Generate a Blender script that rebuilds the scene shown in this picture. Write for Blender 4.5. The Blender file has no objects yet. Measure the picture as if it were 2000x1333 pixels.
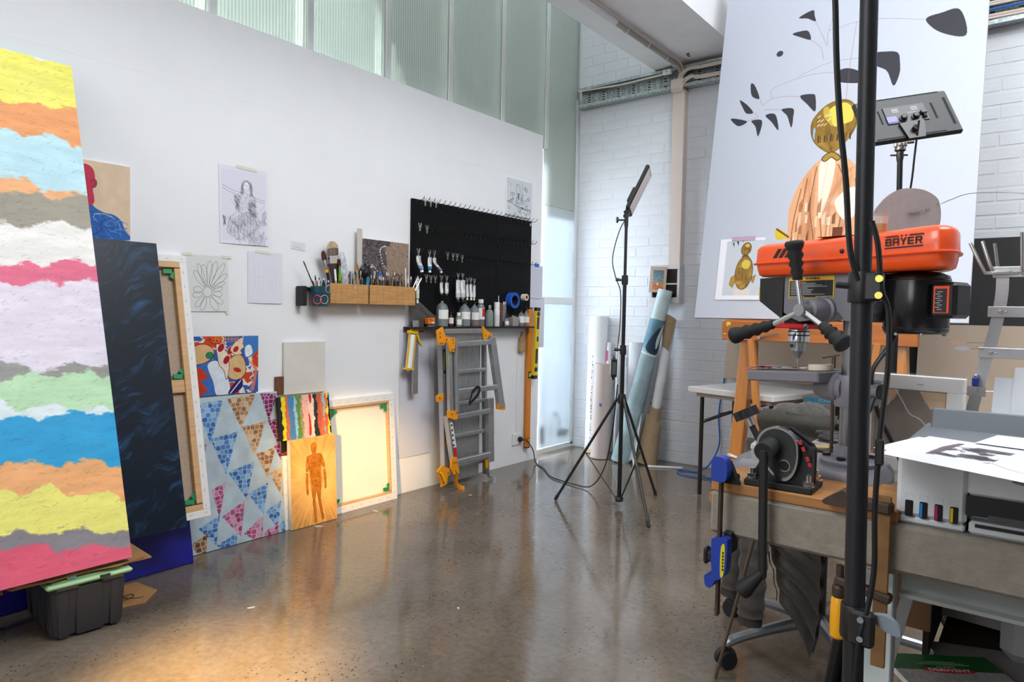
import bpy, bmesh, math, random
import numpy as np
from mathutils import Matrix, Vector
random.seed(7); RNG = np.random.default_rng(7)
S = bpy.context.scene
COL = S.collection

# ---------------------------------------------------------------- camera, sky, lights, exposure
cam_d = bpy.data.cameras.new('camera'); cam = bpy.data.objects.new('camera', cam_d); COL.objects.link(cam)
cam_d.sensor_width = 36.0; cam_d.lens = 23.908; cam_d.clip_start = 0.05; cam_d.clip_end = 60
cam.matrix_world = Matrix(((0.78433829, -0.04077813, 0.61899159, 0.0),
                           (0.62003077, 0.02037244, -0.78431295, 0.0),
                           (0.01937245, 0.99896051, 0.04126258, 1.22), (0, 0, 0, 1)))
S.camera = cam
S.view_settings.view_transform = 'Standard'; S.view_settings.look = 'None'
S.view_settings.gamma = 1.0; S.view_settings.exposure = 0.95
try: S.view_settings.use_curve_mapping = False
except Exception: pass
S.cycles.max_bounces = 8; S.cycles.transparent_max_bounces = 10
S.cycles.caustics_reflective = False; S.cycles.caustics_refractive = False

W = bpy.data.worlds.new('overcast_sky'); S.world = W; W.use_nodes = True
wn = W.node_tree.nodes; wl = W.node_tree.links
bg = wn['Background']; bg.inputs['Color'].default_value = (0.86, 0.93, 1.0, 1); bg.inputs['Strength'].default_value = 9.0

def lamp(name, kind, loc, aim, power, col=(1, 1, 1), size=1.0, size_y=None, spot=None, blend=0.5, rad=0.05, spread=None):
    d = bpy.data.lights.new(name, kind); d.energy = power; d.color = col
    if kind == 'AREA':
        d.size = size
        if size_y: d.shape = 'RECTANGLE'; d.size_y = size_y
        if spread: d.spread = math.radians(spread)
    if kind == 'SPOT':
        d.spot_size = math.radians(spot); d.spot_blend = blend; d.shadow_soft_size = rad
    o = bpy.data.objects.new(name, d); COL.objects.link(o); o.location = loc
    o.rotation_euler = (Vector(aim) - Vector(loc)).to_track_quat('-Z', 'Y').to_euler()
    return o
# daylight through the roof lights, plus an added fill lamp behind the photographer
lamp('roof_light', 'AREA', (0.5, 2.2, 4.95), (-2.6, 3.6, 0.9), 165, (0.93, 0.97, 1.0), 3.2, 2.6)
lamp('rear_roof_light', 'AREA', (-2.4, -2.6, 4.85), (-2.9, 1.2, 1.2), 105, (0.95, 0.98, 1.0), 2.0, 2.0)
lamp('front_fill_light', 'AREA', (-1.9, -5.7, 2.6), (-2.6, 3.0, 1.3), 44, (0.95, 0.98, 1.0), 2.2, 2.2)  # added soft front fill; the rear wall is solid, without a window
# low warm evening sun that slips in behind the photographer
lamp('warm_sun_beam', 'SPOT', (-0.75, -0.75, 1.5), (-3.22, 2.52, 0.34), 700, (1.0, 0.62, 0.22), spot=12, blend=1.0, rad=0.12)
lamp('warm_floor_beam', 'SPOT', (-0.4, -1.2, 2.6), (-2.02, 1.02, 0.0), 2400, (1.0, 0.62, 0.22), spot=15, blend=1.0, rad=0.12)

# ---------------------------------------------------------------- helpers
def frame(org, x, y, z):
    return Matrix(((x[0], y[0], z[0], org[0]), (x[1], y[1], z[1], org[1]), (x[2], y[2], z[2], org[2]), (0, 0, 0, 1)))
WX = -3.35        # face of the left partition
WY = 5.28         # face of the back wall
def LW(s=0, h=0, o=0): return frame((WX + o, s, h), (0, 1, 0), (0, 0, 1), (1, 0, 0))
def LWL(x0, s, h, deg):   # leaning on the left wall: foot at x0, tilted back by deg
    a = math.radians(deg); return frame((x0, s, h), (0, 1, 0), (-math.sin(a), 0, math.cos(a)), (math.cos(a), 0, math.sin(a)))
def BW(x=0, h=0, o=0): return frame((x, WY - o, h), (1, 0, 0), (0, 0, 1), (0, -1, 0))
def BWL(x, y0, h, deg):
    a = math.radians(deg); return frame((x, y0, h), (1, 0, 0), (0, math.sin(a), math.cos(a)), (0, -math.cos(a), math.sin(a)))
def T(x=0, y=0, z=0, rz=0, rx=0, ry=0):
    return Matrix.Translation((x, y, z)) @ Matrix.Rotation(math.radians(rz), 4, 'Z') @ Matrix.Rotation(math.radians(ry), 4, 'Y') @ Matrix.Rotation(math.radians(rx), 4, 'X')

class MB:
    def __init__(s): s.v = []; s.f = []; s.m = []; s.uv = {}
    def add(s, vs, fs, mi=0):
        o = len(s.v); s.v += [tuple(v) for v in vs]
        for f in fs: s.f.append([i + o for i in f]); s.m.append(mi)
        return s
    def box(s, c, d, M=None, mi=0, b=0.0, tx=1.0, ty=1.0):
        """centre c, size d, bevel b; tx, ty scale the bottom face"""
        hx, hy, hz = d[0] / 2, d[1] / 2, d[2] / 2; vs = []
        if b <= 0:
            for z in (-1, 1):
                kx, ky = (tx, ty) if z < 0 else (1, 1)
                for x, y in ((-1, -1), (1, -1), (1, 1), (-1, 1)): vs.append(Vector((x * hx * kx, y * hy * ky, z * hz)))
            fs = [(3, 2, 1, 0), (4, 5, 6, 7), (0, 1, 5, 4), (1, 2, 6, 5), (2, 3, 7, 6), (3, 0, 4, 7)]
        else:
            b = min(b, hx * .95, hy * .95, hz * .95); idx = {}
            for x in (-1, 1):
                for y in (-1, 1):
                    for z in (-1, 1):
                        for a in range(3):
                            p = [x * (hx - b), y * (hy - b), z * (hz - b)]
                            p[a] = (x * hx, y * hy, z * hz)[a]
                            if z < 0: p[0] *= tx; p[1] *= ty
                            idx[(x, y, z, a)] = len(vs); vs.append(Vector(p))
            fs = []
            def q(l): fs.append(l)
            for a in range(3):
                o1, o2 = [(1, 2), (0, 2), (0, 1)][a]
                for sg in (-1, 1):
                    ring = []
                    for u, w in ((-1, -1), (1, -1), (1, 1), (-1, 1)):
                        k = [0, 0, 0]; k[a] = sg; k[o1] = u; k[o2] = w; ring.append(idx[(k[0], k[1], k[2], a)])
                    if (sg > 0) == (a == 1): ring.reverse()
                    q(ring)
            for a in range(3):      # edges along axis a
                o1, o2 = [(1, 2), (0, 2), (0, 1)][a]
                for u in (-1, 1):
                    for w in (-1, 1):
                        def K(t, ax):
                            k = [0, 0, 0]; k[a] = t; k[o1] = u; k[o2] = w; return idx[(k[0], k[1], k[2], ax)]
                        r = [K(-1, o1), K(1, o1), K(1, o2), K(-1, o2)]
                        if (u * w > 0) == (a == 1): r.reverse()
                        if a == 1: r.reverse()
                        if a == 1: r.reverse()
                        q(r)
            for x in (-1, 1):
                for y in (-1, 1):
                    for z in (-1, 1):
                        r = [idx[(x, y, z, 0)], idx[(x, y, z, 1)], idx[(x, y, z, 2)]]
                        if x * y * z < 0: r.reverse()
                        q(r)
        c = Vector(c)
        if M is not None: vs = [M @ (v + c) for v in vs]
        else: vs = [v + c for v in vs]
        return s.add(vs, fs, mi)
    def bar(s, p0, p1, w, h, up=(0, 0, 1), mi=0, b=0.0):
        p0 = Vector(p0); p1 = Vector(p1); d = p1 - p0; L = d.length; z = d / L; u = Vector(up)
        if abs(z.dot(u.normalized())) > .98: u = Vector((1, 0, 0)) if abs(z.x) < .9 else Vector((0, 1, 0))
        x = u.cross(z).normalized(); y = z.cross(x)
        M = frame((p0 + p1) / 2, x, y, z)
        return s.box((0, 0, 0), (w, h, L), M, mi, b)
    def tube(s, pts, r, n=8, caps=True, mi=0):
        pts = [Vector(p) for p in pts]; rs = r if isinstance(r, (list, tuple)) else [r] * len(pts)
        t0 = (pts[1] - pts[0]).normalized(); u = Vector((0, 0, 1)) if abs(t0.z) < .9 else Vector((1, 0, 0))
        x = t0.cross(u).normalized(); rings = []; vs = []
        for i, p in enumerate(pts):
            t = (pts[min(i + 1, len(pts) - 1)] - pts[max(i - 1, 0)])
            t = t.normalized() if t.length > 1e-9 else t0
            x = (x - t * x.dot(t)).normalized(); y = t.cross(x)
            for k in range(n):
                a = 2 * math.pi * k / n; vs.append(p + (x * math.cos(a) + y * math.sin(a)) * rs[i])
        fs = []
        for i in range(len(pts) - 1):
            for k in range(n):
                fs.append((i * n + k, i * n + (k + 1) % n, (i + 1) * n + (k + 1) % n, (i + 1) * n + k))
        if caps: fs.append(tuple(range(n - 1, -1, -1))); e = (len(pts) - 1) * n; fs.append(tuple(range(e, e + n)))
        return s.add(vs, fs, mi)
    def cyl(s, p0, p1, r0, r1=None, n=16, mi=0): return s.tube([p0, p1], [r0, r0 if r1 is None else r1], n, True, mi)
    def lathe(s, prof, org=(0, 0, 0), axis=(0, 0, 1), n=24, mi=0, caps=True):
        o = Vector(org); z = Vector(axis).normalized(); u = Vector((1, 0, 0)) if abs(z.x) < .9 else Vector((0, 1, 0))
        x = z.cross(u).normalized(); y = z.cross(x); vs = []; m = len(prof)
        for r, h in prof:
            for k in range(n):
                a = 2 * math.pi * k / n; vs.append(o + z * h + (x * math.cos(a) + y * math.sin(a)) * r)
        fs = []
        for i in range(m - 1):
            for k in range(n): fs.append((i * n + k, i * n + (k + 1) % n, (i + 1) * n + (k + 1) % n, (i + 1) * n + k))
        if caps: fs.append(tuple(range(n - 1, -1, -1))); fs.append(tuple(range((m - 1) * n, m * n)))
        return s.add(vs, fs, mi)
    def prism(s, poly, z0, z1, M=None, mi=0, mi_top=None):
        n = len(poly); vs = [Vector((x, y, z0)) for x, y in poly] + [Vector((x, y, z1)) for x, y in poly]
        if M is not None: vs = [M @ v for v in vs]
        ar = sum(poly[i][0] * poly[(i + 1) % n][1] - poly[(i + 1) % n][0] * poly[i][1] for i in range(n))
        sides = [(i, (i + 1) % n, n + (i + 1) % n, n + i) for i in range(n)]
        top = tuple(range(n, 2 * n)); bot = tuple(range(n - 1, -1, -1))
        if ar < 0: sides = [f[::-1] for f in sides]; top = top[::-1]; bot = bot[::-1]
        s.add(vs, sides + [bot], mi); o = len(s.v) - 2 * n
        s.f.append([i + o for i in top]); s.m.append(mi if mi_top is None else mi_top); return s
    def ell(s, c, r, M=None, nu=16, nv=10, mi=0):
        vs = []; c = Vector(c)
        for j in range(nv + 1):
            t = math.pi * j / nv
            for i in range(nu):
                a = 2 * math.pi * i / nu; v = c + Vector((r[0] * math.sin(t) * math.cos(a), r[1] * math.sin(t) * math.sin(a), -r[2] * math.cos(t)))
                vs.append(M @ v if M is not None else v)
        fs = [(j * nu + i, j * nu + (i + 1) % nu, (j + 1) * nu + (i + 1) % nu, (j + 1) * nu + i) for j in range(nv) for i in range(nu)]
        return s.add(vs, fs, mi)
    def quad(s, w, h, z=0.0, M=None, mi=0, x0=0, y0=0):
        vs = [Vector((x0, y0, z)), Vector((x0 + w, y0, z)), Vector((x0 + w, y0 + h, z)), Vector((x0, y0 + h, z))]
        if M is not None: vs = [M @ v for v in vs]
        s.add(vs, [(0, 1, 2, 3)], mi); s.uv[len(s.f) - 1] = [(0, 0), (1, 0), (1, 1), (0, 1)]; return s
    def grid(s, fn, nu, nv, mi=0, uv=True, flip=False):
        vs = [fn(i / nu, j / nv) for j in range(nv + 1) for i in range(nu + 1)]; base = len(s.f); fs = []
        for j in range(nv):
            for i in range(nu):
                a = j * (nu + 1) + i; fs.append((a, a + 1, a + nu + 2, a + nu + 1))
                if uv: s.uv[base + len(fs) - 1] = [(i / nu, j / nv), ((i + 1) / nu, j / nv), ((i + 1) / nu, (j + 1) / nv), (i / nu, (j + 1) / nv)]
        if flip:
            for k in range(len(fs)):
                fs[k] = fs[k][::-1]
                if uv: s.uv[base + k] = s.uv[base + k][::-1]
        return s.add(vs, fs, mi)
    def build(s, name, mat, parent=None, M=None, smooth=35, label=None, kind=None):
        me = bpy.data.meshes.new(name); me.from_pydata(s.v, [], s.f)
        for m in (mat if isinstance(mat, (list, tuple)) else [mat]): me.materials.append(m)
        me.polygons.foreach_set('material_index', s.m)
        if not s.uv and smooth is not None:
            bm = bmesh.new(); bm.from_mesh(me); bmesh.ops.recalc_face_normals(bm, faces=bm.faces); bm.to_mesh(me); bm.free()
        if s.uv:
            ul = me.uv_layers.new(name='UVMap')
            for fi, co in s.uv.items():
                p = me.polygons[fi]
                for k, li in enumerate(p.loop_indices): ul.data[li].uv = co[k]
        if smooth:
            me.polygons.foreach_set('use_smooth', [True] * len(me.polygons)); me.set_sharp_from_angle(angle=math.radians(smooth))
        me.update()
        o = bpy.data.objects.new(name, me); COL.objects.link(o)
        if parent is not None: o.parent = parent
        if M is not None and parent is None: o.matrix_world = M
        if parent is not None and M is not None: o.matrix_parent_inverse = Matrix(); o.matrix_basis = M
        if label: o['label'] = label
        if kind: o['kind'] = kind
        return o

def thing(name, label, cat, M, group=None):
    o = bpy.data.objects.new(name, None); COL.objects.link(o); o.empty_display_size = .05
    o.matrix_world = M; o['label'] = label; o['category'] = cat
    if group: o['group'] = group
    return o
def tag(o, label, cat, group=None):
    o['label'] = label; o['category'] = cat
    if group: o['group'] = group
    return o
def struct(o): o['kind'] = 'structure'; return o
def copy_tree(root, M, label=None):
    kids = [c for c in bpy.data.objects if c.parent == root]
    r = root.copy(); COL.objects.link(r); r.matrix_world = M
    if label: r['label'] = label
    for c in kids:
        d = c.copy(); COL.objects.link(d); d.parent = r
        for g in [g for g in bpy.data.objects if g.parent == c]:
            e = g.copy(); COL.objects.link(e); e.parent = d
    return r
def text(body, size, mat, parent, M, name='lettering', align='CENTER', ext=0.0004, sx=1.0):
    cu = bpy.data.curves.new('t', 'FONT'); cu.body = body; cu.size = size; cu.extrude = ext; cu.align_x = align; cu.align_y = 'CENTER'; cu.resolution_u = 2
    to = bpy.data.objects.new('t', cu); COL.objects.link(to); bpy.context.view_layer.update()
    me = bpy.data.meshes.new_from_object(to.evaluated_get(bpy.context.evaluated_depsgraph_get()))
    bpy.data.objects.remove(to); bpy.data.curves.remove(cu); me.name = name; me.materials.clear(); me.materials.append(mat)
    if sx != 1.0:
        for v in me.vertices: v.co.x *= sx
    o = bpy.data.objects.new(name, me); COL.objects.link(o)
    if parent: o.parent = parent; o.matrix_basis = M
    else: o.matrix_world = M
    return o

# ---------------------------------------------------------------- materials
def lin(c):
    if isinstance(c, str): c = [int(c[i:i + 2], 16) / 255 for i in (0, 2, 4)]
    return tuple((x / 12.92 if x <= .04045 else ((x + .055) / 1.055) ** 2.4) for x in c)
MATS = {}
def mat(name, col, rough=.5, metal=0., var=0., vscale=8., bump=0., bscale=60., spec=.5, coat=0., col2=None, stretch=(1, 1, 1), detail=4., emit=None, estr=0., coords='Object', alpha=None, trans=0., sheen=0.):
    if name in MATS: return MATS[name]
    m = bpy.data.materials.new(name); m.use_nodes = True; MATS[name] = m
    N = m.node_tree.nodes; L = m.node_tree.links; P = N['Principled BSDF']
    c = lin(col); P.inputs['Base Color'].default_value = (*c, 1); P.inputs['Roughness'].default_value = rough
    P.inputs['Metallic'].default_value = metal; P.inputs['Specular IOR Level'].default_value = spec
    P.inputs['Coat Weight'].default_value = coat; P.inputs['Coat Roughness'].default_value = .1
    if trans: P.inputs['Transmission Weight'].default_value = trans
    if alpha is not None: P.inputs['Alpha'].default_value = alpha
    if sheen: P.inputs['Sheen Weight'].default_value = sheen
    if emit: P.inputs['Emission Color'].default_value = (*lin(emit), 1); P.inputs['Emission Strength'].default_value = estr
    if var or col2 or bump:
        tc = N.new('ShaderNodeTexCoord'); mp = N.new('ShaderNodeMapping'); mp.inputs['Scale'].default_value = stretch
        L.new(tc.outputs[coords], mp.inputs['Vector'])
    if var or col2:
        nz = N.new('ShaderNodeTexNoise'); nz.inputs['Scale'].default_value = vscale; nz.inputs['Detail'].default_value = detail
        L.new(mp.outputs[0], nz.inputs['Vector'])
        cr = N.new('ShaderNodeValToRGB'); cr.color_ramp.elements[0].position = .32; cr.color_ramp.elements[1].position = .68
        if col2: a = c; b = lin(col2)
        else: a = tuple(min(1, x * (1 - var)) for x in c); b = tuple(min(1, x * (1 + var)) for x in c)
        cr.color_ramp.elements[0].color = (*a, 1); cr.color_ramp.elements[1].color = (*b, 1)
        L.new(nz.outputs['Fac'], cr.inputs['Fac']); L.new(cr.outputs['Color'], P.inputs['Base Color'])
    if bump:
        n2 = N.new('ShaderNodeTexNoise'); n2.inputs['Scale'].default_value = bscale; n2.inputs['Detail'].default_value = 6
        L.new(mp.outputs[0], n2.inputs['Vector']); b = N.new('ShaderNodeBump'); b.inputs['Strength'].default_value = bump; b.inputs['Distance'].default_value = .01
        L.new(n2.outputs['Fac'], b.inputs['Height']); L.new(b.outputs['Normal'], P.inputs['Normal'])
    return m
def picmat(name, arr, rough=.6, bump=0.):
    """arr: rows top to bottom, display colours 0..1, painted below by code"""
    h, w = arr.shape[:2]; im = bpy.data.images.new(name, w, h, alpha=False)
    a = np.ones((h, w, 4), np.float32); a[..., :3] = np.clip(arr[::-1], 0, 1); im.pixels.foreach_set(a.ravel()); im.pack()
    m = bpy.data.materials.new(name); m.use_nodes = True; N = m.node_tree.nodes; L = m.node_tree.links
    t = N.new('ShaderNodeTexImage'); t.image = im; t.extension = 'EXTEND'; P = N['Principled BSDF']
    L.new(t.outputs['Color'], P.inputs['Base Color']); P.inputs['Roughness'].default_value = rough; P.inputs['Specular IOR Level'].default_value = .3
    if bump:
        b = N.new('ShaderNodeBump'); b.inputs['Strength'].default_value = bump; b.inputs['Distance'].default_value = .002
        L.new(t.outputs['Color'], b.inputs['Height']); L.new(b.outputs['Normal'], P.inputs['Normal'])
    return m
# --- little numpy painter
def hexc(c): return np.array([int(c[i:i + 2], 16) / 255 for i in (0, 2, 4)])
def canvas(w, h, c): return np.ones((h, w, 3)) * (hexc(c) if isinstance(c, str) else np.array(c))
def vnoise(w, h, sx, sy, oct=4, seed=0):
    r = np.random.default_rng(seed); out = np.zeros((h, w)); amp = 1; tot = 0
    for o in range(oct):
        gx = max(2, int(sx * 2 ** o)); gy = max(2, int(sy * 2 ** o)); g = r.random((gy + 2, gx + 2))
        X = np.linspace(0, gx, w); Y = np.linspace(0, gy, h); xi = X.astype(int); yi = Y.astype(int)
        fx = X - xi; fy = (Y - yi)[:, None]; fx = fx * fx * (3 - 2 * fx); fy = fy * fy * (3 - 2 * fy)
        a = g[np.ix_(yi, xi)] * (1 - fx) + g[np.ix_(yi, xi + 1)] * fx; b = g[np.ix_(yi + 1, xi)] * (1 - fx) + g[np.ix_(yi + 1, xi + 1)] * fx
        out += amp * (a * (1 - fy) + b * fy); tot += amp; amp *= .55
    return out / tot - .5
def warp(arr, w, h, amt, seed=0, sx=6, sy=6):
    dx = vnoise(w, h, sx, sy, 4, seed) * amt; dy = vnoise(w, h, sx, sy, 4, seed + 1) * amt
    Y, X = np.mgrid[0:h, 0:w]
    return arr[np.clip((Y + dy).astype(int), 0, h - 1), np.clip((X + dx).astype(int), 0, w - 1)]
def poly_mask(w, h, pts):
    pts = np.array(pts, float); x0, y0 = np.floor(pts.min(0)).astype(int); x1, y1 = np.ceil(pts.max(0)).astype(int)
    x0 = max(0, x0); y0 = max(0, y0); x1 = min(w, x1 + 1); y1 = min(h, y1 + 1)
    if x1 <= x0 or y1 <= y0: return None
    Y, X = np.mgrid[y0:y1, x0:x1]; X = X + .5; Y = Y + .5; ins = np.zeros(X.shape, bool); n = len(pts)
    for i in range(n):
        xa, ya = pts[i]; xb, yb = pts[(i + 1) % n]
        if ya == yb: continue
        c = ((ya > Y) != (yb > Y)) & (X < (xb - xa) * (Y - ya) / (yb - ya) + xa); ins ^= c
    return slice(y0, y1), slice(x0, x1), ins
def fill(a, pts, col, al=1.0):
    h, w = a.shape[:2]; r = poly_mask(w, h, pts)
    if r is None: return
    sy, sx, m = r; col = hexc(col) if isinstance(col, str) else np.array(col); k = (m * al)[..., None]; a[sy, sx] = a[sy, sx] * (1 - k) + col * k
def line(a, pts, r, col, al=1.0):
    h, w = a.shape[:2]; col = hexc(col) if isinstance(col, str) else np.array(col)
    for (xa, ya), (xb, yb) in zip(pts[:-1], pts[1:]):
        x0 = max(0, int(min(xa, xb) - r - 2)); x1 = min(w, int(max(xa, xb) + r + 3)); y0 = max(0, int(min(ya, yb) - r - 2)); y1 = min(h, int(max(ya, yb) + r + 3))
        if x1 <= x0 or y1 <= y0: continue
        Y, X = np.mgrid[y0:y1, x0:x1]; dx, dy = xb - xa, yb - ya; L2 = dx * dx + dy * dy + 1e-9
        t = np.clip(((X - xa) * dx + (Y - ya) * dy) / L2, 0, 1); d = np.hypot(X - xa - t * dx, Y - ya - t * dy)
        k = (np.clip(r + .5 - d, 0, 1) * al)[..., None]; a[y0:y1, x0:x1] = a[y0:y1, x0:x1] * (1 - k) + col * k
def ellp(cx, cy, rx, ry, rot=0, n=40, a0=0, a1=360):
    out = []; ro = math.radians(rot)
    for i in range(n):
        t = math.radians(a0 + (a1 - a0) * i / (n - 1)); x = rx * math.cos(t); y = ry * math.sin(t)
        out.append((cx + x * math.cos(ro) - y * math.sin(ro), cy + x * math.sin(ro) + y * math.cos(ro)))
    return out
def smoothp(pts, n=8, closed=False):
    P = [np.array(p, float) for p in pts]; out = []; m = len(P)
    rng = range(m if closed else m - 1)
    for i in rng:
        p0 = P[(i - 1) % m] if closed or i > 0 else P[i]; p1 = P[i]; p2 = P[(i + 1) % m]; p3 = P[(i + 2) % m] if closed or i + 2 < m else p2
        for k in range(n):
            t = k / n; out.append(tuple(.5 * ((2 * p1) + (-p0 + p2) * t + (2 * p0 - 5 * p1 + 4 * p2 - p3) * t * t + (-p0 + 3 * p1 - 3 * p2 + p3) * t ** 3)))
    if not closed: out.append(tuple(P[-1]))
    return out
def spline3(pts, n=8): return smoothp(pts, n)
# ---------------------------------------------------------------- the room
M_white = mat('partition_paint', 'EDEEF0', .55, var=.015, vscale=3, bump=.02, bscale=200)
M_brick = mat('painted_brick', 'D6D9DE', .5, var=.03, vscale=5, bump=.12, bscale=90)
M_ceil = mat('ceiling_plaster', 'E8E7E9', .8, var=.03, vscale=6, bump=.05, bscale=120)
M_trimw = mat('white_trim', 'DADDDC', .5)
def floor_mat():
    m = bpy.data.materials.new('polished_concrete'); m.use_nodes = True; N = m.node_tree.nodes; L = m.node_tree.links; P = N['Principled BSDF']
    tc = N.new('ShaderNodeTexCoord')
    def noise(sc, det=5, rough=.55):
        n = N.new('ShaderNodeTexNoise'); n.inputs['Scale'].default_value = sc; n.inputs['Detail'].default_value = det; n.inputs['Roughness'].default_value = rough; L.new(tc.outputs['Object'], n.inputs['Vector']); return n
    def ramp(src, stops):
        r = N.new('ShaderNodeValToRGB'); e = r.color_ramp.elements
        while len(e) < len(stops): e.new(.5)
        for i, (p, c) in enumerate(stops): e[i].position = p; e[i].color = (*lin(c), 1)
        L.new(src, r.inputs['Fac']); return r
    def mix(a, b, f, mode='MIX'):
        x = N.new('ShaderNodeMix'); x.data_type = 'RGBA'; x.blend_type = mode
        L.new(a, x.inputs[6]); L.new(b, x.inputs[7])
        if isinstance(f, float): x.inputs[0].default_value = f
        else: L.new(f, x.inputs[0])
        return x.outputs[2]
    base = ramp(noise(1.3, 8, .6).outputs['Fac'], [(.3, '564B40'), (.5, '685C50'), (.7, '7E7367')])
    fine = ramp(noise(38, 4).outputs['Fac'], [(.3, '4E453C'), (.7, '837869')])
    c = mix(base.outputs[0], fine.outputs[0], .28)
    # exposed dark aggregate in patches
    v = N.new('ShaderNodeTexVoronoi'); v.inputs['Scale'].default_value = 62; L.new(tc.outputs['Object'], v.inputs['Vector'])
    vd = ramp(v.outputs['Distance'], [(.0, 'FFFFFF'), (.24, 'FFFFFF'), (.30, '000000')])
    wn2 = N.new('ShaderNodeTexWhiteNoise'); L.new(v.outputs['Position'], wn2.inputs['Vector'])
    sel = ramp(wn2.outputs['Value'], [(.0, '000000'), (.62, '000000'), (.66, 'FFFFFF')])
    patch = ramp(noise(2.4, 3).outputs['Fac'], [(.44, '000000'), (.6, 'FFFFFF')])
    k1 = mix(vd.outputs[0], sel.outputs[0], 1.0, 'MULTIPLY'); k = mix(k1, patch.outputs[0], 1.0, 'MULTIPLY')
    dark = N.new('ShaderNodeRGB'); dark.outputs[0].default_value = (*lin('3A332D'), 1)
    c = mix(c, dark.outputs[0], k)
    # a few pale chips
    v2 = N.new('ShaderNodeTexVoronoi'); v2.inputs['Scale'].default_value = 9; L.new(tc.outputs['Object'], v2.inputs['Vector'])
    chip = ramp(v2.outputs['Distance'], [(.0, 'FFFFFF'), (.025, 'FFFFFF'), (.04, '000000')])
    pale = N.new('ShaderNodeRGB'); pale.outputs[0].default_value = (*lin('8E8376'), 1)
    c = mix(c, pale.outputs[0], chip.outputs[0])
    L.new(c, P.inputs['Base Color'])
    rr = ramp(noise(3.2, 5).outputs['Fac'], [(.3, '404040'), (.7, '6B6B6B')]); L.new(rr.outputs[0], P.inputs['Roughness'])
    P.inputs['Specular IOR Level'].default_value = .6
    b = N.new('ShaderNodeBump'); b.inputs['Strength'].default_value = .06; b.inputs['Distance'].default_value = .004
    L.new(noise(45, 6).outputs['Fac'], b.inputs['Height']); L.new(b.outputs['Normal'], P.inputs['Normal'])
    return m
m = MB(); m.box((0, -.5, -.05), (9.6, 13.2, .1)); struct(m.build('floor', floor_mat()))

# left partition: two tiers of board with a fine joint between them
wl_root = MB(); wl_root.box((-3.387, .81, 1.345), (.054, 7.6, 2.69)); wl_ = struct(wl_root.build('wall_left', M_white))
m = MB(); m.box((-3.3550, .81, 1.1505), (.010, 7.6, 2.3006), b=.0002); m.build('wall_board', M_white, wl_)
m = MB(); m.box((-3.3550, .81, 2.4955), (.010, 7.6, .389), b=.0002); m.build('wall_board', M_white, wl_)

# ribbed polycarbonate wall that rises behind the partition and fills the gap to the corner
def poly_mat(name, transp, tint, dark):
    m = bpy.data.materials.new(name); m.use_nodes = True; N = m.node_tree.nodes; L = m.node_tree.links; out = N['Material Output']; N.remove(N['Principled BSDF'])
    tc = N.new('ShaderNodeTexCoord'); w = N.new('ShaderNodeTexWave'); w.wave_type = 'BANDS'; w.bands_direction = 'Y'; w.inputs['Scale'].default_value = 15.7; w.inputs['Distortion'].default_value = .15
    L.new(tc.outputs['Object'], w.inputs['Vector'])
    b = N.new('ShaderNodeBump'); b.inputs['Strength'].default_value = .35; b.inputs['Distance'].default_value = .004; L.new(w.outputs['Fac'], b.inputs['Height'])
    r = N.new('ShaderNodeValToRGB'); r.color_ramp.elements[0].color = (*lin(dark), 1); r.color_ramp.elements[1].color = (*lin(tint), 1); r.color_ramp.elements[0].position = .1; r.color_ramp.elements[1].position = .5; L.new(w.outputs['Fac'], r.inputs['Fac'])
    tr = N.new('ShaderNodeBsdfTransparent'); tl = N.new('ShaderNodeBsdfTranslucent'); df = N.new('ShaderNodeBsdfDiffuse'); gl = N.new('ShaderNodeBsdfGlossy'); gl.inputs['Roughness'].default_value = .18
    for s_ in (tr, tl, df): L.new(r.outputs[0], s_.inputs['Color'])
    L.new(b.outputs[0], gl.inputs['Normal'])
    a = N.new('ShaderNodeMixShader'); a.inputs[0].default_value = .4; L.new(tl.outputs[0], a.inputs[1]); L.new(df.outputs[0], a.inputs[2])
    c = N.new('ShaderNodeMixShader'); c.inputs[0].default_value = transp; L.new(a.outputs[0], c.inputs[1]); L.new(tr.outputs[0], c.inputs[2])
    d = N.new('ShaderNodeMixShader'); fr = N.new('ShaderNodeFresnel'); fr.inputs['IOR'].default_value = 1.4; L.new(fr.outputs[0], d.inputs[0]); L.new(c.outputs[0], d.inputs[1]); L.new(gl.outputs[0], d.inputs[2]); L.new(d.outputs[0], out.inputs['Surface'])
    return m
M_poly = poly_mat('ribbed_polycarbonate', .58, 'EDF0ED', 'CDD3CF')
M_polyo = poly_mat('outer_polycarbonate', .03, 'EDF0EA', 'E2E6E0'); M_polys = poly_mat('outer_clear_strip', .28, 'F2F4EE', 'E9ECE6')
M_polyc = poly_mat('clear_polycarbonate', .66, 'F8FBFD', 'EBF2F8')
win = MB(); win.box((-3.49, 4.775, .02), (.12, 1.01, .04)); win.box((-3.49, 5.262, 2.4), (.12, .03, 4.76)); win_ = struct(win.build('window_1', M_trimw))
JN = [-.45, .15, .73, 1.20, 1.792, 2.378, 2.968, 3.553, 4.144, 4.735]      # joint strips
edges = JN + [5.25]
for i in range(len(edges) - 1):
    m = MB(); y0, y1 = edges[i] + .002, edges[i + 1] - .002; z0 = 2.62 if i < len(JN) - 1 else .05
    if z0 < 1:
        m.box((-3.433, (y0 + y1) / 2, 1.1), (.008, y1 - y0, 2.1)); m.build('pane', M_polyc, win_); m = MB(); z0 = 2.152
    m.box((-3.433, (y0 + y1) / 2, (z0 + 4.9) / 2), (.008, y1 - y0, 4.9 - z0)); m.build('pane', M_poly, win_)
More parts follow.
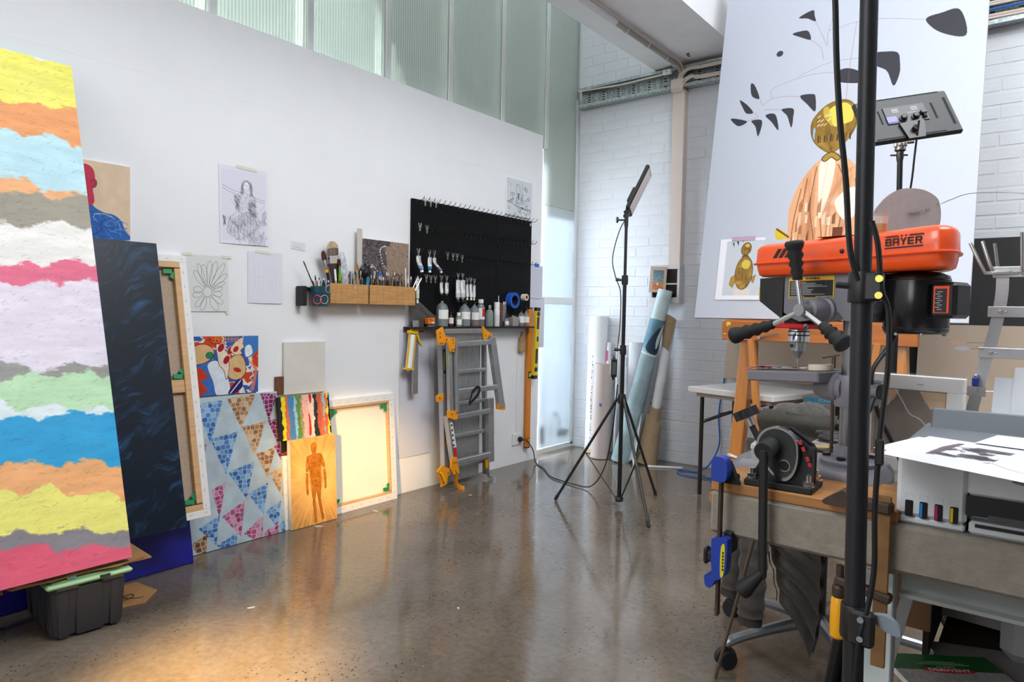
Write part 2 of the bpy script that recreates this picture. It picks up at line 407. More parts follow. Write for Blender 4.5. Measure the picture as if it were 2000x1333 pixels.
for y in JN:
    m = MB(); m.box((-3.424, y + .022, 3.76), (.010, .044, 2.28), b=.002); m.build('joint_strip', M_trimw, win_)
    m = MB(); m.box((-3.455, y + .022, 3.76), (.030, .042, 2.28)); m.build('stud', mat('stud_white', 'F4F6F2', .6), win_)
ye = [-2.0] + JN + [5.262]
for i in range(len(ye) - 1):
    m = MB(); y0 = ye[i] + (.062 if i else 0); y1 = ye[i + 1] - (.042 if i < len(ye) - 2 else 0); z0 = 2.06 if i == len(ye) - 2 else 2.5; m.box((-3.492, (y0 + y1) / 2, (z0 + 4.9) / 2), (.008, y1 - y0, 4.9 - z0)); m.build('outer_sheet', M_polyo, win_)
    if i < len(ye) - 2: m = MB(); m.box((-3.492, ye[i + 1] + .010, 3.7), (.006, .102, 2.4)); m.build('outer_strip', M_polys, win_)
m = MB(); m.box((-3.498, 5.0, 1.05), (.008, .52, 2.0)); m.build('outer_sheet', M_polyc, win_)
m = MB(); m.box((-3.428, 4.99, 1.335), (.022, .50, .062), b=.003); m.box((-3.428, 5.238, 1.6), (.016, .03, 3.1)); m.build('window_rail', M_trimw, win_)
m = MB(); m.box((-3.466, 4.80, .16), (.04, .07, .16), b=.006); m.box((-3.466, 5.12, .14), (.04, .16, .07), b=.006); m.build('sill_block', mat('grey_block', '8E9499', .6), win_)
m = MB(); m.tube(spline3([(-3.466, 4.92, .08), (-3.466, 4.94, .26), (-3.466, 5.02, .34), (-3.466, 5.07, .24), (-3.466, 5.05, .18)], 6), .011, 8); m.build('hose_loop', mat('pale_hose', 'C9CDD0', .5), win_)
# yard outside
m = MB(); m.box((-8.6, 2, -.06), (10, 16, .1)); struct(m.build('ground_outside', mat('yard_concrete', '9FA6AB', .8, var=.08)))

# back wall of painted brick
bk = MB(); bk.box((.6, WY + .06, 2.6), (8.1, .12, 5.3)); wb = struct(bk.build('wall_back', M_brick))
bm1 = MB(); bm1.box((0, 0, 0), (.228, .012, .074), b=.0035); me_brick = bm1.build('brick', mat('painted_brick_face', 'D8DBE0', .5, var=.03, vscale=5, bump=.16, bscale=70), wb); nb = 0
rest = MB()
def brick_at(x, z, x0, x1, proto=[True]):
    global nb
    if proto[0]: o = me_brick; proto[0] = False
    else: o = me_brick.copy(); COL.objects.link(o); o.parent = wb
    w = min(x + .12, x1) - max(x - .12, x0); o.scale = (max(.1, (w - .009) / .228), 1, 1)
    o.location = ((max(x - .12, x0) + min(x + .12, x1)) / 2, WY + .0035 + random.uniform(-.0012, .0012), z); nb += 1
def in_view(x, z):
    if -2.66 < x < -1.96 and z > 3.27: return False
    if 3.05 < z < 3.25: return False
    if x < -1.72: return z < 3.9 and (z < 3.27 or x < -2.6)
    return -.52 < x < .3 and 1.70 < z < 3.1
for r in range(46):
    z = .043 + r * .086
    for k in range(-1, 18):
        x = -3.42 + k * .24 + (.12 if r % 2 else 0)
        if x + .12 < -3.40 or x > .55: continue
        if in_view(x, z) and nb < 298: brick_at(x, z, -3.42, .6)
        else: rest.box((x, WY + .0035, z), (.231, .012, .077))
rest.build('brickwork', M_brick, wb, kind='stuff')

# remaining shell, behind and beside the photographer
m = MB(); m.box((4.65, -.7, 2.6), (.1, 12, 5.3)); struct(m.build('wall_right', M_white))
m = MB(); m.box((.6, -6.75, 2.6), (8.2, .1, 5.3)); struct(m.build('wall_rear', M_white))
m = MB(); m.box((-3.46, -3.6, 2.6), (.1, 6.3, 5.3)); struct(m.build('wall_left_rear', M_white))
m = MB(); m.box((.65, -.6, 5.15), (8.3, 12.2, .1)); struct(m.build('ceiling', M_ceil))

m = MB(); m.box((2.1, -2.9, 3.46), (4.9, 7.6, .14)); struct(m.build('shade_slab', M_ceil))  # unseen slab added to keep the roof light off the bench front
# boxed beam under the ceiling
m = MB(); m.box((-2.308, 2.2, 3.93), (.705, 6.16, 1.32)); sf = struct(m.build('trim_1', M_ceil))
m = MB(); m.box((-2.552, 2.2, 3.262), (.212, 6.14, .016), b=.003); m.build('beam_flange', mat('beam_paint', 'EDEEF0', .6, var=.02), sf)

# cable tray along the back wall
M_galv = mat('galvanised_steel', '8F9A9C', .42, .75, vscale=70, col2='C4CCCB', detail=2, bump=.06, bscale=120)
M_dark = mat('dark_slot', '2B2F30', .8)
ct = thing('cable_tray', 'long galvanised steel cable tray with slots along the top of the brick wall', 'cable tray', T(-1.0, 5.24, 3.15))
m = MB(); m.box((0, .02, 0), (4.8, .004, .17)); m.build('back_plate', M_galv, ct)
m = MB(); m.box((0, -.015, -.083), (4.8, .075, .004)); m.box((0, -.052, -.072), (4.8, .004, .026)); m.build('lower_flange', M_galv, ct)
m = MB(); m.box((0, -.015, .083), (4.8, .075, .004)); m.box((0, -.052, .075), (4.8, .004, .020)); m.build('upper_flange', M_galv, ct)
sl = MB(); rb = MB()
for i in range(31):
    x = -2.32 + i * .148
    for j in range(5): sl.box((x, .017, -.048 + j * .021), (.026, .003, .008))
    for d in (-.052, -.036, .036, .052): rb.box((x + d, .015, -.005), (.007, .008, .125))
sl.build('slot_openings', M_dark, ct, kind='stuff'); rb.build('pressed_ribs', M_galv, ct, kind='stuff')
M_cab = mat('beige_cable', 'D8C9BE', .5); M_cab2 = mat('grey_cable', 'B9B3AC', .5)
def cable(name, label, pts, r, m_, cat='cable', n=8, k=8, group=None):
    b = MB(); b.tube(spline3(pts, k), r, n); return tag(b.build(name, m_), label, cat, group)
cable('power_cable', 'beige cable lying in the cable tray from the corner to the white junction box', [(-3.39, 5.19, 3.213), (-3.2, 5.195, 3.205), (-2.95, 5.19, 3.19), (-2.75, 5.195, 3.197), (-2.62, 5.19, 3.198), (-2.56, 5.19, 3.203)], .008, M_cab)
for i, (dz, lab) in enumerate([(.050, 'uppermost beige cable running right along the tray from the trunking'), (.036, 'second beige cable from the top in the tray right of the trunking'), (-.030, 'third beige cable, low in the tray right of the trunking'), (-.046, 'lowest beige cable resting in the tray right of the trunking')]):
    zt = 3.15 + dz; q = random.random
    cable('power_cable', lab, [(-2.44 + i * .015, 5.185, 3.06), (-2.43 + i * .02, 5.18, 3.12 + dz * .4), (-2.36 + .02 * i, 5.18 - .006 * i, 3.16 + dz * .8), (-2.2, 5.18 - .004 * i, zt), (-1.6, 5.185, zt - .006 + .01 * q()), (-.9, 5.18, zt + .004), (0, 5.19, zt - .003), (.9, 5.19, zt)], .0085, M_cab)
cable('data_cable', 'bright blue data cable in the tray right of the big canvas', [(-1.4, 5.175, 3.155), (-.4, 5.172, 3.15), (.2, 5.18, 3.165), (.9, 5.18, 3.16)], .008, mat('blue_cable', '1C5FAE', .45))
cable('thin_wire', 'thin beige wire drooping from the tray left of the trunking', [(-2.72, 5.18, 3.075), (-2.66, 5.17, 3.09), (-2.58, 5.17, 3.112), (-2.50, 5.175, 3.11), (-2.46, 5.18, 3.10)], .004, M_cab2)
jb = MB(); jb.box((0, 0, 0), (.075, .035, .042), b=.006); jb_ = tag(jb.build('junction_box', mat('white_plastic', 'E8E8EA', .4), M=T(-2.525, 5.175, 3.205)), 'small white junction box with a screw on the cable tray', 'junction box')
m = MB(); m.cyl((0, -.019, 0), (0, -.017, 0), .005, n=10); m.build('screw', M_dark, jb_)
cd = MB(); cd.box((-2.437, 5.245, 2.348), (.105, .07, 1.424), b=.004); cd.box((-2.437, 5.176, 3.085), (.105, .016, .10), b=.003); cd.box((-2.437, 5.193, 3.048), (.105, .05, .022), b=.003); tag(cd.build('cable_trunking', mat('pinkish_trunking', 'DCCDC4', .5)), 'pinkish beige vertical cable trunking on the brick wall', 'trunking')
# conduit under the beam
pp = [(-2.437, .2, 3.236), (-2.425, 3.7, 3.232), (-2.42, 5.02, 3.228), (-2.415, 5.12, 3.222), (-2.417, 5.195, 3.19), (-2.425, 5.215, 3.13)]
pt = thing('conduit_pipe', 'grey conduit pipe strapped under the ceiling beam and bending down into the tray', 'pipe', T(0, 0, 0))
m = MB(); m.tube([pp[0], (-2.424, 4.15, 3.231)], .021, 14); m.build('pipe_sleeve', mat('white_pipe', 'DCDCDC', .45), pt, label='paler white pipe length')
m = MB(); m.tube([(-2.424, 4.14, 3.231)] + spline3(pp[2:], 6), .019, 14); m.build('pipe', mat('grey_pipe', '9F9B94', .5), pt)
m = MB(); m.tube([(-2.405, .2, 3.252), (-2.398, 4.2, 3.25), (-2.395, 5.05, 3.245)] + spline3([(-2.392, 5.12, 3.238), (-2.392, 5.18, 3.20), (-2.40, 5.19, 3.10)], 6), .0055, 6); m.build('strapped_cable', M_cab, pt)
for y in (4.30, 4.62, 4.93, 5.10):
    m = MB(); m.tube([(-2.424 + .024 * math.cos(a), y, 3.231 + .024 * math.sin(a)) for a in [math.radians(180 + 20 * k) for k in range(10)]], .003, 6); m.build('strap', mat('white_plastic', 'E8E8EA', .4), pt)
hk = MB(); hk.tube(spline3([(-2.30, 5.06, 3.27), (-2.30, 5.06, 3.255), (-2.29, 5.05, 3.245), (-2.28, 5.06, 3.248)], 5), .005, 6); hk.cyl((-2.30, 5.06, 3.262), (-2.30, 5.06, 3.27), .014, n=10); tag(hk.build('ceiling_hook', mat('rusty_hook', '6E6257', .6, .5)), 'small rusty hook in the ceiling beam above the trunking', 'hook')
# ---------------------------------------------------------------- paintings leaning along the left wall
def board(name, label, cat, M, w, h, th, face, side, group=None, parent=None):
    """origin: lower left corner of the back; painted face at z = th"""
    m = MB()
    v = [(0, 0, 0), (w, 0, 0), (w, h, 0), (0, h, 0), (0, 0, th), (w, 0, th), (w, h, th), (0, h, th)]
    m.add(v, [(3, 2, 1, 0), (0, 1, 5, 4), (1, 2, 6, 5), (2, 3, 7, 6), (3, 0, 4, 7)], 0); m.quad(w, h, th, mi=1)
    o = m.build(name, [side, face], parent, M, smooth=None)
    if label: tag(o, label, cat, group)
    return o
def at_front(x, z, deg, th):      # shift a lean frame so that its FRONT foot edge is at x, z
    a = math.radians(deg); return x - th * math.cos(a), z - th * math.sin(a)
M_edge = mat('raw_canvas_edge', 'E4DFD6', .8)
M_linen = mat('raw_linen', 'B5A08C', .9, var=.10, vscale=160, bump=.2, bscale=400, detail=2)
M_pine = mat('pine_bar', 'D3A878', .55, var=.12, vscale=4, stretch=(1, 14, 1))
M_gesso = mat('gessoed_canvas', 'E9E7E4', .7, var=.02, vscale=30)
M_key = mat('green_key', '12935A', .45)
M_paper = mat('white_paper', 'E6E5EE', .8)
M_tape = mat('masking_tape', 'DDDACB', .7)
M_mauve = mat('mauve_tape', '8E7684', .7)

# -- wide striped canvas
def paint_stripes():
    w, h = 900, 1449; a = canvas(w, h, 'F3F0EC')
    cols = ['8A867A', 'F4EC6C', 'EF9F63', 'BDE2EC', 'F2B17C', 'A09A8B', 'F0EDE8', 'E66E8C', 'E6DDEB', '9A9A95', 'BCE2B8', 'E2EFF4', '2FA2DA', 'F3B279', 'F1EC80', '8B878E', 'E2607B']
    Lb = [2.032, 1.838, 1.694, 1.521, 1.457, 1.331, 1.178, 1.098, .769, .731, .638, .565, .421, .307, .178, .111]
    Rb = [2.075, 1.857, 1.699, 1.493, 1.461, 1.359, 1.188, 1.100, .770, .722, .582, .570, .362, .257, .109, .041]
    X = np.linspace(-.15, 1.13, w); Y = np.linspace(2.06, 0, h)[:, None]
    k = np.clip((X - .80) / .33, -1.5, 1)
    for i in range(1, len(cols)):
        base = Lb[i - 1] + (Rb[i - 1] - Lb[i - 1]) * (k if i != 1 else np.clip(k * 6, -6, 1))
        n = warp(vnoise(w, h, 5, 12, 5, 100 + i) * .085, w, h, 60, 900 + i, 10, 30) + vnoise(w, h, 50, 160, 3, 300 + i) * .03
        saw = (X * (5.3 + .4 * (i % 3)) + i * .37 + .35 * vnoise(w, h, 6, 2, 3, 700 + i)) % 1; tri = .030 * (np.where(saw < .72, saw / .72, (1 - saw) / .28) - .5)
        edge = base + n + tri; m = np.clip((edge - Y) / .010, 0, 1)[..., None]
        shade = 1 + vnoise(w, h, 12, 90, 4, 500 + i)[..., None] * .14
        a = a * (1 - m) + np.clip(hexc(cols[i]) * shade, 0, 1) * m
    mott = vnoise(w, h, 7, 9, 4, 77)[..., None]; a = np.clip(a + np.clip(mott, 0, 1) * .18 * (1 - a), 0, 1)
    r = np.random.default_rng(5)
    for i in range(6200):
        x, y = r.random() * w, r.random() * h; ln = 5 + r.random() * 13; an = r.normal(.25, .35); c = a[int(y), int(x)] * (.86 if r.random() < .88 else .6)
        line(a, [(x - math.cos(an) * ln / 2, y + math.sin(an) * ln / 2), (x, y + r.normal(0, 1.5)), (x + math.cos(an) * ln / 2, y - math.sin(an) * ln / 2)], .3 + r.random() * .5, c, .45)
    return a
x_, z_ = at_front(-2.735, .252, 16.1, .035)
board('striped_painting', 'very large canvas painted in soft horizontal bands of many colours', 'painting', LWL(x_, -.15, z_, 16.1), 1.28, 2.06, .035, picmat('striped_picture', paint_stripes(), .5), mat('green_canvas_edge', '4E8F73', .7))

# -- bust with a red head
def paint_bust():
    w, h = 360, 340; a = canvas(w, h, 'E4C9AC'); n = vnoise(w, h, 5, 3, 4, 3)[..., None]; a = a * (1 + n * .16)
    sh = smoothp([(60, 205), (120, 195), (185, 178), (214, 205), (250, 222), (290, 228), (320, 250), (335, 290), (345, 338), (60, 338)], 8, True)
    fill(a, sh, '2E66B4'); head = smoothp([(120, 40), (165, 18), (200, 28), (213, 60), (212, 100), (205, 125), (205, 190), (120, 200)], 8, True)
    fill(a, head, 'C9304F'); fill(a, ellp(208, 98, 13, 20, 10), 'C23050'); line(a, ellp(208, 98, 12, 19, 10), 1.5, '8E1C38'); line(a, smoothp([(206, 86), (214, 96), (206, 108)], 5), 1.5, '8E1C38')
    r = np.random.default_rng(2)
    for i in range(150):
        x, y = 80 + r.random() * 250, 215 + r.random() * 120
        if poly_has(sh, x, y): line(a, [(x, y), (x + r.normal(14, 12), y + r.normal(10, 14))], 1 + 2 * r.random(), ['1F4C93', '5C8FD2', '8FB4E2', '274F9B'][i % 4], .55)
    line(a, smoothp([(285, 238), (240, 262), (235, 300), (200, 330)], 6), 2, '1B4383', .8)
    line(a, smoothp([(210, 232), (250, 228), (285, 240)], 6), 1.5, 'D5E2F2', .8)
    for i in range(60):
        x, y = 130 + r.random() * 75, 25 + r.random() * 160; line(a, [(x, y), (x + r.normal(0, 5), y + 8)], 1.2, ['A9203F', 'DB5A72', 'B5294A'][i % 3], .4)
    return a
def poly_has(p, x, y):
    c = False; n = len(p)
    for i in range(n):
        (xa, ya), (xb, yb) = p[i], p[(i + 1) % n]
        if (ya > y) != (yb > y) and x < (xb - xa) * (y - ya) / (yb - ya) + xa: c = not c
    return c
board('bust_painting', 'small beige painting of a red head on blue shoulders behind the striped canvas', 'painting', LW(1.015, 1.516, .002), .36, .338, .014, picmat('bust_picture', paint_bust(), .5), M_edge)

# -- tall navy canvas, ultramarine canvas below
def paint_navy():
    w, h = 420, 1000; a = canvas(w, h, '0A1828'); n = vnoise(w, h, 5, 10, 5, 21); Yi, Xi = np.mgrid[0:h, 0:w]; big = vnoise(1500, 1500, 150, 26, 4, 22); u_ = (Xi * .62 - Yi * .40 + 500 + 90 * vnoise(w, h, 4, 8, 3, 5)).astype(int) % 1500; v_ = (Xi * .40 + Yi * .62 + 60 * vnoise(w, h, 5, 9, 3, 6)).astype(int) % 1500
    st = big[u_, v_]; k = np.clip(st * 2.3 + n * 1.3 - .06, 0, 1)[..., None]; return a * (1 - k) + hexc('27557E') * k
x_, z_ = at_front(-2.99, .236, 13.1, .03)
board('navy_painting', 'tall dark navy blue canvas with cloudy brushwork', 'painting', LWL(x_, .93, z_, 13.1), .54, 1.31, .03, picmat('navy_picture', paint_navy(), .35), mat('dark_red_edge', '3A1620', .7))
M_ultra = mat('ultramarine', '0A0A8C', .4, col2='06066A', vscale=5)
x_, z_ = at_front(-3.15, .003, 12, .03)
m = MB(); m.box((.65, .40, .015), (1.28, .80, .03), b=.002); tag(m.build('ultramarine_painting', M_ultra, M=LWL(x_, .29, z_, 12)), 'deep ultramarine canvas on the floor below the navy one', 'painting')

# -- canvas backs
def canvas_back(name, label, M, w, h, bar, depth, sheet, keys, fold=.5, cross=None, group=None, wood=M_pine):
    t = thing(name, label, 'canvas', M, group)
    m = MB(); m.box((w / 2, h / 2, .002), (w, h, .004)); m.build('canvas_sheet', sheet, t)
    for (x0, y0, x1, y1) in ((0, 0, w, bar), (0, h - bar, w, h), (0, bar, bar, h - bar), (w - bar, bar, w, h - bar)):
        m = MB(); m.box(((x0 + x1) / 2, (y0 + y1) / 2, depth / 2 + .002), (x1 - x0 - .004, y1 - y0 - .004, depth - .006), b=.002); m.build('stretcher_bar', wood, t)
    f = bar * fold
    m = MB()
    for (x0, y0, x1, y1) in ((-.002, -.002, w + .002, f), (-.002, h - f, w + .002, h + .002), (-.002, f, f, h - f), (w - f, f, w + .002, h - f)):
        m.box(((x0 + x1) / 2, (y0 + y1) / 2, depth / 2), (x1 - x0, y1 - y0, depth), b=.0015)
    m.build('folded_canvas_edge', M_gesso, t)
    m = MB(); r = random.Random(3)
    for i in range(int(h / .07)): m.box((w - f * .55, .05 + i * .07, depth + .0006), (.0018, .012, .001)); m.box((f * .55, .05 + i * .07, depth + .0006), (.0018, .012, .001))
    for i in range(int(w / .07)): m.box((.05 + i * .07, h - f * .55, depth + .0006), (.012, .0018, .001)); m.box((.05 + i * .07, f * .55, depth + .0006), (.012, .0018, .001))
    m.build('staples', mat('staple_steel', 'A9A49C', .4, .8), t, kind='stuff')
    if cross: m = MB(); m.box((w / 2, cross, depth * .45), (w - 2 * bar + .01, .062, depth * .6), b=.003); m.build('crossbar', wood, t)
    for kx, ky, sx, sy in keys:
        for j, rot in enumerate((8, 62)):
            x = kx; y = ky; a = math.radians(rot)
            pts = [(0, 0), (.042, -.003), (.046, .017), (.004, .022)] if j == 0 else [(.002, .012), (.040, .004), (.044, .024), (.006, .030)]
            m = MB(); m.prism([(x + sx * (p[0] * math.cos(a) - p[1] * math.sin(a)), y + sy * (p[0] * math.sin(a) + p[1] * math.cos(a))) for p in pts], depth * .5, depth * .72); m.build('corner_key', M_key, t)
    return t
x_, z_ = at_front(-3.07, .238, 11.3, .032)
canvas_back('linen_canvas', 'tall raw linen canvas seen from the back with crossbar and green keys', LWL(x_, .85, z_, 11.3), .77, 1.252, .062, .032, M_linen, [(.77 - .066, 1.252 - .066, -1, -1), (.77 - .066, .066, -1, 1), (.77 - .064, .655, -1, 1)], .52, .62)
x_, z_ = at_front(-3.277, .002, 4.0, .028)
canvas_back('white_canvas', 'square white canvas seen from the back with green corner keys', LWL(x_, 2.43, z_, 4.0), .552, .682, .058, .028, mat('cream_canvas', 'F4EBDC', .75), [(.552 - .062, .682 - .062, -1, -1), (.552 - .062, .062, -1, 1), (.062, .062, 1, 1), (.062, .682 - .062, 1, -1)], .72)
x_, z_ = at_front(-3.246, .002, 3.2, .024)
canvas_back('small_canvas', 'small canvas back standing on the floor behind the mannequin painting', LWL(x_, 2.136, z_, 3.2), .28, .405, .045, .024, mat('brown_canvas', '7A6350', .8), [(.05, .33, 1, -1)], .55)
def paint_redblack():
    a = canvas(160, 180, 'B8431F'); fill(a, smoothp([(0, 60), (40, 50), (70, 90), (40, 150), (0, 170)], 6, True), '2B2A2C'); fill(a, ellp(60, 40, 30, 24), 'D98A3C'); return a
board('red_black_painting', 'little red and black painting mostly hidden behind the vertical stripes painting', 'painting', LWL(-3.313, 2.136, .411, 2.4), .28, .315, .022, picmat('red_black_picture', paint_redblack()), M_gesso)

# -- mosaic triangles
def paint_mosaic():
    w, h = 560, 820; a = canvas(w, h, 'B4C4CB'); n = vnoise(w, h, 8, 10, 5, 31)[..., None]; a = a * (1 + n * .22)
    T_ = []; B = [('3F74B6', '6E9CCB', '2F5FA3')]; 
    pal = {'b': ['4A7FBE', '6B9ACB', '3566A8', '8FB2D6'], 'o': ['B07C45', 'C99A66', '9A6432', 'D2AE84'], 'p': ['8A1B5E', '6F154C', 'A8347A', '7B1F55'], 'k': ['B84E7C', 'C9749A', 'A93A63', 'D592AF'], 'n': ['8A5A2A', 'A8743E', '6F4520', 'B98B55']}
    tris = [('b', (85, 30), (235, 22), (150, 255)), ('o', (255, 15), (430, 5), (330, 195)), ('p', (455, 5), (560, 12), (500, 175)),
            ('b', (150, 225), (310, 205), (225, 435)), ('o', (330, 180), (480, 168), (400, 360)), ('p', (490, 165), (575, 160), (555, 330)),
            ('b', (235, 420), (395, 385), (335, 590)), ('o', (405, 345), (530, 325), (470, 500)), ('p', (520, 320), (575, 300), (580, 450)),
            ('k', (140, 500), (225, 470), (175, 660)), ('b', (345, 560), (470, 520), (430, 700)), ('o', (480, 470), (575, 440), (540, 600)),
            ('k', (190, 655), (325, 590), (290, 790)), ('b', (440, 680), (545, 640), (510, 800)), ('o', (545, 590), (590, 560), (590, 700)),
            ('k', (305, 775), (430, 700), (410, 860)), ('b', (60, 690), (180, 640), (150, 800)), ('b', (515, 780), (575, 740), (570, 860)), ('b', (150, 800), (270, 760), (250, 900)), ('n', (20, 760), (110, 720), (80, 900)), ('k', (60, 270), (130, 250), (100, 390)), ('k', (420, 800), (520, 760), (500, 900))]
    r = np.random.default_rng(9); Y, X = np.mgrid[0:h, 0:w]
    for key, A, Bp, Cp in tris:
        g_ = ((A[0] + Bp[0] + Cp[0]) / 3, (A[1] + Bp[1] + Cp[1]) / 3); A, Bp, Cp = [(g_[0] + (p[0] - g_[0]) * 0.98, g_[1] + (p[1] - g_[1]) * 0.98) for p in (A, Bp, Cp)]
        sl = poly_mask(w, h, [A, Bp, Cp])
        if sl is None: continue
        sy, sx, ms = sl; xs = X[sy, sx]; ys = Y[sy, sx]; seeds = []
        x0, y0, x1, y1 = min(A[0], Bp[0], Cp[0]), min(A[1], Bp[1], Cp[1]), max(A[0], Bp[0], Cp[0]), max(A[1], Bp[1], Cp[1])
        yy = y0
        while yy < y1 + 20:
            xx = x0 + r.random() * 14
            while xx < x1 + 20: seeds.append((xx + r.normal(0, 3), yy + r.normal(0, 3))); xx += 24 + r.random() * 8
            yy += 25
        sd = np.array(seeds); d = (xs[..., None] - sd[:, 0]) ** 2 + (ys[..., None] - sd[:, 1]) ** 2; o = np.argsort(d, axis=-1)[..., :2]
        d1 = np.take_along_axis(d, o, -1); gap = np.sqrt(d1[..., 1]) - np.sqrt(d1[..., 0]); idx = o[..., 0]
        cin = np.array([ms[min(max(int(s[1] - sy.start), 0), ms.shape[0] - 1), min(max(int(s[0] - sx.start), 0), ms.shape[1] - 1)] for s in seeds])
        ci = r.integers(0, 4, len(seeds)); pc = np.array([hexc(c) for c in pal[key]])[ci]
        k = ms & (gap > 3.0); v = a[sy, sx]; v[k] = pc[idx][k] * (1 + .12 * n[sy, sx][k]); a[sy, sx] = v
    return a
x_, z_ = at_front(-3.236, .003, 7.0, .022)
board('mosaic_painting', 'pale blue canvas patterned with mosaic triangles in blue, ochre and pink', 'painting', LWL(x_, 1.595, z_, 7.0), .537, .766, .022, picmat('mosaic_picture', paint_mosaic(), .5), M_edge)

# -- red and blue lobster-like swirls
def paint_swirl():
    w, h = 420, 310; a = canvas(w, h, 'C9451F'); n = warp(vnoise(w, h, 5, 4, 4, 41), w, h, 60, 8)
    for lo, hi, c in ((.05, .12, 'E8DCCB'), (.12, .3, '2C5FAE'), (-.14, -.09, 'B02418'), (-.3, -.14, 'D8581F')): a[(n > lo) & (n < hi)] = hexc(c)
    fill(a, smoothp([(0, 300), (70, 190), (130, 130), (190, 170), (250, 240), (230, 310), (60, 310)], 8, True), '3A6DB8'); fill(a, smoothp([(140, 150), (190, 130), (240, 200), (260, 310), (190, 310), (170, 240)], 8, True), 'DCE4EE')
    for ctr, rr in (((95, 205), 44), ((100, 275), 38)): fill(a, smoothp([(ctr[0] + rr * (1 + .35 * math.sin(5 * t)) * math.cos(t), ctr[1] + rr * .8 * (1 + .3 * math.cos(4 * t)) * math.sin(t)) for t in np.linspace(0, 6.2, 22)], 3, True), 'C23B1C')
    body = smoothp([(40, 70), (110, 38), (165, 60), (170, 105), (110, 140), (50, 135)], 8, True); fill(a, body, 'D9B27E'); line(a, body + body[:1], 1.6, '7A1A14')
    b2 = smoothp([(235, 150), (300, 95), (340, 130), (345, 200), (300, 235), (250, 215)], 8, True); fill(a, b2, 'D8B380'); line(a, b2 + b2[:1], 1.6, '7A1A14')
    fill(a, ellp(150, 98, 20, 17), '1F8A5B'); line(a, ellp(150, 98, 20, 17), 1.2, '123F2B')
    wing = smoothp([(185, 40), (225, 60), (250, 110), (255, 170), (240, 230), (225, 180), (200, 150), (190, 100)], 8, True); fill(a, wing, 'E3D6C0'); line(a, wing + wing[:1], 1.4, '7A1A14')
    for x, y in ((210, 60), (262, 75), (240, 125)): fill(a, ellp(x, y, 17, 25, 30), 'A01B22'); line(a, ellp(x, y, 17, 25, 30), 1.3, 'F0E4D2')
    w2 = smoothp([(260, 70), (300, 20), (345, 5), (330, 40), (345, 55), (320, 75), (325, 95), (290, 100)], 8, True); fill(a, w2, 'E6CFA8'); line(a, w2 + w2[:1], 1.3, '7A1A14'); fill(a, ellp(292, 70, 13, 18, 40), 'B3202A')
    fill(a, smoothp([(340, 0), (420, 0), (420, 70), (380, 110), (345, 115), (335, 60)], 8, True), '3E78BE'); fill(a, smoothp([(345, 60), (375, 50), (385, 95), (350, 112)], 8, True), 'E4E8EA')
    for i in range(16): x = 170 + (i % 8) * 18; y = 8 + (i // 8) * 14; line(a, ellp(x, y, 9, 8), 1.2, 'E08A2A')
    fill(a, smoothp([(250, 300), (300, 235), (330, 240), (325, 280), (280, 310)], 8, True), '28206A'); line(a, [(262, 305), (318, 240)], 3, 'E6DED0')
    for i in range(5): line(a, smoothp([(360 + 8 * i, 130 + 6 * i), (400 + 3 * i, 190), (370 + 6 * i, 300)], 6), 2.2, ['E0603A', 'F09A80'][i % 2], .8)
    fill(a, ellp(300, 182, 22, 12, 20), 'B52E1C'); return a * (1 + vnoise(w, h, 30, 20, 3, 5)[..., None] * .14)
board('swirling_painting', 'red, blue and cream swirling painting standing on top of the mosaic canvas', 'painting', LW(1.60, .769, .003), .42, .302, .017, picmat('swirl_picture', paint_swirl(), .4), mat('dark_blue_edge', '20304A', .7))

# -- blank, brown block, vertical stripes, mannequin
m_bl = mat('unpainted_primed_canvas', 'DAD6CE', .85, var=.05, vscale=6, bump=.05, bscale=300)
m = MB(); m.box((.1365, .148, .010), (.273, .296, .019), b=.002); tag(m.build('blank_canvas', m_bl, M=LW(2.178, .737, .002)), 'blank pale canvas standing on top of the vertical stripes painting', 'canvas')
m = MB(); m.box((.024, .05, .010), (.048, .10, .018), b=.002); m2 = m.build('wood_block', mat('dark_brown_wood', '6B4327', .6, var=.25, vscale=12, stretch=(6, 1, 1)), M=LW(2.128, .742, .002)); tag(m2, 'small dark brown wood offcut beside the blank canvas', 'wood block')
def paint_vstripes():
    w, h = 340, 250; cols = ['221E1F', 'D8CC1E', 'C66A4A', '4B7FB0', '8FB9CE', '5C8745', 'A0906A', 'E3AFA0', 'E9C2B6', 'D9D0C0', '2E2C2D', 'B95A3C', 'C86A42', '8DB0C2', 'CF5F4A', 'DED21F', '171516']
    bx = [0, 22, 42, 66, 98, 116, 142, 156, 190, 212, 228, 254, 274, 292, 304, 318, 332]; a = canvas(w, h, cols[0]); X = np.arange(w)[None, :] * np.ones((h, 1))
    for i in range(1, 17):
        e = bx[i] + (vnoise(w, h, 2, 7, 4, 60 + i) * 26 + vnoise(w, h, 2, 40, 2, 90 + i) * 5)[:, :1]; k = X > e; a[k] = hexc(cols[i])
    fill(a, smoothp([(192, 110), (202, 130), (206, 200), (200, 240), (188, 235), (192, 170)], 6, True), 'C2232F'); fill(a, smoothp([(200, 5), (218, 2), (216, 45), (206, 50)], 6, True), 'C2232F')
    return a * (1 + vnoise(w, h, 60, 60, 2, 8)[..., None] * .25)
x_, z_ = at_front(-3.253, .497, 8, .02)
board('stripes_painting', 'small painting of wavy vertical stripes in many colours above the mannequin', 'painting', LWL(x_, 2.108, z_, 8), .336, .240, .02, picmat('stripes_picture', paint_vstripes(), .5), mat('black_edge', '1A1718', .7))
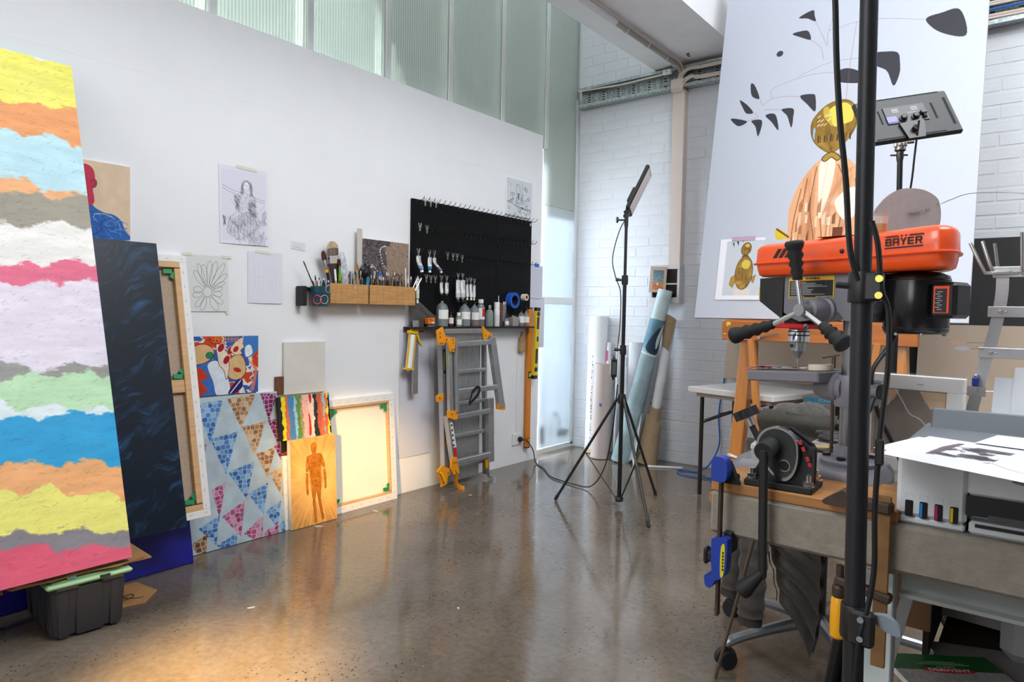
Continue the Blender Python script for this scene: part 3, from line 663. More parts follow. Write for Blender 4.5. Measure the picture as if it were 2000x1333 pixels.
def paint_mannequin():
    w, h = 420, 690; a = canvas(w, h, 'E2A458'); cx, cy = 230, 330; Y, X = np.mgrid[0:h, 0:w]
    ang = np.arctan2(Y - cy, X - cx); rays = np.interp(np.mod(ang, 2 * np.pi), np.linspace(0, 2 * np.pi, 220), np.random.default_rng(4).random(220)); d = np.hypot(X - cx, Y - cy) / 420
    a = a * (1 + ((rays - .5) * .22 * np.clip(d, 0, 1) + vnoise(w, h, 6, 8, 4, 12) * .2)[..., None]); a = a + np.clip(1 - np.abs(d - .35) * 3, 0, 1)[..., None] * np.array([.05, .08, .08])
    D = '8A4A12'; Fc = 'B9701F'; P = lambda pts: smoothp(pts, 6, True)
    parts = [P([(188, 70), (200, 48), (222, 46), (236, 62), (236, 96), (226, 118), (206, 120), (192, 104)]), P([(200, 118), (228, 116), (230, 134), (202, 136)]),
             P([(150, 150), (205, 136), (232, 136), (282, 142), (286, 200), (272, 262), (268, 318), (180, 324), (172, 262), (156, 208)]),
             P([(182, 326), (268, 320), (274, 372), (222, 380), (184, 372)]), P([(148, 156), (140, 210), (138, 262), (152, 268), (164, 240), (160, 180)]), P([(284, 148), (304, 196), (312, 240), (300, 256), (286, 220)]),
             P([(140, 274), (152, 276), (154, 340), (148, 396), (138, 396), (134, 340)]), P([(300, 262), (312, 254), (322, 320), (320, 372), (310, 374), (302, 320)]), P([(138, 400), (150, 400), (154, 430), (146, 448), (138, 430)]), P([(308, 376), (322, 376), (322, 410), (314, 424), (306, 404)]),
             P([(184, 376), (222, 382), (222, 440), (210, 500), (196, 500), (186, 440)]), P([(226, 382), (272, 374), (268, 440), (262, 496), (246, 500), (232, 440)]), P([(192, 506), (212, 504), (220, 570), (216, 640), (206, 640), (198, 570)]), P([(246, 504), (264, 500), (276, 560), (282, 616), (270, 620), (256, 570)]),
             P([(204, 642), (218, 640), (226, 668), (210, 678), (198, 668)]), P([(270, 620), (284, 618), (294, 648), (282, 666), (270, 648)])]
    nn = vnoise(w, h, 20, 30, 4, 66)
    for p in parts:
        fill(a, p, Fc); sl = poly_mask(w, h, p)
        if sl: sy, sx, ms = sl; v = a[sy, sx]; v[ms] *= (1 + nn[sy, sx][ms] * .5)[:, None]; a[sy, sx] = v
        line(a, p + p[:1], 1.6, D, .9)
    for y in (170, 200, 232, 262, 290): line(a, [(162, y + 6), (278, y)], 1.1, D, .6)
    for x in (190, 222, 252): line(a, [(x, 142), (x + 4, 318)], 1.1, D, .6)
    for y in range(392, 640, 16):
        line(a, [(190, y), (216, y - 3)], 1, D, .6); line(a, [(236, y), (272, y - 4)], 1, D, .6)
    for x in (196, 226, 262): line(a, [(x, 340), (x, 366)], 2, '5E300C', .8)
    line(a, [(190, 84), (236, 84)], 1, D, .7); line(a, [(212, 50), (212, 116)], 1, D, .7)
    for x, y in ((146, 270), (306, 259)): fill(a, ellp(x, y, 6, 6), 'F0CF96')
    return a
x_, z_ = at_front(-3.212, .003, 3.5, .028)
board('mannequin_painting', 'amber painting of a standing jointed wooden mannequin leaning on the white canvas back', 'painting', LWL(x_, 2.158, z_, 3.5), .300, .494, .028, picmat('mannequin_picture', paint_mannequin(), .5), M_edge)

# -- sheets taped to the wall
def sheet(name, label, s, h, w, hh, face, tapes=(), o=.001, rz=0, cat='drawing', tapem=None):
    t = thing(name, label, cat, LW(s, h, o) @ Matrix.Rotation(math.radians(rz), 4, 'Z'))
    m = MB(); m.grid(lambda u, v: Vector((u * w, v * hh, .0015 + .004 * (1 - v) ** 3 * abs(math.sin(u * 2.4)))), 10, 10); m.build('sheet', face, t)
    for x, y, tw, th, r in tapes:
        m = MB(); m.box((0, 0, 0), (tw, th, .0008), Matrix.Translation((x, y, .003)) @ Matrix.Rotation(math.radians(r), 4, 'Z')); m.build('tape_strip', tapem or M_tape, t)
    return t
def paint_figure():
    w, h = 420, 600; a = canvas(w, h, 'E3E2EE'); r = np.random.default_rng(11); G = '5A5C66'
    a[30:572, 24:400] = hexc('DEDDEA')
    def hatch(p, n, ang, ln, col=G, al=.55, rad=.9):
        p = np.array(p); lo, hi = p.min(0), p.max(0); k = 0
        while k < n:
            x, y = lo + r.random(2) * (hi - lo)
            if poly_has([tuple(q) for q in p], x, y):
                an = math.radians(ang + r.normal(0, 16)); L_ = ln * (.5 + r.random()); line(a, [(x, y), (x + math.cos(an) * L_ / 2 + r.normal(0, 2), y + math.sin(an) * L_ / 2), (x + math.cos(an) * L_, y + math.sin(an) * L_)], rad * (.5 + r.random() * .6), col, al)
            k += 1
    hair = smoothp([(195, 110), (215, 92), (250, 92), (275, 112), (285, 160), (280, 200), (255, 205), (260, 150), (240, 120), (212, 130), (205, 190), (182, 190), (184, 150)], 6, True)
    hatch(hair, 420, 75, 18, '45464E', .7); face = ellp(232, 142, 25, 36, 8); fill(a, face, 'E9E9F0'); line(a, face, 1, G, .7)
    for x in (222, 242): line(a, [(x - 4, 134), (x + 4, 133)], 1.2, '33343A'); 
    line(a, [(226, 162), (238, 161)], 1.2, '44454C'); line(a, [(233, 138), (236, 150), (231, 151)], .8, G)
    for P_ in ([(205, 200), (150, 190), (100, 180), (28, 150)], [(170, 218), (110, 204), (60, 190), (28, 172)], [(262, 205), (320, 225), (360, 236), (398, 240)], [(290, 240), (340, 252), (396, 258)]): line(a, smoothp(P_, 6), 1.2, G, .85)
    body = smoothp([(170, 200), (262, 200), (310, 230), (300, 300), (320, 370), (200, 370), (160, 300), (140, 240)], 6, True); line(a, body + body[:1], .8, G, .5); hatch(body, 200, 40, 22, G, .5)
    hatch([(120, 215), (170, 215), (165, 330), (135, 320)], 150, 70, 26, '4A4B53', .65); hatch([(250, 230), (300, 240), (305, 400), (230, 330)], 260, 50, 24, '44454D', .65)
    skirt = smoothp([(60, 480), (90, 400), (150, 350), (220, 350), (320, 370), (345, 430), (300, 480), (250, 520), (160, 560), (80, 520)], 6, True); line(a, skirt + skirt[:1], 1, G, .7); hatch(skirt, 420, 60, 34, '4E4F58', .55)
    for k in range(9): line(a, smoothp([(90 + 24 * k, 380 - 6 * k), (80 + 26 * k, 440), (60 + 28 * k, 500 + 4 * k)], 6), 1, '3E3F47', .7)
    hatch([(30, 380), (50, 380), (50, 460), (30, 450)], 60, 85, 18, '33343A', .7); hatch([(360, 330), (400, 310), (400, 420), (365, 420)], 90, 80, 24, '565862', .5)
    for x in (245, 285, 325, 365): hatch(ellp(x + 10, 540, 24, 60), 70, 85, 30, '6A6C76', .5)
    for k in range(7): hatch(ellp(80 + 46 * k, 410 + 12 * (k % 3), 22, 26), 28, 70, 20, '777984', .45)
    line(a, smoothp([(150, 470), (160, 540), (130, 570)], 6), 1.4, '44454D'); line(a, smoothp([(120, 420), (150, 460), (190, 440), (200, 400)], 6), 1.2, '44454D')
    line(a, [(92, 250), (160, 350)], .8, '9A9CA6'); line(a, [(396, 270), (330, 350)], .8, '9A9CA6'); return a
sheet('figure_drawing', 'lilac white sheet with a dark pencil drawing of a figure with arms spread', 1.813, 1.550, .274, .400, picmat('figure_picture', paint_figure(), .8), [(.155, .399, .115, .016, -4)], rz=1.2)
def paint_flower():
    w, h = 340, 430; a = canvas(w, h, 'DCDDDC'); cx, cy = 170, 280; G = '6C6C6C'
    line(a, ellp(cx, cy, 34, 36), 1.3, G); line(a, ellp(cx, cy, 42, 44, 0, 50, 10, 350), 1, '888888')
    pet = [(-98, 210, 22), (-84, 240, 20), (-72, 250, 20), (-58, 265, 20), (-42, 215, 18), (-30, 160, 16), (-16, 128, 16), (10, 120, 20), (36, 150, 20), (62, 160, 26), (110, 148, 20), (130, 150, 18), (165, 118, 20), (192, 110, 24), (238, 190, 20), (252, 225, 18)]
    for an, L_, wd in pet:
        t = math.radians(an); d = np.array([math.cos(t), math.sin(t)]); n = np.array([-d[1], d[0]]); c = np.array([cx, cy]); s0 = c + d * 46
        line(a, smoothp([tuple(s0 - n * 4), tuple(c + d * L_ * .6 - n * wd), tuple(c + d * L_ * .9 - n * wd * .8), tuple(c + d * L_), tuple(c + d * L_ * .9 + n * wd * .8), tuple(c + d * L_ * .6 + n * wd), tuple(s0 + n * 4)], 6), 1.3, G)
    return a
sheet('flower_drawing', 'tracing paper sheet with a line drawing of a long-petalled flower', 1.637, 1.196, .224, .282, picmat('flower_picture', paint_flower(), .7), [(.012, .283, .05, .014, 2), (.215, .279, .055, .015, 0), (.214, -.002, .015, .03, 20)], rz=1.0)
def paint_faint():
    w, h = 300, 400; a = canvas(w, h, 'DEDEE9'); r = np.random.default_rng(3)
    for i in range(150): x, y = 40 + r.random() * 220, 30 + r.random() * 330; line(a, [(x, y), (x + r.normal(0, 10), y + r.normal(0, 10))], .8, 'C9C9D6', .8)
    for x in (60, 90, 210, 240): line(a, [(x, 120), (x, 300)], 1, 'C8C8D6')
    return a
sheet('faint_drawing', 'lilac white sheet with very faint pencil lines below the figure drawing', 1.968, 1.246, .205, .277, picmat('faint_picture', paint_faint(), .8), [(.09, .275, .09, .014, -3)])
pc = thing('taped_card', 'small white card tape-mounted on the wall left of the brushes', 'card', LW(2.226, 1.556, .001) @ Matrix.Rotation(math.radians(-4), 4, 'Z'))
m = MB(); m.box((.05, .024, .001), (.096, .045, .002)); m.build('card', mat('card_white', 'E3E3E6', .8), pc)
m = MB(); m.prism([(.012, .016), (.066, .008), (.082, .028), (.078, .040), (.010, .042)], .0022, .0035); m.build('top_card', mat('card_white2', 'DADADE', .8), pc)
# cardboard, bin and lid that carry the canvases
M_card = mat('cardboard', 'A97B4E', .8, var=.08, vscale=14)
bn = thing('storage_bin', 'dark grey plastic storage bin with a pale green lid under the striped canvas', 'bin', T(-2.935, 1.0, 0, -3))
M_bin = mat('bin_plastic', '38383A', .55, bump=.04, bscale=300)
m = MB(); m.box((0, 0, .1), (.37, .245, .198), b=.014, tx=.93, ty=.93); m.build('tub', M_bin, bn)
for x in (-.12, -.04, .06, .14):
    m = MB(); m.box((x, -.117, .1), (.035, .014, .17), b=.005, tx=1, ty=.4); m.build('rib', M_bin, bn)
for y in (-.085, .0, .085):
    m = MB(); m.box((.181, y, .098), (.012, .035 if y else .09, .178), b=.005, tx=.5); m.build('rib', M_bin, bn)
for y in (-.075, .075):
    m = MB(); m.box((.186, y, .190), (.020, .075, .012), b=.004); m.build('handle_grip', M_bin, bn)
m = MB(); m.box((0, 0, .2055), (.40, .285, .018), b=.007); m.box((0, 0, .216), (.35, .24, .006), b=.002); m.build('lid', mat('pale_green_plastic', 'A6CF9A', .45), bn)
m = MB(); m.box((.199, .045, .208), (.006, .035, .012), b=.001); m.build('lid_latch', M_bin, bn)
cbt = thing('flattened_carton', 'flattened brown cardboard carton lying on the pale green bin lid', 'cardboard', T(-2.91, .97, .2205, -3))
m = MB(); m.box((-.06, .02, .004), (.40, .46, .006)); m.build('lower_flap', M_card, cbt)
m = MB(); m.prism([(-.24, -.22), (.13, -.24), (.165, -.10), (.15, .02), (.17, .12), (.13, .235), (-.24, .24)], .009, .014); m.build('upper_flap', M_card, cbt)
m = MB(); m.tube(spline3([(.15, -.24, .004), (.16, -.24, .008), (.15, -.24, .012)], 4), .004, 6); m.box((.135, .0, .0085), (.012, .44, .010), b=.003); m.build('torn_fold', mat('torn_cardboard', '94683F', .9), cbt)
m = MB(); m.box((.152, -.03, .0085), (.004, .03, .016)); m.build('blue_tape', mat('pale_blue_tape', '7DB4C9', .6), cbt)
fc = thing('floor_cardboard', 'torn piece of cardboard with a black scribble flat on the floor', 'cardboard', T(-3.0, 1.17, .001))
m = MB(); m.prism([(-.12, -.05), (.10, -.07), (.14, .06), (.05, .15), (-.10, .13)], 0, .005); m.build('board_piece', M_card, fc)
m = MB(); m.tube(spline3([(.03, -.02, .0058), (.06, .0, .0058), (.05, .05, .0058), (.02, .06, .0058), (.03, .02, .0058), (.07, .05, .0058), (.08, .08, .0058)], 6), .0022, 5); m.build('scribble', mat('black_ink', '1C1A1A', .7), fc)
m = MB(); m.box((.09, -.055, .0056), (.035, .03, .0008)); m.build('blue_tape', MATS['pale_blue_tape'], fc)
rod = MB(); rod.tube(spline3([(-3.07, .68, .30), (-3.045, .70, .20), (-3.02, .715, .10), (-3.03, .70, .02), (-3.05, .68, .004)], 8), [.014, .016, .018, .02, .02, .02, .02] * 4 + [.018] * 5, 8)
tag(rod.build('bent_strip', mat('rust_strip', '5A3E2C', .5, .3)), 'bent rusty brown strip standing behind the bin under the striped canvas', 'metal strip')
# ---------------------------------------------------------------- brushes, pegboard, shelf and tools on the left wall
def P(s, h, o): return Vector((WX + o, s, h))
M_blackp = mat('black_plastic', '161617', .4); M_blackm = mat('matt_black', '131314', .65); M_rubber = mat('black_rubber', '18181A', .7, bump=.05, bscale=200)
M_alu = mat('aluminium', 'C2C4C6', .38, .85, var=.06, vscale=30, stretch=(1, 1, .05)); M_chrome = mat('chrome', 'D8DADC', .14, 1.0); M_steel = mat('dull_steel', '9EA1A4', .35, .9)
M_bamboo = mat('bamboo', 'C99A62', .45, vscale=9, col2='B6824B', stretch=(1, 9, .6), detail=3)
M_label = mat('label_white', 'E4E4E2', .6); M_ink = mat('print_black', '1B1B1C', .6); M_yel = mat('yellow_paint', 'E3B515', .4); M_blue = mat('blue_plastic', '1F4FA8', .4)
M_whitep = mat('white_gloss_plastic', 'E9E9E8', .35); M_red = mat('red_print', 'C8201E', .5); M_orange_p = mat('orange_plastic', 'F09A12', .4)
# wooden pencil boxes on a rail
rail = MB(); rail.box((0, 0, 0), (.012, .82, .02)); tag(rail.build('wall_rail', M_blackm, M=T(WX + .007, 2.68, 1.335)), 'black metal rail on the wall behind the wooden brush boxes', 'rail')
bk_ = MB(); bk_.box((.034, 0, 0), (.062, .034, .112), b=.004); b2 = tag(bk_.build('black_holder', M_blackm, M=T(WX + .001, 2.277, 1.293)), 'small black holder on the wall left of the teal cup', 'holder')
def open_box(name, label, s0, s1, h0, h1, depth, group):
    t = thing(name, label, 'box', LW(s0, h0, .015), group); w = s1 - s0; h = h1 - h0; k = .007
    n = 7
    for i in range(n):
        m = MB(); m.box((w * (i + .5) / n, h / 2, depth - k / 2), (w / n - .0006, h, k), b=.0008); m.build('front_slat', M_bamboo, t)
    m = MB(); m.box((w / 2, h / 2, k / 2), (w - 2 * k, h, k)); m.build('back_panel', M_bamboo, t)
    for x in (k / 2, w - k / 2): m = MB(); m.box((x, h / 2, (depth - k) / 2), (k, h, depth - k)); m.build('side_panel', M_bamboo, t)
    m = MB(); m.box((w / 2, k / 2, depth / 2 - k / 2), (w - 2 * k, k, depth - 3 * k)); m.build('base_panel', M_bamboo, t)
    return t
g_ = 'wooden brush boxes on the wall rail'
bx1 = open_box('wooden_box', 'left bamboo box holding the big flat brush', 2.425, 2.702, 1.256, 1.372, .085, g_)
bx2 = open_box('wooden_box', 'right bamboo box crowded with fine brushes beside the pegboard', 2.715, 3.092, 1.256, 1.374, .085, g_)
m = MB(); m.box((.172, .098, .087), (.012, .035, .003), b=.001); m.tube(spline3([(.172, .112, .0885), (.166, .128, .0885), (.178, .128, .0885), (.172, .112, .0885)], 5), .0012, 5); m.build('spring_clip', M_chrome, bx1)
# teal cup with circle drawings
cup = thing('pencil_cup', 'teal cup painted with circles full of pencils left of the wooden boxes', 'cup', T(WX + .075, 2.375, 1.238))
m = MB(); m.lathe([(.044, 0), (.046, .002), (.051, .072), (.0535, .074), (.0555, .112), (.0535, .112), (.050, .074), (.044, .004)], n=28); m.build('cup_body', mat('teal_glaze', '17434F', .35), cup)
def arc_on_cup(a0, h, r, col, name, th=.0013):
    m = MB(); pts = []
    for k in range(21):
        t = 2 * math.pi * k / 20; hh = h + r * math.sin(t); rr = .046 + hh * .085; an = a0 + r * math.cos(t) / rr; pts.append((rr * math.cos(an), rr * math.sin(an), hh))
    m.tube(pts, th, 5); m.build(name, col, cup)
arc_on_cup(-.15, .038, .024, M_label, 'white_ring'); arc_on_cup(.33, .098, .022, M_label, 'white_ring'); arc_on_cup(-1.0, .035, .024, mat('red_glaze', 'B5303A', .5), 'red_ring', .004)
# brush builder (stands in a frame: z up along the handle, tip at the top)
M_br_b = mat('brown_bristle', '6B4426', .8, var=.2, vscale=60, stretch=(1, 1, .1)); M_br_w = mat('pale_bristle', 'C9C3B6', .8, var=.15, vscale=60, stretch=(1, 1, .1)); M_br_d = mat('dark_red_bristle', '3F1E1B', .8)
def brush(name, label, base, tip, L, hr, hm, fm, bm_, fl=.03, bl=.022, br=None, flat=1.0, group=None, cat='brush', inset=0):
    base = Vector(base); d = (Vector(tip) - base).normalized(); x = Vector((0, 1, 0)).cross(d).normalized(); y = d.cross(x)
    M = frame(base, x, y, d); t = thing(name, label, cat, M, group); hl = L - fl - bl; br = br or hr * 1.1
    m = MB(); m.lathe([(hr * .5, 0), (hr * .8, hl * .2), (hr * 1.15, hl * .8), (hr * .9, hl)], n=10); m.build('handle', hm, t)
    m = MB(); m.lathe([(hr * .95, hl - .001), (hr * .95, hl + fl * .4), (br, hl + fl)], n=10)
    for i, v in enumerate(m.v): k = 0 if v[2] < hl + fl * .3 else 1; m.v[i] = (v[0] * (1 + (1 / flat - 1) * k), v[1] * (1 + (flat - 1) * k), v[2])
    m.build('ferrule', fm, t)
    m = MB(); m.lathe([(br * .98, hl + fl - .001), (br * 1.08, hl + fl + bl * .4), (br * .8, hl + fl + bl * .8), (br * .25, L)], n=10)
    for i, v in enumerate(m.v): m.v[i] = (v[0] / flat, v[1] * flat, v[2])
    m.build('bristles', bm_, t); return t
M_hblk = mat('black_lacquer', '141416', .25, coat=.4); M_hbrn = mat('dark_brown_handle', '33201A', .35, coat=.3); M_hnat = mat('natural_handle', 'B98A58', .5)
M_hblue = mat('blue_lacquer', '1B3F94', .3); M_hgrn = mat('green_plastic', '57A62B', .4); M_hwht = mat('white_lacquer', 'DADAD8', .35); M_htealb = mat('teal_lacquer', '2C7F9B', .35)
M_flat = mat('nickel', 'C9C8C5', .25, 1.0)
# in the cup
brush('long_brush', 'long thin black brush leaning far out left from the teal cup', P(2.37, 1.27, .075), P(2.262, 1.482, .075), .245, .0032, M_hblk, M_hblk, M_hblk, .04, .03)
t = thing('wooden_spoon', 'small wooden spoon standing in the teal cup', 'spoon', T(WX + .085, 2.352, 1.26, rx=8))
m = MB(); m.tube([(0, 0, 0), (0, 0, .085)], .003, 6); m.build('handle', M_hnat, t); m = MB(); m.ell((0, 0, .105), (.004, .012, .020)); m.build('bowl', M_hnat, t)
pen = None; r_ = random.Random(4); cupp = [(0.02, .0), (-.02, .01), (.01, -.03), (.03, .02), (-.01, .035), (.02, -.015), (-.03, -.01), (.0, .02), (.03, -.03), (-.02, -.03), (.012, .04), (.035, .0)]
cols = [M_hblue, M_hblk, M_hblue, M_blackp, M_hblue, M_hgrn, M_hblk, M_hblue, M_hwht, M_hblk, M_hblue, M_hblk]
names = ['blue', 'black', 'blue', 'black', 'blue', 'green', 'black', 'blue', 'white', 'black', 'blue', 'black']
for i, (dx, dy) in enumerate(cupp):
    z1 = 1.352 + r_.random() * .045; b0 = Vector((WX + .075 + dx * .6, 2.375 + dy * .6, 1.248)); b1 = Vector((WX + .075 + dx * 1.1, 2.375 + dy * 1.1, z1))
    t = thing('pencil', '%s pencil or pen standing in the teal cup' % names[i], 'pencil', T(), 'pencils in the teal cup (%s)' % names[i])
    m = MB(); m.cyl(b0, b1, .0042, n=7); m.build('barrel', cols[i], t); d = (b1 - b0).normalized()
    m = MB(); m.cyl(b1, b1 + d * (.012 if i % 3 else .02), .0045, .0022, n=7); m.build('cap', [M_hblk, M_hwht, M_hblue][i % 3], t)
# in the left box
flatb = thing('wide_brush', 'big flat varnish brush with pale tips standing in the left wooden box', 'brush', LW(2.505, 1.27, .06) @ Matrix.Rotation(math.radians(7), 4, 'Z'))
m = MB(); m.prism(smoothp([(-.006, 0), (.006, 0), (.018, .10), (.030, .19), (.036, .22), (-.036, .22), (-.030, .19), (-.018, .10)], 4, True), -.008, .008); m.build('handle', M_hbrn, flatb)
m = MB(); m.box((0, .242, 0), (.075, .046, .022), b=.002); m.build('ferrule', M_flat, flatb)
def _br(u, v): return Vector(((.036 + .004 * math.sin(v * 3)) * math.cos(u * 6.2832) * (1 if v < .8 else math.sqrt(max(0, 1 - ((v - .8) / .2) ** 2 * .6))), .264 + v * .085 - .012 * (abs(math.cos(u * 6.2832)) ** 3) * v, .010 * math.sin(u * 6.2832) * (1 - v * .5)))
for v0, v1, nm, mm in ((0, .55, 'bristles', mat('badger_bristle', '423A34', .85, col2='8A7864', vscale=60, stretch=(3, .1, 1))), (.55, 1, 'bristle_tips', mat('badger_tip', 'CDB694', .85, col2='8F7D66', vscale=60, stretch=(3, .1, 1)))):
    m = MB(); m.grid(lambda u, v: _br(u, v0 + (v1 - v0) * v), 28, 8, uv=False); m.build(nm, mm, flatb)
def filbert(label, s, h, lean, hm, bm_, L=.26, acc=None, o=.05, wid=.017, group=None, name='oval_brush'):
    t = thing(name, label, 'brush', LW(s, h, o) @ Matrix.Rotation(math.radians(lean), 4, 'Z'), group)
    m = MB(); m.lathe([(.003, 0), (.006, L * .3), (.0085, L * .55), (.005, L * .66)], axis=(0, 1, 0), n=10); m.build('handle', hm, t)
    m = MB(); m.grid(lambda u, v: Vector(((.005 + (wid - .005) * v) * math.cos(u * 6.2832), L * (.65 + .17 * v), (.006 - .002 * v) * math.sin(u * 6.2832))), 14, 3, uv=False); m.build('ferrule', M_flat, t)
    m = MB(); m.grid(lambda u, v: Vector((wid * (1.1 - .1 * v) * math.cos(u * 6.2832) * math.sqrt(max(0, 1 - v ** 3)), L * (.82 + .18 * v), .0045 * math.sin(u * 6.2832) * (1 - .6 * v))), 14, 8, uv=False); m.build('bristles', bm_, t)
    if acc: m = MB(); m.cyl((0, L * .58, 0), (0, L * .64, 0), .0105, n=10); m.build('coloured_band', acc, t)
    return t
M_yb = mat('amber_band', 'F2A81E', .4)
filbert('dark brown oval brush with an amber band leaning left of the big flat brush', 2.478, 1.262, 14, M_hblk, M_br_d, .305, M_yb, .052)
filbert('black handled brush with an amber band in front of the big flat brush', 2.517, 1.265, 3, M_hblk, M_br_d, .255, M_yb, .078, .008)
t = thing('green_tool', 'bright green plastic tool standing in the left wooden box', 'tool', LW(2.500, 1.28, .085)); m = MB(); m.prism(smoothp([(-.005, 0), (.006, 0), (.010, .10), (.006, .17), (0, .195), (-.006, .17), (-.007, .09)], 4, True), -.003, .003); m.build('blade', M_hgrn, t); m = MB(); m.box((0, .06, .004), (.008, .1, .003), b=.001); m.build('grip', M_hblk, t)
t = thing('palette_knife', 'white palette knife with a wooden grip in the left wooden box', 'palette knife', LW(2.480, 1.29, .09) @ Matrix.Rotation(math.radians(6), 4, 'Z')); m = MB(); m.lathe([(.004, 0), (.007, .05), (.006, .09), (.003, .1)], axis=(0, 1, 0), n=10); m.build('grip', M_hnat, t); m = MB(); m.box((0, .13, 0), (.014, .07, .002), b=.0008); m.build('blade', M_whitep, t)
t = thing('wrapped_brush', 'bundle of brush tips wrapped in crinkled clear plastic in the left wooden box', 'brush bundle', LW(2.56, 1.29, .06) @ Matrix.Rotation(math.radians(6), 4, 'Z'))
m = MB(); m.grid(lambda u, v: Vector(((.010 + .016 * math.sin(min(1, v) * 2.9)) * math.cos(u * 6.2832) * (1 + .25 * math.sin(9 * u * 6.28 + 14 * v)), v * .27, (.012 * math.sin(2.9 * v) + .003) * math.sin(u * 6.2832))), 24, 16, uv=False); m.build('plastic_wrap', mat('crinkled_wrap', 'CFCFDD', .2, alpha=.75, var=.3, vscale=40), t)
m = MB(); m.lathe([(.004, 0), (.009, .1), (.006, .14)], axis=(0, 1, 0), n=8); m.build('handle', M_hbrn, t)
t = thing('steel_ruler', 'short grey steel ruler standing in the left wooden box', 'ruler', LW(2.603, 1.27, .05)); m = MB(); m.box((0, .09, 0), (.012, .18, .0012)); m.build('blade', mat('grey_steel', '6F7674', .4, .7), t)
t = thing('scraper', 'translucent oval plastic scraper leaning in the left wooden box', 'scraper', LW(2.635, 1.27, .045) @ Matrix.Rotation(math.radians(-16), 4, 'Z')); m = MB(); m.prism(smoothp([(-.010, 0), (.010, 0), (.012, .14), (.018, .21), (0, .245), (-.016, .21), (-.012, .14)], 4, True), 0, .0012); m.build('blade', mat('clear_grey', 'BFC2C4', .3, alpha=.6), t)
filbert('brown oval mop brush right of the translucent scraper', 2.655, 1.262, 5, M_hnat, mat('tan_bristle', '9C6B3B', .8), .24, None, .07, .013)
t = thing('black_mop', 'large round black sponge mop standing in the left wooden box', 'brush', LW(2.690, 1.28, .07) @ Matrix.Rotation(math.radians(-4), 4, 'Z'))
m = MB(); m.lathe([(.005, 0), (.007, .10), (.012, .13)], axis=(0, 1, 0), n=10); m.build('handle', M_hblk, t)
m = MB(); m.grid(lambda u, v: Vector((0, .175, 0)) + Vector((math.sin(v * 3.1416) * math.cos(u * 6.2832) * .038, -math.cos(v * 3.1416) * .045, math.sin(v * 3.1416) * math.sin(u * 6.2832) * .02)) * (1 + .14 * math.sin(6 * u * 6.28 + 5 * v) * math.sin(9 * v)), 30, 16, uv=False); m.build('sponge_head', mat('black_gloss_foam', '0E0E0F', .25), t)
for i in range(9):
    s = 2.605 + i * .0105; brush('fine_brush', 'fine brush among the short ones in the left wooden box', P(s, 1.268, .05 + .03 * (i % 3) / 2), P(s + r_.uniform(-.02, .02), 1.45, .05 + .02 * (i % 2)), .165 + r_.random() * .03, .0035, [M_hbrn, M_hblk, M_hnat, M_htealb][i % 4], M_flat, [M_br_b, M_br_w][i % 2], group='fine brushes in the left box')
t = brush('teal_brush', 'teal handled brush at the right end of the left wooden box', P(2.692, 1.268, .09), P(2.712, 1.45, .088), .155, .009, M_htealb, M_htealb, M_htealb, .02, .012)
# in the right box
for i in range(34):
    s = 2.735 + i * .0097 + r_.uniform(-.003, .003); o = .035 + .05 * r_.random()
    brush('fine_brush', 'fine brush in the crowded right wooden box', P(s, 1.268, o), P(s + r_.uniform(-.035, .03), 1.46, o + r_.uniform(-.01, .02)), .145 + r_.random() * .055, .0032 + .001 * r_.random(), [M_hbrn, M_hblk, M_hbrn, M_hnat, M_blackm][i % 5], M_flat, [M_br_b, M_br_w, M_br_b, M_hwht][(i * 7) % 4], .03, .022, group='fine brushes in the right box')
brush('blue_brush', 'brush with a big blue tip in the right wooden box', P(2.795, 1.27, .085), P(2.80, 1.47, .09), .19, .004, M_hblk, M_hwht, M_blue, .02, .028, .011)
brush('white_brush', 'tall white brush near the right end of the right wooden box', P(3.03, 1.27, .08), P(3.022, 1.48, .08), .225, .0045, M_hwht, M_hwht, M_hwht)
brush('leaning_brush', 'brush leaning right out of the right wooden box, the farther of two', P(3.04, 1.275, .075), P(3.128, 1.44, .08), .20, .004, M_hbrn, M_flat, M_br_w, .08)
brush('leaning_brush', 'brush leaning right out of the right wooden box, the nearer of two', P(3.048, 1.275, .088), P(3.145, 1.43, .095), .195, .0045, M_hwht, M_flat, M_hwht, .09)
brush('upright_brush', 'white tipped dark brush at the right corner of the right wooden box', P(3.07, 1.275, .07), P(3.08, 1.45, .07), .17, .0038, M_hbrn, M_flat, M_hwht, .02, .02)
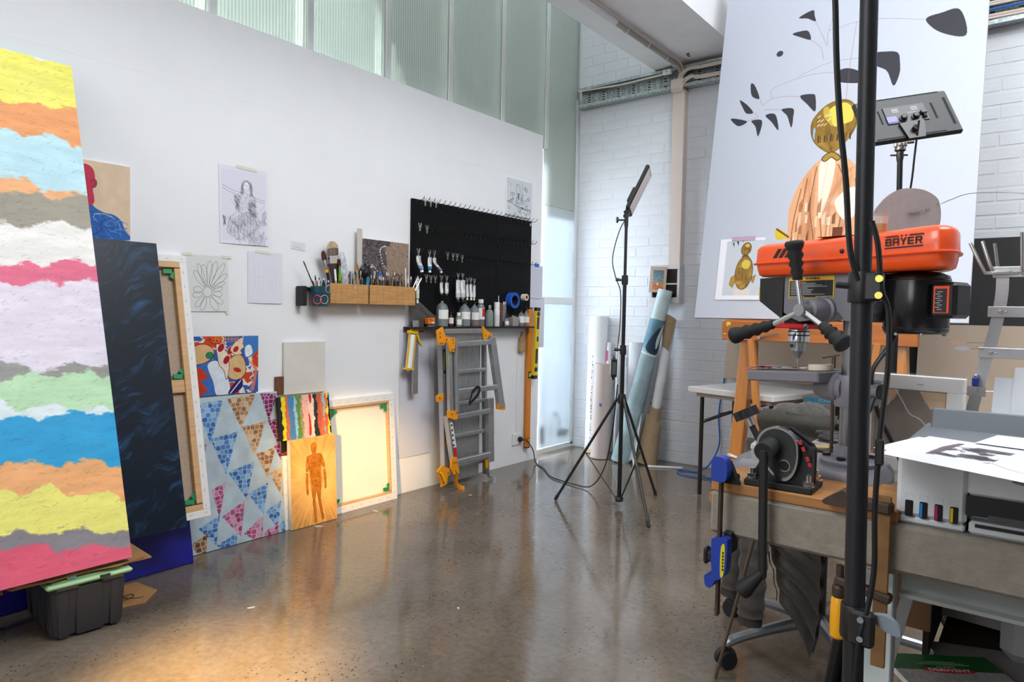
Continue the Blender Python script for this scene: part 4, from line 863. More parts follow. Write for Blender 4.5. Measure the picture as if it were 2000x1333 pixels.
# little cobble painting and beige board behind
def paint_cobble():
    w, h = 480, 370; a = canvas(w, h, '3A3234'); r = np.random.default_rng(6); n = 1500
    sx = r.random(n) * w; sy = r.random(n) * h; Y, X = np.mgrid[0:h, 0:w]; ed = np.where(Y < 40, 280, 240 - 10 * np.sin(Y / 40)) 
    best = np.full((h, w), 1e9); sec = np.full((h, w), 1e9); idx = np.zeros((h, w), int)
    for k in range(n):
        x0, x1, y0, y1 = max(0, int(sx[k] - 40)), min(w, int(sx[k] + 40)), max(0, int(sy[k] - 40)), min(h, int(sy[k] + 40)); d = np.hypot(X[y0:y1, x0:x1] - sx[k], Y[y0:y1, x0:x1] - sy[k]); b = best[y0:y1, x0:x1]; s_ = sec[y0:y1, x0:x1]; i_ = idx[y0:y1, x0:x1]
        nb_ = d < b; s_[:] = np.where(nb_, b, np.minimum(s_, d)); i_[nb_] = k; b[:] = np.where(nb_, d, b)
    gap = sec - best; L_ = X < ed; g = r.random(n)[idx][..., None]
    a = np.where((gap > 1.9)[..., None], hexc('6E6669') * (.75 + .45 * g), a); tan = np.where((gap > .9)[..., None], hexc('A08B78') * (.93 + .12 * g), hexc('6E5C4E'))
    a = np.where(L_[..., None], a, tan)
    for pts in ([(232, 42), (205, 50), (180, 72), (178, 95), (190, 140), (205, 185), (232, 222)], [(100, 205), (90, 225), (118, 218), (150, 250), (195, 288)], [(40, 345), (60, 320), (110, 330), (150, 322), (205, 305)], [(236, 100), (236, 101)]):
        q = smoothp(pts, 4) if len(pts) > 2 else pts
        for x, y in q[::2]: fill(a, ellp(x, y, 8.5, 7.5), '222022'); fill(a, ellp(x, y, 7, 6), 'D9D8DA')
    return a
m = MB(); m.box((0, .225, 0), (.030, .45, .016), b=.001); tag(m.build('beige_batten', mat('beige_paint', 'C6BFB4', .6), M=LW(2.684, 1.265, .035)), 'narrow beige upright batten at the left edge of the cobble painting', 'batten')
board('cobble_painting', 'small painting of grey cobbles with white stone lines and a plain tan side', 'painting', LW(2.702, 1.375, .022), .384, .283, .016, picmat('cobble_picture', paint_cobble()), M_edge)

# pegboard
pg = thing('pegboard', 'large black pegboard with rows of hooks on the white wall', 'pegboard', LW(3.13, 1.116, .001))
M_peg = mat('pegboard_black', '0E0F10', .7, spec=.15)
for i in range(3):
    m = MB(); m.box((.44 * (i + .5), .4245, .010), (.4385, .849, .018), b=.0015); m.build('board_panel', M_peg, pg)
holes = MB(); 
for i in range(52):
    for j in range(33): holes.box((.025 + i * .0249, .025 + j * .025, .0191), (.005, .005, .0006))
holes.build('peg_holes', mat('hole_black', '060606', .9), pg, kind='stuff')
hk0 = MB(); hk0.tube([(0, 0, .018), (0, 0, .075), (0, .003, .083), (0, .016, .094), (0, .022, .096)], .0022, 6); hk0.box((0, -.004, .021), (.010, .022, .003)); hkp = None
for row, (h, n0, n1) in enumerate([(.838, 0, 26), (.662, 1, 26), (.495, 0, 26), (.338, 0, 15)]):
    for i in range(n0, n1):
        if hkp is None: hkp = hk0.build('hook', M_blackp, pg); o_ = hkp
        else: o_ = hkp.copy(); COL.objects.link(o_); o_.parent = pg
        o_.location = (.035 + i * .0502, h, 0)
m = MB(); m.box((1.300, .822, .0195), (.014, .022, .001)); m.build('price_sticker', M_label, pg)
# clips
def clip(label, s, h, o=.085, group=None):
    t = thing('wire_clip', label, 'clip', LW(s, h, o), group)
    for sx in (-1, 1):
        m = MB(); m.tube(spline3([(sx * .003, -.006, 0), (sx * .008, .012, 0), (sx * .013, .026, 0), (sx * .010, .033, 0), (sx * .006, .024, 0), (sx * .002, .004, 0)], 5), .0014, 5); m.build('wire_loop', M_flat, t)
    m = MB(); m.box((0, -.012, 0), (.011, .016, .007), b=.002); m.build('jaw', M_steel, t); return t
for lab, g, pos in (('empty silver clip on the top hook row of the pegboard', 'clips on the top hook row', [(3.185, 1.935), (3.235, 1.935), (3.285, 1.935)]), ('empty silver clip on the second hook row of the pegboard', 'clips on the second hook row', [(3.14, 1.765), (3.205, 1.757)]),
                    ('empty silver clip right of the hanging tubes on the third hook row', 'empty clips on the third hook row', [(3.405, 1.597), (3.458, 1.594), (3.50, 1.595), (3.552, 1.588)]), ('empty silver clip at the left of the lowest hook row', 'empty clips on the lowest hook row', [(3.205, 1.432), (3.247, 1.428), (3.288, 1.430)])):
    for lab, (s, h) in zip(['%s empty silver clip %s' % (o_, lab[18:]) for o_ in (['left', 'right'] if len(pos) == 2 else ['leftmost', 'middle', 'rightmost'] if len(pos) == 3 else ['first', 'second', 'third', 'fourth'])], pos): clip(lab, s, h)
M_tube = mat('tube_white', 'E0E2E4', .35); M_cap = mat('cap_white', 'EDEDEB', .35)
def tube(label, s, ht, hb, w, band, capm, bend=0.0, o=.088, prints=True):
    """paint tube hung by its crimp, cap down"""
    t = thing('paint_tube', label, 'paint tube', LW(s, ht, o)); L_ = ht - hb; bl = L_ * .80
    ax = lambda v: (bend * max(0, v - .35) ** 1.2 * 1.6) * L_
    def body(v0, v1):
        m = MB(); m.grid(lambda u, v: (lambda q: Vector((ax(q) + (w / 2) * (1 - .12 * q) * math.cos(u * 6.2832), -q * bl, (.0015 + .30 * w * min(1, q * 1.4)) * math.sin(u * 6.2832))))(v0 + (v1 - v0) * v), 16, 6, uv=False); return m
    body(0, .76).build('tube_body', M_tube, t); body(.76, 1).build('colour_band', band, t)
    m = MB(); m.box((0, -.002, 0), (w * 1.03, .008, .003)); m.build('crimp', M_steel, t)
    q = Vector((ax(1), -bl, 0)); d = Vector((bend * .9, -1, 0)).normalized(); m = MB(); m.lathe([(w * .40, -.001), (w * .22, L_ * .04), (w * .22, L_ * .07)], q, d, 12); m.build('shoulder', band, t)
    m = MB(); m.lathe([(w * .24, L_ * .07), (w * .26, L_ * .10), (w * .30, L_ * .19), (w * .29, L_ * .20)], q, d, 12); m.build('cap', capm, t)
    if prints:
        m = MB()
        for k in range(5): m.box((ax(.1 + .1 * k) + (k % 2) * .004, -(.10 + .105 * k) * bl, .0035 + .30 * w * min(1, (.10 + .105 * k) * 1.4)), (w * (.5 - .06 * (k % 3)), .0022, .0006))
        m.build('printed_lines', M_ink, t, kind='stuff')
    return t
for lab, s, ht, hb, w, bc, cc, bend in [
    ('white paint tube with a light blue lower end, leftmost on the third hook row', 3.128, 1.582, 1.478, .040, '8FB2DE', M_cap, .28), ('white paint tube with a teal lower end on the third hook row', 3.230, 1.580, 1.480, .036, '1E7FA3', M_cap, .02), ('bent white paint tube with a lilac lower end on the third hook row', 3.275, 1.580, 1.482, .033, 'A495BE', M_cap, .62),
    ('narrow white paint tube, left of the pair on the lowest hook row', 3.345, 1.418, 1.330, .030, 'DADCDD', M_blackp, .05), ('white paint tube with red spots, right of the pair on the lowest hook row', 3.398, 1.418, 1.328, .034, 'C9CBCD', M_blackp, -.03),
    ('large white paint tube, left of the cluster on the lowest hook row', 3.512, 1.443, 1.290, .043, 'C4C5C9', M_blackp, 0), ('large white paint tube, second in the cluster on the lowest hook row', 3.560, 1.444, 1.292, .048, 'BFC2C2', M_blackp, 0),
    ('small paint tube in the middle of the cluster on the lowest hook row', 3.608, 1.415, 1.306, .028, 'E5E7E8', M_cap, 0), ('cream tinted small paint tube on the lowest hook row', 3.645, 1.418, 1.306, .030, 'E9E4D6', M_cap, .04), ('rightmost small paint tube on the lowest hook row', 3.683, 1.412, 1.306, .027, 'DDE5DC', M_cap, -.02)]:
    tube(lab, s, ht, hb, w, mat('band_' + bc, bc, .35), cc, bend)
    clip('silver clip gripping the ' + lab.replace('white ', '').replace('paint ', '').replace(',', '').replace(' on the third hook row', '').replace(' on the lowest hook row', '').replace('with a ', 'with '), s, ht + .016, .086)
tube('long pale green striped paint tube hanging between box and pegboard', 3.128, 1.437, 1.272, .030, mat('band_g', 'C9D6B8', .4), M_cap, 0, .082)
# shelf
sh = MB(); sh.box((.05, .67, 0), (.098, 1.33, .013), b=.001); sh_ = tag(sh.build('wall_shelf', M_blackm, M=T(WX + .001, 3.075, 1.1085)), 'narrow black shelf carrying bottles under the pegboard', 'shelf')
SH = 1.1155
def gmat(name, c, a=.45, r=.08): return mat(name, c, r, alpha=a, spec=.8)
def bottle(label, s, d, top, glass, liquid, fill_, lab, capm, cap_h=.022, neck=.3, shoulder=.62, lab_c=None, o=.052, square=False, lines=3, name='bottle', cr=None):
    t = thing(name, label, 'bottle', LW(s, SH, o) @ Matrix.Rotation(math.radians(-90), 4, 'X')); r = d / 2; H = top - SH; hb = H - cap_h   # local z up
    pr = [(r * .92, 0), (r, .004), (r, hb * shoulder), (r * .93, hb * (shoulder + .08)), (r * .7, hb * (shoulder + .2)), (r * neck, hb * .93), (r * neck, hb)]
    m = MB(); m.lathe(pr, n=4 if square else 24)
    if square: m.v = [tuple(Matrix.Rotation(math.radians(45), 3, 'Z') @ Vector((v[0] * 1.3, v[1] * 1.3, v[2]))) for v in m.v]
    m.build('glass', glass, t, smooth=30 if square else 50)
    if liquid: m = MB(); m.lathe([(r * .88, .004), (r * .95, .007), (r * .95, hb * fill_), (r * .3, hb * fill_ + .0005)], n=24); m.build('contents', liquid, t)
    if capm: m = MB(); cr_ = cr or r * neck * 1.25; m.lathe([(cr_, hb - .003), (cr_ * 1.02, hb + cap_h * .3), (cr_, H)], n=18); m.build('cap', capm, t)
    if lab:
        l0, l1 = lab; m = MB(); m.grid(lambda u, v: Vector((1.012 * r * math.cos(-2.9 + u * 4.4), 1.012 * r * math.sin(-2.9 + u * 4.4), hb * (l0 + (l1 - l0) * v))), 18, 1, uv=False); m.build('label', lab_c or M_label, t)
        m = MB(); r2 = random.Random(int(s * 1000))
        for k in range(lines):
            a0 = -1.1 + r2.random() * .2; hh = hb * (l1 - (l1 - l0) * (k + .8) / (lines + 1)); ww = .5 + r2.random() * .5
            m.grid(lambda u, v: Vector((1.02 * r * math.cos(a0 + u * ww), 1.02 * r * math.sin(a0 + u * ww), hh + (v - .5) * hb * .045)), 5, 1, uv=False)
        m.build('printed_lines', M_ink, t, kind='stuff')
    return t
G_clear = gmat('clear_glass', 'C6CFD2', .28); G_amber = gmat('amber_glass', '5A2A12', .8); G_green = gmat('green_glass', 'A8B7AE', .5); G_lt = gmat('pale_glass', 'B8BFA6', .45)
Lq_w = gmat('clear_liquid', '8D949A', .55); Lq_y = gmat('yellow_liquid', 'A8882E', .8); Lq_r = gmat('red_amber_liquid', '6A2416', .9); Lq_a = gmat('amber_liquid', '9A5312', .9)
bottle('large clear bottle with a broad white label left of the ladder top', 3.392, .088, 1.300, G_clear, Lq_w, .30, (.30, .66), None, .006, .22, .66, lines=4)
bottle('brown bottle with a plain white label behind the small white capped one', 3.478, .045, 1.220, G_amber, None, 0, (.25, .72), M_blackp, .018, .35)
bottle('small bottle of yellow oil with a square white cap', 3.540, .047, 1.216, G_lt, Lq_y, .55, (.18, .66), M_whitep, .022, .55, .72, o=.072, cr=.013)
bottle('large clear jar with a printed label and dark cap in the middle of the shelf', 3.622, .086, 1.312, G_clear, Lq_w, .32, (.32, .64), M_blackp, .03, .30, .64, lines=5)
bottle('clear bottle of red brown liquid beside the large clear jar', 3.728, .078, 1.296, G_clear, Lq_r, .60, (.30, .62), M_blackp, .014, .22, .6)
rb = bottle('bottle with a bright red label and a white screw cap', 3.806, .062, 1.316, gmat('grey_glass', '9DA3A6', .5), Lq_r, .3, (.30, .78), M_whitep, .026, .40, .74, M_label, .045, lines=1, cr=.020)
m = MB(); m.grid(lambda u, v: Vector((.0318 * math.cos(-2.0 + u * 1.6), .0318 * math.sin(-2.0 + u * 1.6), .172 * (.42 + .36 * v))), 10, 1, uv=False); m.build('red_label', M_red, rb)
bottle('square grey green glass bottle with a metal swing stopper', 3.898, .062, 1.275, G_green, None, 0, None, M_flat, .024, .35, .7, square=False)
bottle('tall white plastic bottle with a white lid', 3.985, .046, 1.300, M_whitep, None, 0, (.34, .62), M_whitep, .045, .80, .86, mat('label_grey', 'D4D8DC', .6), lines=3, cr=.0215)
bottle('little clear bottle with a black cap and white label', 4.076, .034, 1.206, G_clear, Lq_w, .25, (.20, .60), M_blackp, .022, .40, .7, o=.078)
bottle('white labelled brown bottle, left one of the pair at the right shelf end', 4.286, .056, 1.250, G_clear, Lq_a, .42, (.24, .66), M_blackp, .016, .25, .62, o=.055)
bottle('brown bottle with a white label and black cap, rightmost on the shelf', 4.354, .054, 1.268, G_clear, Lq_a, .42, (.24, .60), M_blackp, .026, .28, .58, o=.052)
t = thing('orange_carton', 'small orange cardboard box tilted on the shelf', 'box', LW(3.268, SH + .020, .06) @ Matrix.Rotation(math.radians(3), 4, 'Z')); m = MB(); m.box((0, .02, 0), (.062, .040, .035), b=.001); m.build('carton', mat('orange_card', 'E8761A', .55), t); m = MB(); m.box((-.012, .032, .0178), (.014, .006, .0006)); m.box((0, .024, .0178), (.036, .003, .0006)); m.build('printed_lines', M_ink, t); m = MB(); m.box((.014, .007, .0178), (.024, .008, .0006)); m.build('white_strip', M_label, t)
m = MB(); m.prism([(0, 0), (.06, 0), (.05, .019), (.03, .012), (.012, .019)], 0, .02); tag(m.build('foil_scrap', M_steel, M=LW(3.24, SH, .05)), 'crumpled foil scrap under the orange carton', 'foil')
t = thing('plastic_film', 'smoky crumpled clear plastic sheet behind the orange carton', 'plastic sheet', LW(3.10, SH, .024))
m = MB(); m.grid(lambda u, v: Vector((u * .33 - .01, v * (.21 - .19 * max(0, u - .1) ** .9), .012 + .008 * math.sin(9 * u + 5 * v) * math.cos(7 * v))), 22, 12, uv=False); m.build('film', mat('smoky_film', '6E6C6A', .25, alpha=.55, bump=.3, bscale=60), t)
t = thing('tool_jar', 'copper coloured jar and clear sleeve of tools behind the little bottle', 'jar', LW(4.075, SH, .03)); m = MB(); m.box((-.022, .09, 0), (.028, .178, .03), b=.003); m.build('copper_jar', mat('copper_brown', '7C4A38', .4, .3), t); m = MB(); m.box((.022, .085, .0), (.036, .165, .03), b=.003); m.build('clear_sleeve', gmat('sleeve', '6F7480', .5), t); m = MB(); m.tube([(.012, .04, 0), (.02, .19, 0)], .0055, 8); m.build('white_tool', M_whitep, t); m = MB(); m.tube([(.02, .04, .004), (.036, .19, .004)], .005, 8); m.build('pale_tool', mat('pale_yellow', 'C9C79A', .5), t); m = MB(); m.tube([(-.04, .1, 0), (-.045, .235, 0)], .003, 6); m.build('thin_tool', M_whitep, t)
t = thing('grey_box', 'small grey box on the shelf left of the two brown bottles', 'box', LW(4.195, SH, .05)); m = MB(); m.box((0, .036, 0), (.075, .071, .05), b=.002); m.build('tray', mat('grey_card', '98908C', .7), t); m = MB(); m.ell((-.01, .075, 0), (.012, .012, .01)); m.ell((.015, .072, .005), (.009, .012, .01)); m.build('wax_lumps', mat('wax', '8E847C', .6), t)
def roll(name, label, s, h, o, R, r, wd, m1, m2=None):
    t = thing(name, label, 'tape', LW(s, h, o)); m = MB(); m.lathe([(r, -wd / 2), (R, -wd / 2), (R, wd / 2), (r, wd / 2), (r, -wd / 2)], n=36, caps=False); m.build('tape_winding', m1, t)
    m = MB(); m.lathe([(r - .004, -wd / 2), (r, -wd / 2), (r, wd / 2), (r - .004, wd / 2), (r - .004, -wd / 2)], n=36, caps=False); m.build('core', m2 or M_card, t); return t
roll('tape_roll', 'roll of blue tape hanging on the pegboard above the bottles', 4.180, 1.318, .050, .062, .040, .048, mat('blue_tape', '1B55B5', .5), mat('dark_blue', '14213F', .6)); roll('tape_roll', 'roll of cream tape hanging in front of the blue roll', 4.262, 1.345, .105, .026, .014, .040, mat('cream_tape', 'DCCDB6', .6), mat('brown_core', '7E4A33', .7))
# papers and drawings on the right end of the wall
def paint_dood():
    w, h = 320, 320; a = canvas(w, h, 'D3D7DC'); r = np.random.default_rng(8); k = '4A4A4E'
    for x0, y0, x1, y1 in ((120, 40, 165, 120), (125, 120, 165, 170)): line(a, [(x0, y0), (x1 - 6, y0 + 6), (x1, y1), (x0, y1), (x0, y0)], 1.6, k)
    line(a, [(190, 20), (190, 190)], 1.3, k); line(a, smoothp([(0, 205), (50, 205), (100, 230), (200, 240), (310, 245)], 6), 1.8, k); line(a, [(120, 120), (165, 120)], 1.4, k); fill(a, [(140, 125), (152, 125), (152, 165), (140, 165)], '2A2A2E')
    for i in range(26): x, y = 10 + r.random() * 290, 120 + r.random() * 190; line(a, ellp(x, y, 6 + 14 * r.random(), 6 + 22 * r.random(), r.random() * 60), 1.3, k)
    for x, y in ((50, 120), (215, 50), (235, 60)): line(a, [(x, y), (x + 22, y), (x + 22, y + 28), (x, y + 28), (x, y), (x, y + 14), (x + 22, y + 14)], 1.4, k)
    for i in range(16): x, y = 190 + r.random() * 110, 230 + r.random() * 70; fill(a, ellp(x, y, 3 + 3 * r.random(), 4), '26262A')
    for x, y in ((10, 30), (40, 45)): line(a, [(x, y), (x + 12, y + 10)], 1.5, k)
    return a
board('doodle_board', 'white board with black ink doodles above the right end of the pegboard', 'drawing', LW(4.125, 1.985, .003), .325, .285, .012, picmat('doodle_picture', paint_dood(), .7), M_label)
def paint_grid():
    a = canvas(200, 280, 'D0D0DC')
    for y in range(40, 260, 16): line(a, [(20, y), (180, y)], .8, 'BDBDCB')
    for x in range(30, 180, 14): line(a, [(x, 30), (x, 150)], .7, 'C0C0CE')
    return a
M_lilac = mat('lilac_paper', 'D2D2DD', .8)
sheet('gridded_sheet', 'curling lilac sheet fixed with blue tape right of the pegboard', 4.463, 1.345, .172, .27, picmat('grid_picture', paint_grid(), .8), [(.085, .272, .06, .028, 0)], o=.004, tapem=mat('bright_blue_tape', '1F62C4', .5))
sheet('long_sheet', 'plain lilac sheet hanging below the gridded one behind the spirit levels', 4.47, .935, .20, .42, M_lilac, o=.002)
sheet('large_sheet', 'large blank lilac sheet hanging under the shelf left of the ladder', 3.050, .240, .292, .855, M_lilac, [(.12, .848, .19, .022, 0)], tapem=M_mauve)
# power point
so = thing('wall_socket', 'white power point with a black plug low on the wall', 'socket', LW(4.265, .152, .001)); m = MB(); m.box((.058, .050, .005), (.116, .1, .010), b=.004); m.build('plate', M_whitep, so)
for x in (.030, .086): m = MB(); m.box((x, .082, .0115), (.012, .014, .004), b=.001); m.build('switch', M_cap, so)
m = MB(); m.lathe([(.021, .010), (.021, .03), (.016, .038)], (.086, .045, 0), (0, 0, 1), 18); m.tube(spline3([(.086, .045, .03), (.10, .043, .05), (.112, .043, .055)], 4), .006, 8); m.build('plug', M_blackp, so)
m = MB(); m.box((0, 0, 0), (.010, .03, .80)); tag(m.build('cable_cover', M_white, M=T(WX + .006, 4.325, .655)), 'white plastic cable cover running up the wall from the power point', 'cable cover')
# spirit levels
lv = thing('orange_level', 'long orange spirit level hanging upright by the wall end', 'spirit level', LW(4.405, .118, .03)); m = MB(); m.box((.026, .57, 0), (.052, 1.13, .024), b=.002); m.build('beam', mat('orange_enamel', 'D97F14', .4), lv)
for y in (.004, 1.143): m = MB(); m.box((.026, y, 0), (.054, .012, .026), b=.002); m.build('end_cap', M_blackp, lv)
m = MB(); m.box((.026, .60, .0125), (.034, .055, .003), b=.001); m.build('vial_window', M_blackp, lv); m = MB(); m.cyl((.026, .585, .014), (.026, .615, .014), .009, n=12); m.build('vial', mat('vial_green', 'A7E34A', .2, emit=None), lv)
m = MB(); m.lathe([(.017, .0118), (.017, .014), (.012, .014)], (.026, .065, 0), (0, 0, 1), 20); m.build('round_vial', M_blackp, lv); m = MB(); m.cyl((.026, .065, .0135), (.026, .065, .0155), .010, n=16); m.build('bubble', MATS['vial_green'], lv)
ly = thing('yellow_level', 'short yellow and black spirit level hanging at the wall edge', 'spirit level', LW(4.452, .692, .055) @ Matrix.Rotation(math.radians(-2.5), 4, 'Z'))
m = MB(); m.box((.026, .285, 0), (.050, .57, .026), b=.002); m.build('beam', mat('yellow_enamel', 'E5C412', .4), ly)
for y in (.008, .563): m = MB(); m.box((.026, y, 0), (.054, .03, .03), b=.003); m.build('end_cap', M_blackp, ly)
for y, hh in ((.45, .10), (.18, .12)): m = MB(); m.box((.026, y, .0135), (.030, hh, .003), b=.0012); m.build('grip_slot', M_blackp, ly)
for y in (.525, .07): m = MB(); m.lathe([(.020, .012), (.020, .016), (.012, .016)], (.026, y, 0), (0, 0, 1), 18); m.build('vial_ring', M_blackp, ly)
m = MB(); m.box((.030, .32, .0135), (.02, .04, .003)); m.build('vial', M_blackp, ly)
pb = thing('wall_brush', 'wide whitewash brush with a wooden head hanging under the shelf end', 'brush', LW(4.30, .90, .02)); m = MB(); m.box((.035, .045, .01), (.075, .075, .022), b=.003); m.build('bristles', mat('straw_bristle', 'A88B66', .85, var=.25, vscale=60, stretch=(3, .2, 1)), pb); m = MB(); m.prism([(.0, .08), (.072, .08), (.066, .12), (.045, .135), (.04, .17), (.03, .17), (.025, .135), (.006, .12)], 0, .02); m.build('head', mat('brush_head', '9A7A58', .6), pb)
# caulking gun and rulers
cg = thing('caulking_gun', 'yellow caulking gun with a white cartridge hanging below the shelf', 'caulking gun', LW(3.075, .822, .06) @ Matrix.Rotation(math.radians(-7), 4, 'Z'))
m = MB(); m.cyl((.0, .02, 0), (.0, .245, 0), .023, n=16); m.build('cartridge', M_label, cg); m = MB(); m.lathe([(.012, 0), (.006, -.014), (.004, -.022)], (0, .02, 0), (0, 1, 0), 10); m.build('nozzle', M_whitep, cg)
m = MB()
for x in (-.027, .027): m.box((x, .135, .008), (.007, .25, .010))
m.box((0, .018, 0), (.062, .012, .045)); m.box((0, .26, 0), (.062, .022, .045), b=.004); m.box((.012, .275, 0), (.05, .02, .03), b=.004); m.build('cradle', M_yel, cg)
m = MB(); m.prism([(.0, .27), (.05, .278), (.115, .292), (.116, .302), (.05, .296), (-.01, .292)], -.008, .008); m.prism([(.02, .275), (.04, .27), (.085, .195), (.105, .185), (.108, .175), (.09, .178), (.06, .205)], -.007, .007); m.build('trigger', M_yel, cg); m = MB(); m.tube([(.0, .25, .0), (.01, .34, .0)], .004, 8); m.build('plunger_rod', M_steel, cg)
rl = MB(); rl.box((.028, .245, 0), (.056, .49, .006), b=.001); rl.box((.003, .245, .004), (.006, .49, .010)); r1 = tag(rl.build('aluminium_ruler', M_alu, M=LW(3.112, .668, .055)), 'wide aluminium straightedge hanging beside the caulking gun', 'ruler'); m = MB(); m.box((.006, .25, .0035), (.008, .48, .0012)); m.build('black_rule_strip', M_blackm, r1)
m = MB()
for k in range(20): m.box((.038, .02 + k * .0235, .0036), (.012 if k % 5 else .02, .0016, .0006))
m.build('scale_marks', M_ink, r1, kind='stuff')
# folding work-platform ladder
ld = thing('folding_ladder', 'folded aluminium platform ladder with orange hinges leaning under the shelf', 'ladder', LW(3.30, 0, 0)); S0 = 3.30
def q(s, h, o): return (s - S0, h, o)
def rail(name, a, b, w, d, mt=M_alu):
    m = MB(); m.bar(a, b, w, d, up=(0, 0, 1), b=.003); m.build(name, mt, ld)
for i in range(6):
    s = 3.388 + i * .062; m = MB(); m.box((s - S0, .565, .116), (.060, 1.06, .008), b=.002); m.box((s - S0 - .012, .565, .1205), (.004, 1.05, .004)); m.box((s - S0 + .012, .565, .1205), (.004, 1.05, .004)); m.build('platform_plank', M_alu, ld)
rail('back_rail', q(3.315, 1.06, .115), q(3.355, .04, .135), .030, .044); rail('back_rail', q(3.355, 1.06, .125), q(3.392, .04, .13), .022, .03); rail('back_rail', q(3.752, 1.10, .125), q(3.790, .03, .13), .020, .04)
m = MB(); m.box((3.545 - S0, 1.086, .130), (.42, .034, .03), b=.003); m.build('top_rung', M_alu, ld)
for h in (1.00, .805, .582, .356, .135): m = MB(); m.box((3.60 - S0 + (0.01 if h < .6 else 0), h, .137), (.33, .026, .028), b=.004); m.build('back_rung', M_alu, ld)
rail('front_rail', q(3.345, 1.035, .215), q(3.362, .54, .225), .022, .05); rail('front_rail', q(3.305, 1.05, .20), q(3.325, .54, .21), .036, .03)
rail('front_rail', q(3.735, 1.045, .21), q(3.842, .53, .225), .058, .04); rail('front_rail', q(3.318, .52, .19), q(3.40, .13, .19), .045, .045); rail('front_rail', q(3.77, .60, .175), q(3.788, .13, .175), .060, .04)
for (s0, s1, h0, h1, o) in ((3.365, 3.73, 1.000, 1.010, .215), (3.37, 3.80, .68, .682, .225), (3.345, 3.76, .500, .510, .19), (3.40, 3.775, .185, .188, .185)): m = MB(); m.bar(q(s0, h0, o), q(s1, h1, o), .032, .036, up=(0, 1, 0), b=.005); m.build('front_rung', M_alu, ld)
M_or = mat('orange_hinge', 'F29A10', .4)
def plate(name, pts, o, th=.014, mt=M_or, bolts=()):
    m = MB(); m.prism([(s - S0, h) for s, h in pts], o, o + th); b_ = m.build(name, mt, ld)
    for s, h in bolts:
        m = MB(); m.cyl((s - S0, h, o + th - .001), (s - S0, h, o + th + .004), .006, n=10); m.build('bolt', M_chrome, b_)
plate('top_hinge', [(3.184, 1.095), (3.235, 1.118), (3.252, 1.075), (3.262, 1.055), (3.285, 1.05), (3.292, 1.035), (3.280, 1.018), (3.262, 1.02), (3.248, .999), (3.200, 1.002)], .20, .016, bolts=[(3.205, 1.078), (3.208, 1.052), (3.268, 1.035), (3.21, 1.012), (3.23, 1.012)])
plate('top_hinge', [(3.272, 1.046), (3.332, 1.047), (3.330, .952), (3.286, .956), (3.262, 1.02)], .225, .012, bolts=[(3.308, 1.035), (3.308, 1.012), (3.298, .968), (3.32, .968)])
plate('top_hinge', [(3.640, 1.125), (3.652, 1.122), (3.662, 1.100), (3.735, 1.070), (3.742, 1.048), (3.700, 1.045), (3.672, 1.025), (3.655, 1.03)], .20, .014, bolts=[(3.668, 1.055), (3.712, 1.055)])
plate('rail_foot', [(3.282, .560), (3.372, .552), (3.372, .498), (3.345, .492), (3.285, .512)], .215, .02, bolts=[(3.31, .535)]); plate('rail_foot', [(3.795, .556), (3.880, .556), (3.886, .510), (3.86, .506), (3.800, .518)], .215, .02, bolts=[(3.83, .535)])
plate('stay_bracket', [(3.225, .655), (3.250, .668), (3.290, .670), (3.290, .622), (3.235, .616)], .165, .012, bolts=[(3.252, .642)])
plate('lower_hinge', [(3.325, .228), (3.375, .232), (3.405, .120), (3.350, .118), (3.320, .165)], .215, .014, bolts=[(3.345, .20), (3.365, .20), (3.36, .145), (3.372, .128)])
plate('lower_hinge', [(3.205, .160), (3.232, .178), (3.258, .195), (3.285, .175), (3.318, .165), (3.330, .125), (3.305, .110), (3.296, .06), (3.245, .048), (3.248, .085)], .20, .014, bolts=[(3.222, .155), (3.305, .135), (3.262, .075)])
plate('lower_hinge', [(3.735, .150), (3.765, .145), (3.758, .085), (3.745, .085)], .17, .01)
m = MB(); m.tube([q(3.222, .155, .222), q(3.238, .135, .228), q(3.265, .085, .226)], .006, 8); m.build('release_lever', mat('bright_yellow', 'F5C52A', .35), ld)
m = MB(); m.prism([(3.300 - S0, .640), (3.322 - S0, .642)] and [(0.002, .63), (.028, .632), (.026, .65), (.004, .65)], .15, .16); m.build('rail_gusset', M_alu, ld)
for s0, o in ((3.405, .19), (3.762, .175)):
    m = MB(); pts = spline3([(s0 - S0, .16, o), (s0 - S0 + .004, .07, o), (s0 - S0 + .012, .028, o + .004), (s0 - S0 + .03, .010, o + .03), (s0 - S0 + .04, .009, o + .05)], 5)
    for a_, b_ in zip(pts[:-1], pts[1:]): m.bar(a_, b_, .030, .006, up=(1, 0, 0))
    m.build('stabiliser_foot', M_or if s0 < 3.5 else M_alu, ld)
m = MB(); pp_ = spline3([q(3.50, .665, .247), q(3.545, .70, .25), q(3.572, .685, .252), q(3.545, .64, .252), q(3.470, .585, .245)], 6)
for a_, b_ in zip(pp_[:-1], pp_[1:]): m.bar(a_, b_, .018, .004, up=(0, 0, 1))
m.bar(q(3.50, .665, .247), q(3.47, .585, .245), .012, .004); m.build('strap', M_blackm, ld)
plate('warning_sticker', [(3.318, .965), (3.340, .965), (3.346, .80), (3.324, .80)], .142, .0012, M_blackp); plate('yellow_print', [(3.322, .945), (3.328, .945), (3.332, .82), (3.326, .82)], .1435, .001, mat('yellow_print', 'D9D21A', .5)); plate('yellow_sticker', [(3.291, .925), (3.325, .925), (3.326, .895), (3.292, .895)], .2165, .001, MATS['yellow_print'])
plate('orange_decal', [(3.336, .445), (3.356, .442), (3.362, .29), (3.352, .285), (3.343, .295)], .1575, .001, M_or)
